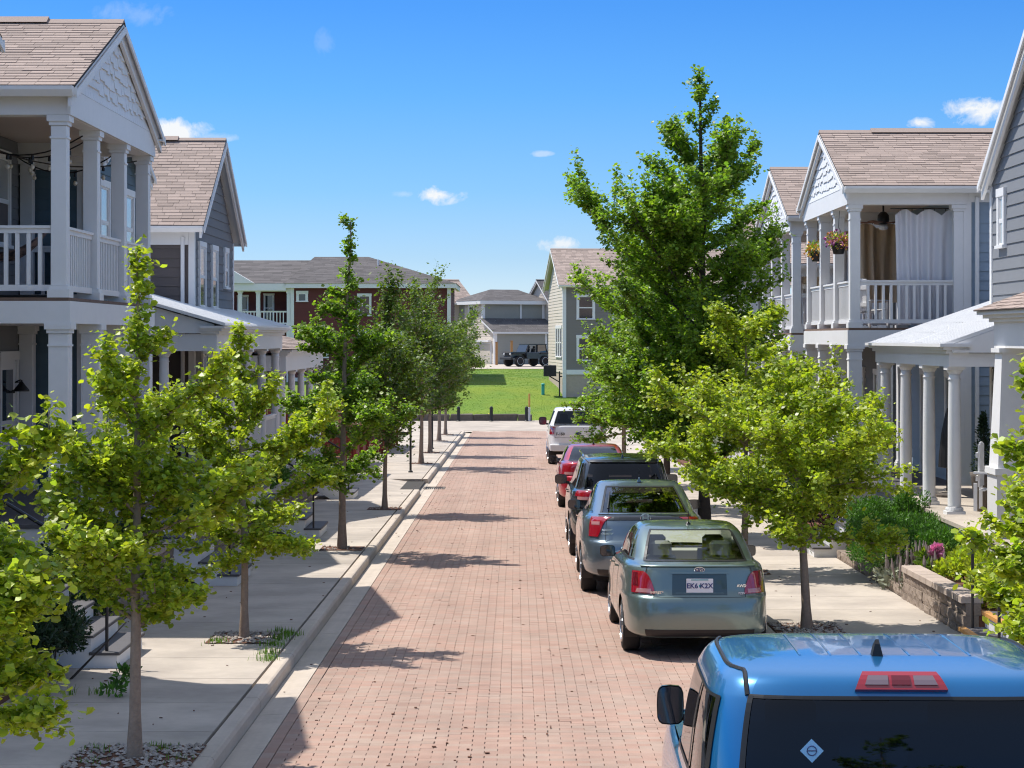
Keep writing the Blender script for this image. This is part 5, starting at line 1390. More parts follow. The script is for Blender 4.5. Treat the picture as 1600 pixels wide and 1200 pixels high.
def arch_liner(car, x, y, z, r, side, depth=.26):
    m = MB(); vs = []; n = 20
    for k in range(n + 1):
        t = -.35 + (math.pi + .7) * k / n
        for d in (0, depth): vs.append((x - side * d, y + r * math.cos(t), z + r * math.sin(t)))
    m.add(vs, [(2 * k, 2 * k + 1, 2 * k + 3, 2 * k + 2) for k in range(n)]); m.add([(x - side * depth, y + r * math.cos(-.35 + (math.pi + .7) * k / n), z + r * math.sin(-.35 + (math.pi + .7) * k / n)) for k in range(n + 1)], [tuple(range(n + 1))])
    m.build('wheel_arch', 'plastic_black', car)
def mirror(car, x, y, z, side, mat, sc=1.0, tall=1.0):
    m = MB(); w, d, h = .22 * sc, .11 * sc, .16 * sc * tall; cx_ = x + side * w * .55
    rings = [(1.0, -.5), (1.0, -.1), (.93, .25), (.7, .5)]; vs = []; n = 16
    for (k, f) in rings:
        for i in range(n):
            t = 2 * math.pi * i / n; vs.append((cx_ + math.copysign(abs(math.cos(t)) ** .5, math.cos(t)) * w / 2 * k, y + d * f, z + math.copysign(abs(math.sin(t)) ** .5, math.sin(t)) * h / 2 * k))
    fs = [(a * n + i, a * n + (i + 1) % n, (a + 1) * n + (i + 1) % n, (a + 1) * n + i) for a in range(3) for i in range(n)] + [tuple(range(3 * n, 4 * n))]
    m.add(vs, fs); mm = m.build('wing_mirror', mat, car, smooth=True)
    m = MB(); m.add([(v[0] * .94 + cx_ * .06, y - d * .495, v[2] * .94 + z * .06) for v in vs[:n]], [tuple(range(n))]); m.build('mirror_glass', 'window_dark', mm)
    m = MB(); m.tube([(x - side * .03, y + .02, z - h * .4), (cx_, y + .01, z - h * .25)], .03 * sc, 6); m.build('mirror_arm', 'plastic_black', mm)
def fin(car, x, y, z, mat, h=.09):
    m = MB(); L = .16
    prof = [(-.5, 0, .028), (-.46, .75, .012), (-.36, 1.0, .008), (-.1, .62, .016), (.5, .02, .01)]
    vs = []
    for (f, hh, w) in prof: vs += [(x - .03, y + f * L, z - .005), (x - w, y + f * L, z + h * hh), (x + w, y + f * L, z + h * hh), (x + .03, y + f * L, z - .005)]
    m.add(vs, [(a * 4 + i, a * 4 + i + 1, a * 4 + 5 + i, a * 4 + 4 + i) for a in range(4) for i in range(3)] + [(0, 1, 2, 3)]); m.build('roof_antenna', mat, car)
def local_text(car, body, size, mat, x, y, z, tilt=0, name='lettering', parent=None):
    o = bpy.data.objects.new(name, text_mesh(name, body, size, mat)); COL.objects.link(o); o.parent = parent or car
    o.location = Vector((x, y, z)) - (W[parent.name] if parent else Vector()); o.rotation_euler = (tilt, 0, 0); W[o.name] = Vector((x, y, z)); return o
def new_car(name, label, cat, x, y, yaw=0.0):
    t = thing(name, label, cat, (x, y, gz(y)), 'cars parked along the right kerb' if y < 120 else None); t.rotation_euler = (-SLOPE if y < 110 else 0, 0, yaw); W[t.name] = Vector((0, 0, 0)); return t
def seats(car, mat, zf, ys, w=.36, xs=(-.36, .36), headrest=True):
    for (yy, full) in ys:
        for x in xs:
            m = MB(); m.bevbox(x - w * .62, x + w * .62, yy + .08, yy + .6, zf, zf + .16, .04); st = m.build('seat', mat, car)
            m = MB(); m.prism([(x - w * .6, yy - .02, zf + .1), (x + w * .6, yy - .02, zf + .1), (x + w * .5, yy - .16, zf + .66), (x - w * .5, yy - .16, zf + .66)], (0, .13, .02)); m.build('seat_back', mat, st)
            if headrest: m = MB(); m.bevbox(x - .13, x + .13, yy - .2, yy - .09, zf + .69, zf + .86, .035); m.build('headrest', mat, st)
def car_common(car, shell, parts, paint, glass, wheels, rw, ww, half, arch_r, trim_names=None):
    weld_build(parts['body'], 'body', paint, car)
    for lab, mb in parts.items():
        if lab == 'body': continue
        base = lab[:-2] if lab[-2:] in ('_l', '_r') else lab
        nm = {'rear_glass': 'rear_window', 'wind': 'windshield'}.get(base, 'side_window')
        weld_build(mb, nm, glass if not isinstance(glass, dict) else glass.get(nm, glass['side_window']), car)
    for y in wheels:
        for s_ in (-1, 1):
            wheel(car, s_ * (half - ww / 2 - .02), y, rw, ww, s_); arch_liner(car, s_ * (half - .035), y, rw, arch_r, s_)
    m = MB(); yy = list(wheels); m.box(-half * .8, half * .8, yy[0] - .45, yy[1] + .5, .2, .42); m.build('underbody', 'interior_dark', car)
def gaps(shell, car, specs, name='panel_gap'):
    for (p0, p1, r0, r1, sg) in specs:
        m = MB(); shell.patch(m, p0, p1, r0, r1, .0025, sg, nu=2 if abs(p1 - p0) < .05 else 16, nv=2 if abs(r1 - r0) < .06 else 10, edge=False); m.build(name, 'plastic_black', car)

# --- green-grey sedan (nearest of the row behind the blue pickup)
c = new_car('parked_sedan', 'grey-green sedan with licence plate EK6 K2X parked behind blue pickup', 'car', 2.12, 23.75, R(.5))
SH = Shell([(.25, .25, .12, 4.45, .78, 6), (.30, .28, .05, 4.53, .845, 6), (.50, .48, .0, 4.58, .868, 5.6), (.70, .66, .025, 4.57, .870, 5.4), (.745, .72, .075, 4.55, .866, 5.4),
            (1.00, .82, .125, 4.42, .845, 5.0), (1.065, .91, .15, 4.15, .815, 4.8), (1.09, .99, .50, 3.55, .765, 4.6), (1.25, 1.25, .86, 3.02, .695, 4.6), (1.395, 1.395, 1.24, 2.58, .615, 4.6),
            (1.445, 1.445, 1.50, 2.34, .54, 4.2), (1.468, 1.468, 1.85, 2.1, .30, 3.2)])
AR = .355
P_ = SH.skin([('rear_glass', 0, 0, 1.0, 7.15, 9.05), ('side_a', 1, 2.08, 2.50, 7.25, 9.0), ('side_b', 1, 2.53, 2.95, 7.25, 9.0), ('side_a', -1, 2.08, 2.50, 7.25, 9.0), ('side_b', -1, 2.53, 2.95, 7.25, 9.0), ('wind', 0, 4.0, 5.0, 7.2, 9.0)], arches=((.98, .315), (3.62, .315)), rarch=AR)
car_common(c, SH, P_, 'paint_green', {'rear_window': 'glass_clear', 'windshield': 'glass_clear', 'side_window': 'glass_mid'}, (.98, 3.62), .315, .205, .865, AR)
for sg in (-1, 1):
    m = MB(); SH.patch(m, lambda f: .74 + .20 * f ** 1.6, lambda f: 1.50 + .12 * f, 4.10, 5.10, .012, sg, 10, 8); tl = m.build('tail_light', 'lens_red', c, smooth=True)
    m = MB(); SH.patch(m, .80, lambda f: 1.18 - .1 * f, 4.15, 4.33, .0155, sg, 6, 3); m.build('reverse_lens', 'lens_clear', tl)
    m = MB(); SH.patch(m, lambda f: 1.02 + .1 * f, lambda f: 1.42 + .08 * f, 4.42, 4.95, .0155, sg, 6, 4); m.build('brake_lens', 'lens_deep', tl)
    m = MB(); SH.patch(m, 3.3, 3.9, 4.3, 4.95, .008, sg, 6, 4); m.build('headlight', 'headlamp', c)
    for (pa, ra) in ((2.40, 4.85), (2.66, 4.85)): m = MB(); SH.patch(m, pa, pa + .05, ra, ra + .13, .03, sg, 4, 2); m.build('door_handle', 'paint_green', c)
    mirror(c, sg * .80, 3.02, 1.0, sg, 'plastic_black', .9)
    m = MB(); SH.patch(m, 2.02, 2.98, 7.02, 7.2, .004, sg, 24, 2, edge=False); m.build('window_trim', 'plastic_black', c)
gaps(SH, c, [(2.30, 2.308, 1.2, 7.0, 1), (2.30, 2.308, 1.2, 7.0, -1), (2.56, 2.568, 1.2, 7.0, 1), (2.56, 2.568, 1.2, 7.0, -1), (2.86, 2.868, 1.2, 7.0, 1), (2.86, 2.868, 1.2, 7.0, -1),
             (-.76, .76, 3.50, 3.58, None), (.752, .766, 3.55, 4.15, 1), (.752, .766, 3.55, 4.15, -1), (.90, .912, 4.9, 6.4, 1), (.90, .912, 4.9, 6.4, -1)])
m = MB(); SH.patch(m, -1.0, 1.0, 6.98, 7.16, .006, None, 16, 2, edge=False); SH.patch(m, -1.0, 1.0, 9.04, 9.16, .006, None, 16, 2, edge=False)
for sg in (-1, 1): SH.patch(m, .955, 1.03, 7.1, 9.1, .006, sg, 2, 10, edge=False)
m.build('window_seal', 'plastic_black', c)
m = MB(); SH.patch(m, -1.05, 1.05, 5.85, 6.35, .022, None, 18, 4); m.build('boot_spoiler', 'paint_green', c, smooth=True)
m = MB(); SH.patch(m, -.92, .92, .55, 1.35, .006, None, 18, 4); m.build('bumper_insert', 'plastic_black', c)
m = MB(); SH.patch(m, -.46, .46, 4.0, 4.98, .002, None, 10, 6, edge=False); rc = m.build('plate_recess_shade', 'paint_green_shade', c)  # flush patch; its dark colour stands in for recess shade
m = MB(); SH.patch(m, -.50, .50, 4.9, 5.06, .022, None, 10, 2); m.build('boot_garnish', 'paint_green', c)
yq = SH.at(0, 1, 4.4).y - .012
m = MB(); m.bevbox(-.155, .155, yq - .006, yq, .775, .935, .004); pl = m.build('licence_plate', 'plate_white', c)
local_text(c, 'EK6 K2X', .080, 'ink_navy', 0, yq - .008, .85, 0, 'plate_lettering', pl)
m = MB(); m.box(-.008, .008, yq - .0075, yq - .006, .835, .865); m.box(-.10, .10, yq - .0075, yq - .006, .915, .927); m.build('plate_mark', 'ink_teal', pl)
q = SH.at(0, 1, 5.35); nn = SH.nrm(0, 1, 5.35)
m = MB(); m.lathe((0, 0, 0), [(.052, 0), (.052, .008), (.045, .012)], 20, axis='y'); m.v = [(a * 1.15, q.y - .006 - b, q.z + cz_ * .62) for (a, b, cz_) in m.v]; em = m.build('emblem', 'emblem_blue', c)
m = MB()
for (ex, ez, er) in ((-.028, .004, .013), (.006, .014, .008), (.014, -.004, .008), (.03, .006, .008), (.034, -.01, .008), (.018, -.018, .007)):
    m.prism([(ex + er * (1 if k % 2 == 0 else .3) * math.cos(k * math.pi / 4), q.y - .022, q.z + ez + er * (1 if k % 2 == 0 else .3) * math.sin(k * math.pi / 4)) for k in range(8)], (0, .003, 0))
m.tube([(math.cos(t) * .06, q.y - .016, q.z + math.sin(t) * .033) for t in np.linspace(0, 2 * math.pi, 25)], .004, 5)
m.build('stars', 'chrome', em)
ql = SH.at(.75, 1, 4.25); local_text(c, 'IMPREZA', .04, 'chrome', -.49, SH.at(.7, 1, 4.2).y - .01, .775); local_text(c, 'AWD', .045, 'chrome', .485, SH.at(.7, 1, 4.35).y - .012, .85); local_text(c, 'PZEV', .034, 'plate_white', .485, SH.at(.7, 1, 4.1).y - .01, .765)
m = MB(); m.tube([(0, 1.55, 1.455), (0, 1.46, 1.62)], [.006, .003], 6); m.lathe((0, 1.56, 1.45), [(.035, 0), (.02, .02), (.008, .03)], 10); m.build('roof_antenna', 'plastic_black', c)
m = MB(); m.tube([(.46, .06, .27), (.46, .22, .27)], .04, 12); m.build('exhaust', 'stone_dark', c)
m = MB(); m.box(-.66, .66, .60, 3.4, .5, .6); m.box(-.70, .70, .62, 1.12, .97, 1.05); m.box(-.66, .66, 3.0, 3.4, .6, 1.0); m.build('cabin_floor', 'seat_beige', c)
seats(c, 'seat_beige', .42, ((1.35, 0), (2.25, 0)))
# --- slate fastback
c = new_car('parked_fastback', 'slate blue-grey fastback hatch with large sloping rear window', 'car', 1.90, 30.15, R(-.4))
SH = Shell([(.30, .28, .12, 4.9, .84, 6), (.36, .33, .05, 4.96, .92, 6), (.58, .54, .0, 5.0, .948, 5.4), (.78, .70, .03, 4.98, .950, 5.2), (.84, .76, .09, 4.95, .945, 5.2),
            (1.10, .92, .16, 4.78, .915, 4.8), (1.17, 1.0, .22, 4.45, .87, 4.6), (1.20, 1.10, .38, 3.95, .82, 4.6), (1.385, 1.36, 1.10, 3.35, .73, 4.6), (1.53, 1.525, 1.78, 2.85, .65, 4.6),
            (1.58, 1.58, 2.02, 2.6, .57, 4.2), (1.60, 1.60, 2.2, 2.4, .3, 3.2)])
AR = .40
P_ = SH.skin([('rear_glass', 0, 0, 1.0, 7.1, 8.85), ('side_a', 1, 2.10, 2.46, 7.25, 8.95), ('side_b', 1, 2.49, 2.92, 7.25, 8.95), ('side_a', -1, 2.10, 2.46, 7.25, 8.95), ('side_b', -1, 2.49, 2.92, 7.25, 8.95), ('wind', 0, 4.0, 5.0, 7.2, 9.0)], arches=((1.05, .36), (3.85, .36)), rarch=AR)
car_common(c, SH, P_, 'paint_slate', 'glass_tint', (1.05, 3.85), .36, .225, .945, AR)
for sg in (-1, 1):
    m = MB(); SH.patch(m, lambda f: .70 + .22 * (1 - f), lambda f: 1.45 + .2 * f, 4.2, 5.75, .012, sg, 10, 8); tl = m.build('tail_light', 'lens_red', c, smooth=True)
    m = MB(); SH.patch(m, .90, lambda f: 1.25 + .1 * f, 4.75, 4.95, .016, sg, 6, 3); m.build('reverse_lens', 'lens_clear', tl)
    m = MB(); SH.patch(m, 3.3, 3.9, 4.3, 4.95, .008, sg, 6, 4); m.build('headlight', 'headlamp', c)
    for (pa, ra) in ((2.38, 4.85), (2.66, 4.85)): m = MB(); SH.patch(m, pa, pa + .05, ra, ra + .13, .03, sg, 4, 2); m.build('door_handle', 'chrome', c)
    mirror(c, sg * .86, 3.45, 1.14, sg, 'plastic_black', .95)
    m = MB(); SH.patch(m, 2.02, 2.98, 7.02, 7.2, .005, sg, 24, 2, edge=False); m.build('window_trim', 'chrome', c)
m = MB(); SH.patch(m, -.97, .97, 5.15, 6.25, .008, None, 18, 5); m.build('hatch_panel', 'paint_black', c)
m = MB(); SH.patch(m, -1.0, 1.0, 6.45, 6.85, .02, None, 18, 4); m.build('tail_spoiler', 'paint_slate', c, smooth=True)
m = MB(); SH.patch(m, -.95, .95, .3, 1.3, .006, None, 18, 4); m.build('bumper_insert', 'plastic_black', c)
gaps(SH, c, [(2.30, 2.306, 1.2, 7.0, -1), (2.56, 2.566, 1.2, 7.0, -1), (2.86, 2.866, 1.2, 7.0, -1), (-.78, .78, 3.5, 3.54, None), (.775, .783, 3.5, 5.2, 1), (.775, .783, 3.5, 5.2, -1)])
m = MB(); SH.patch(m, -1.0, 1.0, 6.98, 7.12, .006, None, 16, 2, edge=False); SH.patch(m, -1.0, 1.0, 8.84, 8.98, .006, None, 16, 2, edge=False)
for sg in (-1, 1): SH.patch(m, .955, 1.03, 7.05, 8.9, .006, sg, 2, 10, edge=False)
m.build('window_seal', 'plastic_black', c)
q = SH.at(.3, -1, 7.3); q2 = SH.at(.85, -1, 8.3); m = MB(); m.tube([q + Vector((-.35, 0, .03)), q2 + Vector((0, 0, .03))], .012, 5); m.build('rear_wiper', 'plastic_black', c)
qe = SH.at(0, 1, 5.6); m = MB()
m.box(-.045, -.03, qe.y - .025, qe.y - .012, qe.z - .04, qe.z + .045); m.box(.03, .045, qe.y - .025, qe.y - .012, qe.z - .04, qe.z + .045); m.box(-.03, .03, qe.y - .025, qe.y - .012, qe.z - .004, qe.z + .012)
m.tube([(math.cos(t) * .075, qe.y - .018, qe.z + math.sin(t) * .06) for t in np.linspace(0, 2 * math.pi, 21)], .006, 5); m.build('emblem', 'chrome', c)
local_text(c, 'ACCORD', .038, 'chrome', -.56, SH.at(.72, 1, 4.6).y - .012, .98); local_text(c, 'CROSSTOUR', .038, 'chrome', -.54, SH.at(.72, 1, 4.4).y - .012, .925)
fin(c, 0, 2.05, 1.585, 'paint_slate', .07); m = MB(); m.tube([(0, 2.05, 1.59), (0, 1.98, 1.79)], [.006, .003], 6); m.build('antenna', 'plastic_black', c)
m = MB(); m.box(-.7, .7, .5, 3.7, .55, .65); m.build('cabin_floor', 'interior_dark', c); seats(c, 'seat_dark', .52, ((1.5, 0), (2.5, 0)))
# --- black SUV
c = new_car('parked_suv', 'black sport utility vehicle with dark rear window and red lights', 'car', 1.90, 36.1, R(-.3))
SH = Shell([(.36, .34, .12, 4.74, .86, 6.5), (.42, .40, .05, 4.80, .94, 6.5), (.66, .64, .0, 4.82, .968, 6), (.84, .84, .02, 4.81, .970, 6), (.90, .90, .06, 4.78, .965, 6),
            (1.10, 1.04, .09, 4.66, .945, 5.6), (1.17, 1.12, .11, 4.45, .92, 5.4), (1.20, 1.20, .16, 4.00, .88, 5.2), (1.45, 1.45, .26, 3.55, .80, 5.2), (1.66, 1.66, .40, 3.1, .73, 5.2),
            (1.72, 1.72, .52, 2.9, .66, 5), (1.755, 1.755, 1.0, 2.5, .4, 3.5)])
AR = .42
P_ = SH.skin([('rear_glass', 0, 0, 1.0, 7.05, 8.9), ('side_a', 1, 2.0, 2.24, 7.2, 8.9), ('side_b', 1, 2.27, 2.55, 7.2, 8.9), ('side_c', 1, 2.58, 2.92, 7.2, 8.9), ('side_a', -1, 2.0, 2.24, 7.2, 8.9), ('side_b', -1, 2.27, 2.55, 7.2, 8.9), ('side_c', -1, 2.58, 2.92, 7.2, 8.9), ('wind', 0, 4.0, 5.0, 7.2, 9.0)], arches=((.95, .38), (3.87, .38)), rarch=AR)
car_common(c, SH, P_, 'paint_black', 'glass_tint', (.95, 3.87), .38, .25, .965, AR)
for sg in (-1, 1):
    m = MB(); SH.patch(m, .62, 1.62, 4.9, 6.4, .012, sg, 10, 6); tl = m.build('tail_light', 'lens_red', c, smooth=True)
    m = MB(); SH.patch(m, .64, 1.3, 4.62, 4.88, .012, sg, 6, 3); m.build('reverse_lens', 'lens_clear', tl)
    mirror(c, sg * .93, 3.45, 1.22, sg, 'plastic_black', 1.05, 1.1)
    m = MB(); m.tube([(sg * .70, .6, 1.77), (sg * .71, .75, 1.80), (sg * .71, 2.7, 1.80), (sg * .70, 2.85, 1.77)], .018, 6); m.build('roof_rail', 'chrome', c)
    for (pa, ra) in ((2.38, 4.85), (2.62, 4.85)): m = MB(); SH.patch(m, pa, pa + .05, ra, ra + .13, .03, sg, 4, 2); m.build('door_handle', 'paint_black', c)
    m = MB(); SH.patch(m, 3.3, 3.9, 4.3, 4.95, .008, sg, 6, 4); m.build('headlight', 'headlamp', c)
m = MB(); SH.patch(m, -1.04, 1.04, 9.0, 9.5, .03, None, 18, 4); m.build('roof_spoiler', 'paint_black', c, smooth=True)
m = MB(); SH.patch(m, -.55, .55, 4.9, 5.3, .02, None, 10, 3); m.build('tailgate_bar', 'chrome', c)
q = SH.at(0, 1, 7.3); m = MB(); m.tube([q + Vector((-.05, -.02, .02)), q + Vector((.42, -.02, .05))], .012, 5); m.build('rear_wiper', 'plastic_black', c)
gaps(SH, c, [(2.28, 2.286, 1.2, 7.0, -1), (2.56, 2.566, 1.2, 7.0, -1)])
fin(c, 0, .9, 1.735, 'paint_black', .07)
m = MB(); m.box(-.7, .7, .4, 3.7, .6, .7); m.build('cabin_floor', 'interior_dark', c); seats(c, 'seat_dark', .62, ((1.3, 0), (2.3, 0)))
# --- red sedan
c = new_car('parked_red_sedan', 'dark red sedan parked between the black SUV and white pickup', 'car', 1.88, 48.6, R(-.3))
SH = Shell([(.26, .26, .12, 4.6, .80, 6), (.32, .30, .05, 4.66, .87, 6), (.52, .50, .0, 4.7, .895, 5.6), (.74, .68, .02, 4.69, .897, 5.4), (.79, .74, .06, 4.66, .893, 5.4),
            (1.02, .84, .10, 4.52, .87, 5.0), (1.09, .93, .13, 4.25, .84, 4.8), (1.115, 1.01, .62, 3.65, .79, 4.6), (1.27, 1.27, .98, 3.10, .71, 4.6), (1.41, 1.41, 1.36, 2.65, .62, 4.6),
            (1.46, 1.46, 1.62, 2.4, .54, 4.2), (1.48, 1.48, 1.95, 2.15, .30, 3.2)])
AR = .36
P_ = SH.skin([('rear_glass', 0, 0, 1.0, 7.15, 9.05), ('side_a', 1, 2.08, 2.50, 7.25, 9.0), ('side_b', 1, 2.53, 2.95, 7.25, 9.0), ('side_a', -1, 2.08, 2.50, 7.25, 9.0), ('side_b', -1, 2.53, 2.95, 7.25, 9.0), ('wind', 0, 4.0, 5.0, 7.2, 9.0)], arches=((1.0, .32), (3.72, .32)), rarch=AR)
car_common(c, SH, P_, 'paint_red', 'glass_mid', (1.0, 3.72), .32, .21, .89, AR)
for sg in (-1, 1):
    m = MB(); SH.patch(m, .70, 1.55, 4.1, 5.0, .012, sg, 10, 6); tl = m.build('tail_light', 'lens_red', c, smooth=True)
    m = MB(); SH.patch(m, .72, 1.1, 4.15, 4.4, .016, sg, 6, 3); m.build('reverse_lens', 'lens_clear', tl)
    mirror(c, sg * .83, 3.1, 1.04, sg, 'plastic_black', 1.05)
    m = MB(); SH.patch(m, 2.02, 2.98, 7.02, 7.2, .005, sg, 24, 2, edge=False); m.build('window_trim', 'chrome', c)
    m = MB(); SH.patch(m, 3.3, 3.9, 4.3, 4.95, .008, sg, 6, 4); m.build('headlight', 'headlamp', c)
m = MB(); SH.patch(m, -1.0, 1.0, 6.98, 7.16, .006, None, 16, 2, edge=False); SH.patch(m, -1.0, 1.0, 9.04, 9.16, .006, None, 16, 2, edge=False); m.build('window_seal', 'plastic_black', c)
yq = SH.at(0, 1, 4.4).y - .012; m = MB(); m.bevbox(-.155, .155, yq - .006, yq, .80, .95, .004); m.build('licence_plate', 'plate_white', c)
fin(c, 0, 1.75, 1.47, 'plastic_black', .06)
m = MB(); m.box(-.66, .66, .60, 3.4, .5, .6); m.box(-.7, .7, .6, 1.2, .98, 1.06); m.build('cabin_floor', 'seat_dark', c); seats(c, 'seat_dark', .45, ((1.45, 0), (2.35, 0)))
# --- pickup trucks
def pickup(name, label, x, y, paint, H, L, half, bed_l, bed_z, hood_z, cab, glass, yaw=0, wheel_r=.40, mir=(1.25, 1.45, .985, .55, .07), gtop=2.75):
    c = new_car(name, label, 'pickup', x, y, yaw)
    LB = Shell([(.48, .42, .10, L - .15, half * .93, 8), (.54, .48, .04, L - .04, half * .985, 8), (.80, .74, .02, L, half, 7.5), (1.02, .95, .02, L - .02, half, 7.5), (bed_z - .12, hood_z - .12, .03, L - .12, half * .985, 7.5), (bed_z - .02, hood_z - .03, .045, L - .22, half * .965, 7), (bed_z, hood_z, .075, L - .35, half * .935, 7)])
    AR = wheel_r + .07; ws = (1.25, L - 1.0)
    pt = LB.skin([], arches=tuple((w, wheel_r) for w in ws), rarch=AR, arch_rmax=6, nside=70)
    b = pt['body']; n_top = len(b.f[-1]); b.f.pop(); b.m.pop()          # open top: bed and hood are built separately
    weld_build(b, 'body', paint, c)
    w = half * .93
    m = MB(); hy0 = cab[0][2] + .1; m.add([(-w, hy0, bed_z - .004), (w, hy0, bed_z - .004), (w * .99, L - .55, hood_z - .004), (w * .7, L - .37, hood_z - .01), (-w * .7, L - .37, hood_z - .01), (-w * .99, L - .55, hood_z - .004)], [(0, 1, 2, 3, 4, 5)]); m.build('hood', paint, c)
    bi, y0, y1 = half * .80, .13, bed_l
    m = MB(); zf = .85
    m.add([(-bi, y0, zf), (bi, y0, zf), (bi, y1, zf), (-bi, y1, zf), (-bi, y0, bed_z), (bi, y0, bed_z), (bi, y1, bed_z), (-bi, y1, bed_z)], [(0, 1, 2, 3), (0, 4, 5, 1), (1, 5, 6, 2), (2, 6, 7, 3), (3, 7, 4, 0)]); m.build('bed_liner', 'plastic_black', c)
    m = MB()
    for (xa, xb, ya, yb) in ((-w - .01, -bi, .085, y1), (bi, w + .01, .085, y1), (-bi, bi, .078, y0), (-w, w, y1, hy0)): m.box(xa, xb, ya, yb, bed_z - .03, bed_z + .006)
    m.build('bed_rail', paint, c)
    CB = Shell(cab)
    pc = CB.skin([('rear_glass', 0, 0, 1.02, 1.15, gtop), ('side_a', -1, 2.02, 2.36, 1.15, 2.8), ('side_b', -1, 2.40, 2.95, 1.15, 2.8), ('side_a', 1, 2.02, 2.36, 1.15, 2.8), ('side_b', 1, 2.40, 2.95, 1.15, 2.8), ('wind', 0, 4.0, 5.0, 1.2, 2.9)], sub=5)
    weld_build(pc['body'], 'cab', paint, c)
    for lab, mb in pc.items():
        if lab != 'body': weld_build(mb, {'rear_glass': 'rear_window', 'wind': 'windshield'}.get(lab[:-2] if lab[-2:] in ('_l', '_r') else lab, 'side_window'), glass, c)
    m = MB(); CB.patch(m, -1.05, 1.05, 1.02, 1.17, .006, None, 16, 2, edge=False); CB.patch(m, -1.05, 1.05, gtop - .02, gtop + .09, .006, None, 16, 2, edge=False)
    for sg in (-1, 1):
        CB.patch(m, .985, 1.07, 1.1, gtop + .05, .006, sg, 2, 10, edge=False)
    m.build('window_seal', 'plastic_black', c)
    for sg in (-1, 1):
        m = MB(); CB.patch(m, 1.98, 2.97, 1.08, 1.17, .005, sg, 20, 2, edge=False); CB.patch(m, 1.98, 2.97, 2.78, 2.86, .005, sg, 20, 2, edge=False); CB.patch(m, 2.355, 2.405, 1.1, 2.84, .005, sg, 2, 8, edge=False); CB.patch(m, 1.965, 2.025, 1.1, 2.84, .005, sg, 2, 8, edge=False); m.build('window_trim', 'plastic_black', c)
        for w_ in ws: wheel(c, sg * (half - .15), w_, wheel_r, .27, sg, 6); arch_liner(c, sg * (half - .03), w_, wheel_r, AR, sg)
        mirror(c, sg * half * mir[2], cab[1][3] - mir[3], bed_z + mir[4], sg, mir[5] if len(mir) > 5 else 'plastic_black', *mir[:2])
        m = MB(); m.box(sg * half - .012, sg * half + .012, cab[1][2] + .35, cab[1][2] + .55, bed_z - .24, bed_z - .20); m.build('door_handle', 'chrome', c)
        m = MB(); LB.patch(m, 3.2, 3.9, 4.0, 4.9, .008, sg, 6, 4); m.build('headlight', 'headlamp', c)
    m = MB(); m.box(-half * .8, half * .8, .5, L - .5, .35, .56); m.build('underbody', 'interior_dark', c)
    m = MB(); m.box(-.75, .75, cab[1][2] + .15, cab[1][3] - .3, .75, .85); m.build('cabin_floor', 'interior_dark', c)
    seats(c, 'seat_dark', .82, ((cab[1][2] + .32, 0), (cab[1][2] + 1.25, 0)), w=.40, xs=(-.42, .42))
    return c, LB, CB
# white pickup
c, LB, CB = pickup('parked_pickup', 'white pickup truck farthest along the row of parked cars', 2.10, 69.8, 'paint_white', 1.93, 5.85, 1.005, 1.72, 1.34, 1.22,
    [(1.18, 1.16, 1.74, 4.55, .985, 7), (1.34, 1.26, 1.80, 4.35, .955, 6.5), (1.60, 1.60, 1.88, 3.85, .86, 6), (1.82, 1.82, 1.97, 3.45, .77, 5.5), (1.90, 1.90, 2.08, 3.3, .70, 5), (1.935, 1.935, 2.5, 3.0, .4, 3.5)], 'glass_tint')
for sg in (-1, 1):
    m = MB(); LB.patch(m, 1.0, 1.75, 3.15, 4.75, .014, sg, 6, 6); tl = m.build('tail_light', 'lens_red', c, smooth=True)
    m = MB(); LB.patch(m, 1.05, 1.5, 3.55, 3.9, .018, sg, 4, 3); m.build('reverse_lens', 'lens_clear', tl)
m = MB(); m.bevbox(-.95, .95, -.06, .12, .50, .72, .03); bp = m.build('rear_bumper', 'white_dull', c); m = MB(); m.box(-.24, .24, -.075, -.061, .56, .68); m.build('licence_plate', 'plate_white', bp)
gaps(LB, c, [(-.97, .97, 2.6, 2.64, None), (.965, .975, 2.6, 5.5, 1), (.965, .975, 2.6, 5.5, -1)])
yq = LB.at(0, 1, 3.6).y; local_text(c, 'F-150', .13, 'plastic_black', -.60, yq - .012, 1.06)
m = MB(); m.lathe((0, 0, 0), [(.11, 0), (.11, .012), (.1, .018)], 20, axis='y'); m.v = [(a * 1.0, yq - .006 - b_, 1.08 + c_ * .42) for (a, b_, c_) in m.v]; m.build('emblem', 'emblem_blue', c)
m = MB(); m.box(-.14, .14, 1.955, 2.0, 1.845, 1.875); m.build('brake_light', 'lens_deep', c)
# blue pickup in the foreground
c, LB, CB = pickup('blue_pickup', 'bright blue pickup truck filling the lower right corner', 1.76, 7.78, 'paint_blue', 1.96, 5.8, 1.01, 1.70, 1.32, 1.22,
    [(1.18, 1.16, 1.76, 4.5, .985, 7), (1.33, 1.25, 1.80, 4.3, .955, 6.5), (1.60, 1.60, 1.86, 3.9, .925, 6), (1.835, 1.835, 1.93, 3.62, .875, 5.8), (1.925, 1.925, 2.02, 3.5, .80, 5.6), (1.957, 1.957, 2.35, 3.3, .62, 4.8), (1.965, 1.965, 2.7, 3.0, .25, 3.5)], 'glass_tint', yaw=R(-1.6), mir=(.70, 2.0, .90, .35, .15, 'paint_navy'), gtop=2.93)
m = MB(); CB.patch(m, lambda f: -.315 + .045 * f, lambda f: .315 - .045 * f, 3.20, 3.95, .026, None, 10, 4); bl = m.build('brake_light', 'lens_red', c, smooth=False)
for sg in (-1, 1): m = MB(); CB.patch(m, .09, lambda f: .25 - .02 * f, 3.36, 3.72, .031, sg, 4, 2); m.build('cargo_lens', 'lens_smoke', bl)
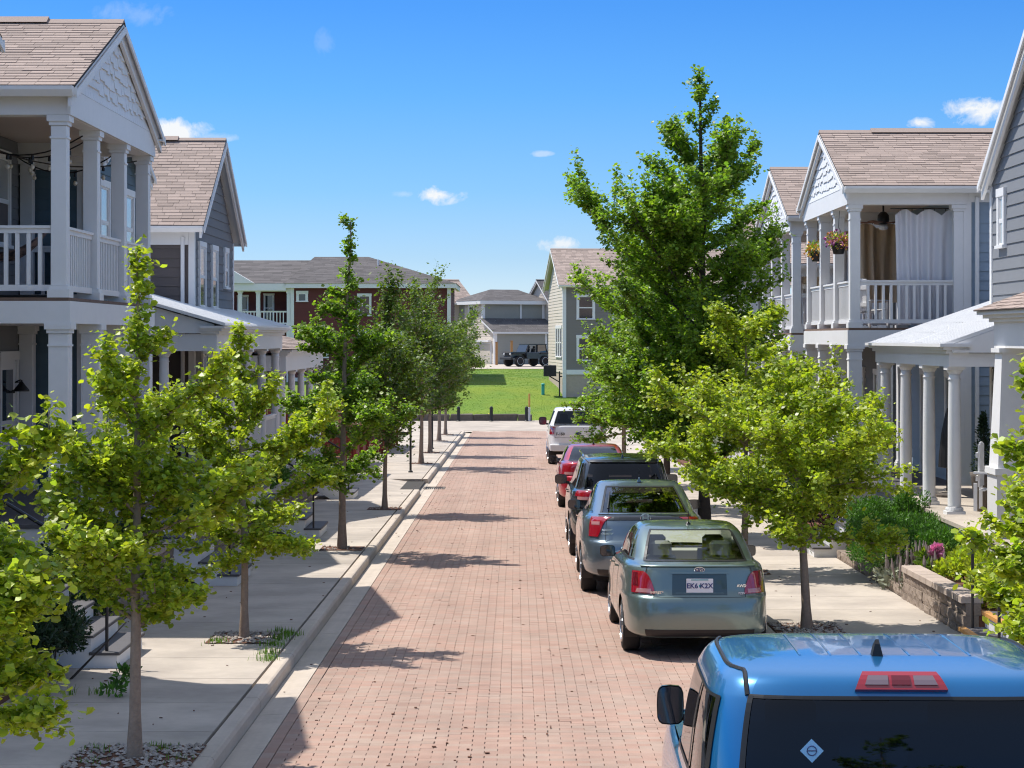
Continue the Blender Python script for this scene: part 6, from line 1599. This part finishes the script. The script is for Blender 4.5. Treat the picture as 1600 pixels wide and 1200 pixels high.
m = MB(); CB.patch(m, -.065, .065, 3.36, 3.72, .031, None, 4, 2); m.build('brake_lens', 'lens_deep', bl)
fin(c, -.04, 2.50, 1.955, 'plastic_black', .085)
for sg in (-1, 1):
    pts = []
    for k in range(26):
        p_ = 1.10 + .9 * k / 12 if k < 12 else 2.0 + (k - 12) * .075
        f_ = min(1, (p_ - 1.10) / .75); pts.append(CB.at(p_, sg, 2.98 + 1.12 * f_ * (2 - f_)) + Vector((0, 0, .001)))
    m = MB(); m.tube(pts, .012, 6); m.build('roof_ditch', 'plastic_black', c)
    for k in range(3):
        xx = sg * (.12 + .15 * k); m = MB(); m.tube([(xx, 2.45, 1.953), (xx, 2.55, 1.957), (xx, 3.2, 1.957), (xx, 3.28, 1.952)], .010, 6); m.build('roof_rib', 'paint_blue', c)
q = CB.at(.58, -1, 1.98); nn = CB.nrm(.58, -1, 1.98); m = MB(); s_ = .055
u = Vector((1, 0, 0)); u = (u - nn * u.dot(nn)).normalized(); v_ = nn.cross(u); q = q + nn * .006
m.add([q + u * s_, q + v_ * s_, q - u * s_, q - v_ * s_], [(0, 1, 2, 3)]); st = m.build('window_sticker', 'sticker_blue', c)
m = MB(); m.tube([q + nn * .001 + (u * math.cos(t) + v_ * math.sin(t)) * .022 for t in np.linspace(0, 6.283, 17)], .003, 4); m.tube([q + nn * .001 - u * .02, q + nn * .001 + u * .02], .003, 4); m.build('sticker_mark', 'emblem_blue', st)
m = MB(); m.bevbox(-.95, .95, -.06, .12, .50, .72, .03); m.build('rear_bumper', 'chrome', c)
for sg in (-1, 1): m = MB(); LB.patch(m, 1.0, 1.7, 3.15, 4.75, .014, sg, 6, 6); m.build('tail_light', 'lens_red', c, smooth=True)
m = MB(); m.bevbox(-.16, .16, 3.35, 3.39, 1.58, 1.66, .02); m.tube([(0, 3.37, 1.66), (0, 3.45, 1.78)], .012, 5); m.build('interior_mirror', 'plastic_black', c)
m = MB(); m.box(-.8, .8, 3.5, 4.2, .95, 1.2); m.build('dashboard', 'interior_dark', c)
# --- off-roader on the driveway
c = new_car('off_roader', 'dark open-sided off-road vehicle parked on the far driveway', 'car', 2.35, 165.6, R(124)); c['group'] = ''
del c['group']
c.location.z = gz(166) + .03
c.scale = (1.0, 1.0, 1.0)
m = MB(); m.bevbox(-.78, .78, .25, 2.35, .62, 1.12, .05); m.build('body_tub', 'paint_navy', c)
m = MB(); m.prism([(-.62, 2.35, .66), (.62, 2.35, .66), (.55, 3.55, .66), (-.55, 3.55, .66)], (0, 0, .50)); m.build('hood', 'paint_navy', c)
m = MB(); m.prism([(-.56, 3.55, .70), (.56, 3.55, .70), (.55, 3.62, 1.15), (-.55, 3.62, 1.15)], (0, .05, 0)); gr = m.build('grille', 'paint_navy', c)
for k in range(7): m = MB(); m.box(-.32 + k * .1, -.27 + k * .1, 3.66, 3.69, .82, 1.08); m.build('grille_slot', 'plastic_black', gr)
for sg in (-1, 1):
    m = MB(); m.lathe((sg * .43, 3.62, .98), [(.10, 0), (.10, .06), (.06, .09)], 14, axis='y'); m.build('headlight', 'headlamp', c)
    m = MB(); m.prism([(sg * .58, 2.55, .98), (sg * .92, 2.55, .98), (sg * .92, 3.5, 1.0), (sg * .58, 3.5, 1.0)], (0, 0, .07)); m.prism([(sg * .6, 2.3, .62), (sg * .92, 2.3, .62), (sg * .92, 2.55, .98), (sg * .6, 2.55, .98)], (0, .05, .06)); m.build('fender', 'plastic_black', c)
    m = MB(); m.prism([(sg * .74, .1, 1.0), (sg * .94, .1, 1.0), (sg * .94, 1.05, 1.0), (sg * .74, 1.05, 1.0)], (0, 0, .07)); m.build('fender', 'plastic_black', c)
    m = MB(); m.tube([(sg * .7, 2.30, 1.12), (sg * .62, 2.0, 1.74)], .045, 6); m.tube([(sg * .66, 1.35, 1.1), (sg * .62, 1.3, 1.76)], .05, 6); m.tube([(sg * .7, .35, 1.1), (sg * .64, .4, 1.74)], .05, 6); m.tube([(sg * .62, 2.0, 1.74), (sg * .64, .4, 1.74)], .045, 6); m.build('roll_bar', 'black_metal', c)
    for yy in (.62, 3.02): wheel(c, sg * .78, yy, .43, .30, sg, 6)
m = MB(); m.prism([(-.66, 2.12, 1.72), (.66, 2.12, 1.72), (.68, .28, 1.72), (-.68, .28, 1.72)], (0, 0, .07)); m.build('soft_top', 'paint_navy', c)
m = MB(); m.prism([(-.64, 2.33, 1.14), (.64, 2.33, 1.14), (.6, 2.08, 1.70), (-.6, 2.08, 1.70)], (0, .03, 0)); m.build('windshield', 'window_dark', c)
m = MB(); m.prism([(-.64, .30, 1.14), (.64, .30, 1.14), (.62, .34, 1.70), (-.62, .34, 1.70)], (0, .03, 0)); m.build('rear_window', 'window_dark', c)
m = MB(); m.bevbox(-.8, .8, 3.62, 3.85, .55, .75, .03); m.build('bumper', 'black_metal', c); m = MB(); m.lathe((0, .22, 1.0), [(.40, 0), (.42, -.1), (.40, -.22), (.2, -.24)], 18, axis='y'); m.build('spare_wheel', 'rubber', c)
seats(c, 'seat_dark', .75, ((1.5, 0),), xs=(-.38, .38))
# ------------------------------------------------------------------ trees and plants
def tubes_np(paths, n=6):
    """tapered tubes: list of (points (k,3), radii (k)) -> one mesh's arrays"""
    V, C, L = [], [], []; off = 0
    for (pts, rad) in paths:
        pts = np.asarray(pts, float); k = len(pts)
        d = np.gradient(pts, axis=0); d /= np.linalg.norm(d, axis=1)[:, None] + 1e-9
        a = np.where(np.abs(d[:, 2:3]) < .9, [[0, 0, 1.0]], [[1.0, 0, 0]])
        u = np.cross(d, a); u /= np.linalg.norm(u, axis=1)[:, None] + 1e-9; w = np.cross(d, u)
        t = np.arange(n) * 2 * np.pi / n
        ring = pts[:, None] + (u[:, None] * np.cos(t)[None, :, None] + w[:, None] * np.sin(t)[None, :, None]) * np.asarray(rad)[:, None, None]
        V.append(ring.reshape(-1, 3))
        i = np.arange(k - 1)[:, None] * n; j = np.arange(n)[None]; j2 = (j + 1) % n
        q = np.stack([i + j, i + j2, i + n + j2, i + n + j], -1).reshape(-1, 4) + off
        L.append(q.reshape(-1)); C.append(np.full(len(q), 4)); off += k * n
    return np.concatenate(V), np.concatenate(C), np.concatenate(L)
def leaves_np(p, size, r, fan=True, up=.55, out=None):
    n = len(p)
    nn = r.normal(0, .75, (n, 3)); nn[:, 2] = np.abs(nn[:, 2]) + up; nn /= np.linalg.norm(nn, axis=1)[:, None]
    d = r.normal(size=(n, 3))
    if out is not None: d += out * .9
    d[:, 2] -= .25
    d -= nn * (d * nn).sum(1)[:, None]; d /= np.linalg.norm(d, axis=1)[:, None] + 1e-9
    s = np.cross(nn, d); L = (size * (.45 + .9 * r.random(n) ** 1.2))[:, None]
    if fan:
        cup = nn * L * r.uniform(-.1, .22, (n, 1))
        v = np.stack([p, p + d * L * .52 - s * L * .54 + cup, p + d * L * .98 - s * L * .24, p + d * L * .98 + s * L * .24, p + d * L * .52 + s * L * .54 + cup], 1).reshape(-1, 3)
        i = np.arange(n)[:, None] * 5
        loops = np.concatenate([i + np.array([[0, 1, 2, 3]])[:, ::-1], i + np.array([[0, 3, 4]])[:, ::-1]], 1).reshape(-1)
        return v, np.tile([4, 3], n), loops
    v = np.stack([p, p + d * L * .5 - s * L * .42, p + d * L, p + d * L * .5 + s * L * .42], 1).reshape(-1, 3)
    return v, np.full(n, 4), np.arange(n * 4)
def tree(label, x, y, H, Rad, h0, leaf, nleaf, seed, mat, trunk_r=.05, bark='bark', lean=(0, 0), style='ginkgo', base=.13, npm=7.0, cut=None, group='street trees', fan=True, elev=(28, 52), tuft=.06, prof=None, name='ginkgo_tree', lim=None):
    r = np.random.default_rng(seed); z0 = gz(y) + base
    t = thing(name, label, 'tree', (x, y, z0), group)
    k = 12; f = np.linspace(0, 1, k)
    wob = np.cumsum(r.normal(0, .018 if H < 8 else .008, (k, 2)), 0) * f[:, None]
    lead = np.stack([x + lean[0] * H * f + wob[:, 0], y + lean[1] * H * f + wob[:, 1], z0 + H * f], 1)
    lead[0, 2] -= .06
    rad = trunk_r * (1 - f * .93) ** .8; rad[0] *= 1.45; rad = np.maximum(rad, .004)
    V, C, L = tubes_np([(lead, rad)], 10)
    o = link('trunk', mesh_np('trunk', V, C, L, bark, True), t); o.location = -W[t.name]
    def on_lead(h): return np.array([np.interp(h, f * H, lead[:, 0]), np.interp(h, f * H, lead[:, 1]), z0 + h]), np.interp(h, f * H, rad)
    prof = prof or (lambda q: (min(1, .55 + 2.2 * q) if q < .2 else 1.0) * (1 - q) ** .8 + .10)
    paths = []; spurs = []
    N = int((H - h0) * npm); az = r.uniform(0, 6.28)
    for b in range(N):
        q = (b + r.uniform(-.3, .3)) / N; q = min(max(q, 0), .97); h = h0 + (H - h0) * q
        az += 2.4 + r.normal(0, .35); ln = Rad * prof(q) * (r.uniform(.62, 1.22) if q < .45 else r.uniform(.4, 1.35) if H < 8 else r.uniform(.55, 1.1))
        if q > .55 and style == 'ginkgo' and r.random() < .25: continue
        if ln < .08: continue
        el = R(r.uniform(*elev) + 14 * q); p, pr = on_lead(h)
        if style == 'round': el = R(r.uniform(5, 45) + 35 * q)
        m = 7; g = np.linspace(0, 1, m); e2 = el * (1 - .15 * g) if r.random() < .5 else el * (1 + .25 * g)
        dirs = np.stack([np.cos(az) * np.cos(e2), np.sin(az) * np.cos(e2), np.sin(e2)], 1) + r.normal(0, .07, (m, 3))
        L_ = ln / max(.55, math.cos(el)) * .95
        if lim:
            ex = p[0] + math.cos(az) * math.cos(el) * L_
            if ex > lim[1]: L_ *= max(.25, (lim[1] - p[0]) / (ex - p[0]))
            if ex < lim[0]: L_ *= max(.25, (lim[0] - p[0]) / (ex - p[0]))
        pts = p + np.concatenate([[np.zeros(3)], np.cumsum(dirs[:-1] * L_ / (m - 1), 0)])
        paths.append((pts, np.maximum(min(pr * .55, .012 + .011 * L_) * (1 - g * .9), .0022)))
        seg = np.linspace(.10, 1, max(3, int(L_ / .028)))
        sp = np.stack([np.interp(seg, g, pts[:, i]) for i in range(3)], 1); spurs.append(sp)
        ns = int(L_ * (9 if style == 'ginkgo' else 7)) + 1
        for _ in range(ns):
            u0 = r.uniform(.15, .92); q0 = np.array([np.interp(u0, g, pts[:, i]) for i in range(3)])
            l2 = L_ * (1 - u0 * .75) * r.uniform(.2, .68); a2 = az + r.choice((-1, 1)) * r.uniform(.5, 1.5); e3 = el + r.normal(-.05, .45)
            g2 = np.linspace(0, 1, 4); d2 = np.array([math.cos(a2) * math.cos(e3), math.sin(a2) * math.cos(e3), math.sin(e3)])
            pt2 = q0 + d2 * (g2 * l2)[:, None] + np.array([0, 0, .12 * l2]) * (g2 ** 2)[:, None] + r.normal(0, .012, (4, 3)) * g2[:, None]
            paths.append((pt2, np.maximum(.007 * (1 - g2 * .85) * min(1.5, .4 + L_), .0016)))
            sg = np.linspace(.12, 1, max(2, int(l2 / .028))); spurs.append(np.stack([np.interp(sg, g2, pt2[:, i]) for i in range(3)], 1))
    top = np.linspace(h0 + .1 * (H - h0), H, int((H - h0) / .03)); spurs.append(np.stack([np.interp(top, f * H, lead[:, i]) for i in range(3)], 1)[len(top) // 2::2])
    V, C, L = tubes_np(paths, 5)
    o = link('branches', mesh_np('branches', V, C, L, bark, True), t); o.location = -W[t.name]; o['kind'] = 'stuff'
    S = np.concatenate(spurs)
    pick = S[r.integers(0, len(S), nleaf)]
    off = r.normal(0, 1, (nleaf, 3)); off /= np.linalg.norm(off, axis=1)[:, None]
    p = pick + off * (tuft * np.where(r.random((nleaf, 1)) < .34, 2.5, 1.0) * r.random((nleaf, 1)) ** .6) + np.array([0, 0, .012])
    v, c_, l = leaves_np(p, leaf, r, fan, out=off)
    o = link('crown', mesh_np('crown', v, c_, l, mat), t); o.location = -W[t.name]; o['kind'] = 'stuff'
    return t
def low(q): return .82 + .30 * math.sin(math.pi * q / .45) if q < .45 else max(.12, .80 - (q - .45) * 2.0)
def dome(q): return .75 + .40 * math.sin(math.pi * q / .6) if q < .6 else max(.25, .75 - (q - .6) * 1.1)
lo = dict(prof=low, elev=(-6, 38), tuft=.055)
tree('young ginkgo with yellow-green leaves at the lower left frame edge', -3.36, 12.6, 3.55, .80, .95, .052, 21000, 101, 'leaf_bright', .05, npm=14, **lo)
tree('young ginkgo with upright leader rising from gravel, left foreground', -3.17, 17.2, 4.2, 1.02, 1.08, .051, 23000, 102, 'leaf_bright', .052, npm=13, lean=(.004, 0), **lo)
tree('small ginkgo in grassy gravel pit, second along the left sidewalk', -3.25, 24.75, 3.72, 1.0, .95, .053, 22000, 103, 'leaf_bright', .05, npm=11, **lo)
tree('tall narrow ginkgo with pointed top, third along the left sidewalk', -3.09, 36.8, 5.85, 1.35, 1.0, .060, 25000, 104, 'leaf_mid', .07, npm=6.5, lean=(.004, 0), prof=low, elev=(5, 38), tuft=.06)
def rnd(q): return .35 + .75 * math.sin(math.pi * min(1, .18 + q * .82)) ** .8
rt = dict(style='round', prof=rnd, npm=9, fan=False, name='round_tree', tuft=.13)
tree('dense round-crowned tree right after the tall narrow ginkgo', -2.98, 47.0, 3.55, 1.35, 1.3, .085, 13000, 105, 'leaf_deep', .06, **rt)
tree('round-crowned tree by the first black pole on the left', -3.14, 68.6, 3.75, 1.75, 1.5, .095, 14500, 106, 'leaf_deep', .08, **rt)
tree('round-crowned tree between the two far black poles', -3.2, 77.2, 3.85, 1.75, 1.5, .10, 12000, 107, 'leaf_deep', .08, **rt)
tree('round-crowned tree next to last on the left sidewalk', -3.3, 88.8, 3.9, 1.7, 1.5, .11, 10000, 108, 'leaf_deep', .09, **rt)
tree('last small round tree on the left before the corner', -3.3, 97.0, 3.8, 1.6, 1.5, .115, 9000, 109, 'leaf_deep', .08, **rt)
tree('young ginkgo reaching in from the right frame edge', 3.86, 15.1, 3.35, .74, .95, .052, 11000, 111, 'leaf_bright', .05, npm=9, **lo)
tree('broad bright ginkgo in the pebble pit beside the grey-green sedan', 3.6, 25.6, 3.05, 1.55, 1.05, .052, 36000, 112, 'leaf_bright', .062, npm=14, lean=(-.02, 0), prof=dome, elev=(-6, 34), tuft=.065)
tree('medium ginkgo just behind the broad bright one on the right', 3.6, 32.6, 4.0, 1.5, 1.15, .058, 29000, 113, 'leaf_bright', .06, npm=10, prof=dome, elev=(-4, 36), tuft=.065)
def big(q): return float(np.interp(q, [0, .08, .25, .42, .55, .68, .80, .92, 1], [.78, 1.0, 1.1, 1.08, .84, .50, .26, .13, .05]))
tree('tallest ginkgo towering over the parked cars on the right', 3.6, 39.5, 8.9, 2.4, 1.2, .068, 105000, 137, 'leaf_mid', .115, 'bark_dark', prof=big, npm=9.5, elev=(10, 44), tuft=.07, lean=(-.006, 0), lim=(.75, 5.05))
tree('ginkgo behind the tallest tree on the right sidewalk', 3.45, 47.3, 6.3, 2.55, 1.2, .085, 34000, 115, 'leaf_mid', .09, 'bark_dark', npm=7, fan=False, elev=(5, 40))
tree('farther right ginkgo beside the red sedan', 3.6, 56.0, 6.3, 2.4, 1.4, .10, 22000, 116, 'leaf_mid', .08, 'bark_dark', npm=7, fan=False, elev=(5, 40))
tree('far right ginkgo overhanging the white pickup', 3.4, 65.0, 4.8, 2.6, 1.1, .10, 20000, 117, 'leaf_mid', .08, npm=9, fan=False, elev=(-12, 34))

tree('ginkgo standing behind the viewpoint, mirrored in the blue pickup rear window', 3.6, -5.5, 6.4, 2.0, 1.3, .09, 9000, 118, 'leaf_mid', .07, npm=6, fan=False, elev=(5, 40))

def shrub(label, blobs, n, size, mat, seed, name='shrub', cat='shrub', aspect=.35, group=None, stems='bark_dark', flat=.5):
    c = np.array([b[:3] for b in blobs]); t = thing(name, label, cat, tuple(np.append(c[:, :2].mean(0), c[:, 2].min() - blobs[0][5])), group)
    cc, rr = [], []; r = np.random.default_rng(seed)
    for (x, y, z, a, b, h) in blobs:
        for _ in range(14):                        # uneven outline: small clumps over each mass
            u = r.normal(size=3); u /= np.linalg.norm(u); u[2] = abs(u[2]) * .9 - .1; q = r.uniform(.45, .95)
            cc.append((x + u[0] * a * q, y + u[1] * b * q, z + u[2] * h * q)); k = r.uniform(.22, .42); rr.append((a * k, b * k, h * k))
    leaf_cloud('foliage', mat, cc, rr, n, size, seed, t, aspect=aspect, flat=flat)
    m = MB()
    for (x, y, z, a, b, h) in blobs:
        for k in range(5):
            u = r.normal(size=2) * .5; m.tube([(x + u[0] * .1, y + u[1] * .1, z - h * .9), (x + u[0] * a, y + u[1] * b, z + h * .45)], [.016, .005], 5)
    m.build('stems', stems, t); return t
def bz(y, d): return gz(y) + d
shrub('large bright green yew spilling onto the right sidewalk', [(5.85, 32.2, bz(32, .66), .95, 1.1, .62), (5.7, 31.0, bz(31, .58), .8, .9, .55), (6.0, 33.4, bz(33, .70), .9, .9, .6), (6.2, 30.7, bz(31, .62), .7, .7, .5)], 56000, .052, 'yew', 201, 'yew_shrub')
shrub('dark evergreen shrub beside the lower left steps', [(-5.35, 24.6, bz(24.6, .75), .55, .7, .6), (-5.5, 25.6, bz(25.6, .8), .5, .7, .6), (-5.2, 24.1, bz(24, .5), .45, .5, .45)], 13000, .075, 'conifer_dark', 202, 'evergreen_shrub')
shrub('dark evergreen shrub at the far lower left behind foreground leaves', [(-5.4, 20.6, bz(20.6, .8), .6, .9, .6), (-5.5, 19.0, bz(19, .85), .6, .9, .65)], 10000, .075, 'conifer_dark', 203, 'evergreen_shrub')
shrub('low dark evergreen covering the lower left bed edge', [(-4.85, 21.5, bz(21.5, .5), .55, .6, .5), (-5.2, 20.6, bz(20.6, .6), .6, .7, .55), (-5.4, 21.9, bz(22, .8), .4, .4, .5)], 14000, .07, 'conifer_dark', 220, 'evergreen_shrub')
shrub('dark shrub under the left porch between the steps', [(-5.6, 28.0, bz(28, .9), .45, 1.0, .55), (-5.6, 29.6, bz(29.6, .9), .45, .8, .5)], 9000, .075, 'conifer_dark', 204, 'evergreen_shrub')
shrub('dark shrub in the bed before the long metal-roofed porch', [(-5.6, 34.6, bz(34.6, .9), .45, 1.1, .5), (-5.6, 36.8, bz(36.8, .9), .45, 1.0, .5)], 8000, .075, 'yew', 205, 'evergreen_shrub')
shrub('low green shrub by the fourth porch bay on the left', [(-5.45, 43.5, bz(43.5, .85), .4, 1.2, .4), (-5.45, 46.5, bz(46.5, .85), .4, 1.2, .4)], 7000, .08, 'yew', 206, 'evergreen_shrub')
shrub('reddish brown shrub left of the short right steps', [(5.95, 37.4, bz(37, .5), .5, .6, .45), (5.75, 36.9, bz(37, .35), .35, .4, .3)], 5000, .05, 'shrub_red', 207, 'red_shrub', aspect=.5)
shrub('dark evergreen mass in the bed behind the right trees', [(5.9, 40.0, bz(40, .6), .55, 1.4, .6), (5.9, 43.0, bz(43, .6), .55, 1.2, .55)], 10000, .085, 'conifer_dark', 208, 'evergreen_shrub')
shrub('second dark evergreen mass farther along the right bed', [(5.9, 47.5, bz(47, .6), .55, 1.6, .6), (5.9, 51.5, bz(51, .6), .55, 1.6, .6)], 8000, .09, 'conifer_dark', 209, 'evergreen_shrub')
shrub('yellow-green leafy shrub above the right block wall', [(6.25, 26.9, bz(27, .62), .5, .9, .38), (6.0, 26.0, bz(26, .5), .35, .6, .25), (6.2, 28.2, bz(28, .6), .4, .6, .35)], 6500, .075, 'leaf_bright', 210, aspect=.6)
shrub('small round yellow-green bush at the top of the lawn', [(-3.2, 155.0, bz(155, .35), .75, .7, .42)], 2500, .14, 'leaf_bright', 211, aspect=.6)
shrub('feathery young conifer in front of the right porch columns', [(6.5, 33.9, bz(34, .95), .3, .3, .55), (6.45, 34.6, bz(34, .85), .25, .25, .45)], 3500, .07, 'yew', 212, 'evergreen_shrub')
pn = shrub('pink peony bush with one large bloom above the block wall', [(5.95, 29.3, bz(29.3, .5), .3, .4, .32)], 1500, .10, 'leaf_deep', 213, 'peony_bush', 'flower bush', aspect=.45)
leaf_cloud('bloom', 'petal_pink', [(5.93, 29.15, .38), (5.93, 29.15, .42)], [(.085, .085, .06), (.06, .06, .05)], 170, .075, 214, pn, aspect=.9)
le = thing('lamb_ear', 'grey lamb ear plants with upright flower spikes on the right wall', 'plant', (5.7, 29.8, bz(29.8, .2)))
r_ = random.Random(5)
for k in range(60):
    x, y = r_.uniform(5.40, 6.0), r_.uniform(28.9, 31.2); z = bz(y, .22 + (.18 if x > 5.6 else 0)); h = r_.uniform(.28, .5); lx, ly = r_.uniform(-.06, .06), r_.uniform(-.06, .06)
    m = MB(); m.tube([(x, y, z), (x + lx * .5, y + ly * .5, z + h * .45), (x + lx * .8, y + ly * .8, z + h * .7), (x + lx, y + ly, z + h)], [.006, .011, .024, .008], 6)
    m.build('flower_spike', 'lamb_spike', le)
leaf_cloud('foliage', 'lamb_ear', [(5.65 + .2 * math.sin(k), 29.0 + k * .25, bz(29.5, .30)) for k in range(10)], [(.25, .25, .14)] * 10, 1500, .10, 216, le, aspect=.45)
wd = thing('sidewalk_weed', 'small leafy weed sprouting on the shaded left sidewalk', 'weed', (-3.95, 20.4, bz(20.4, .13)))
leaf_cloud('foliage', 'yew', [(-3.95, 20.4, bz(20.4, .2)), (-3.9, 20.45, bz(20.4, .32)), (-3.82, 20.4, bz(20.4, .38))], [(.12, .1, .05), (.06, .05, .1), (.08, .05, .04)], 150, .075, 217, wd, aspect=.5)
m = MB(); m.tube([(-3.95, 20.4, bz(20.4, .13)), (-3.92, 20.42, bz(20.4, .28)), (-3.82, 20.4, bz(20.4, .38))], .006, 5); m.build('stem', 'grass_blade', wd)
blades('sidewalk_weeds', [(-4.6, 20.6, bz(20.6, .13)), (-4.4, 20.5, bz(20.5, .13)), (-4.2, 20.55, bz(20.5, .13)), (-4.8, 18.4, bz(18.4, .13)), (-4.5, 18.5, bz(18.4, .13)), (-4.05, 20.55, bz(20.5, .13))], .10, .012, 10, 'grass_blade', .05, 12, 'thin weeds growing along sidewalk joints at lower left', 'weeds', lean=.7)
# short turf along the near edge of the lawn and tufts over it
rr_ = np.random.default_rng(77); n = 14000
gy_ = 121 + 37 * rr_.random(n) ** 1.1; gx_ = rr_.uniform(-8, 8, n) * (gy_ / 120)
pts = np.stack([gx_, gy_, np.interp(gy_, [121, 127, 134, 142, 150, 158, 168], [-1.456, -.75, .22, .68, .92, 1.06, 1.12])], 1)
blades('lawn_grass', pts, .045, .02, 3, 'grass_blade', .12, 78, 'mown green grass on the sloping lawn', 'grass', lean=.6)
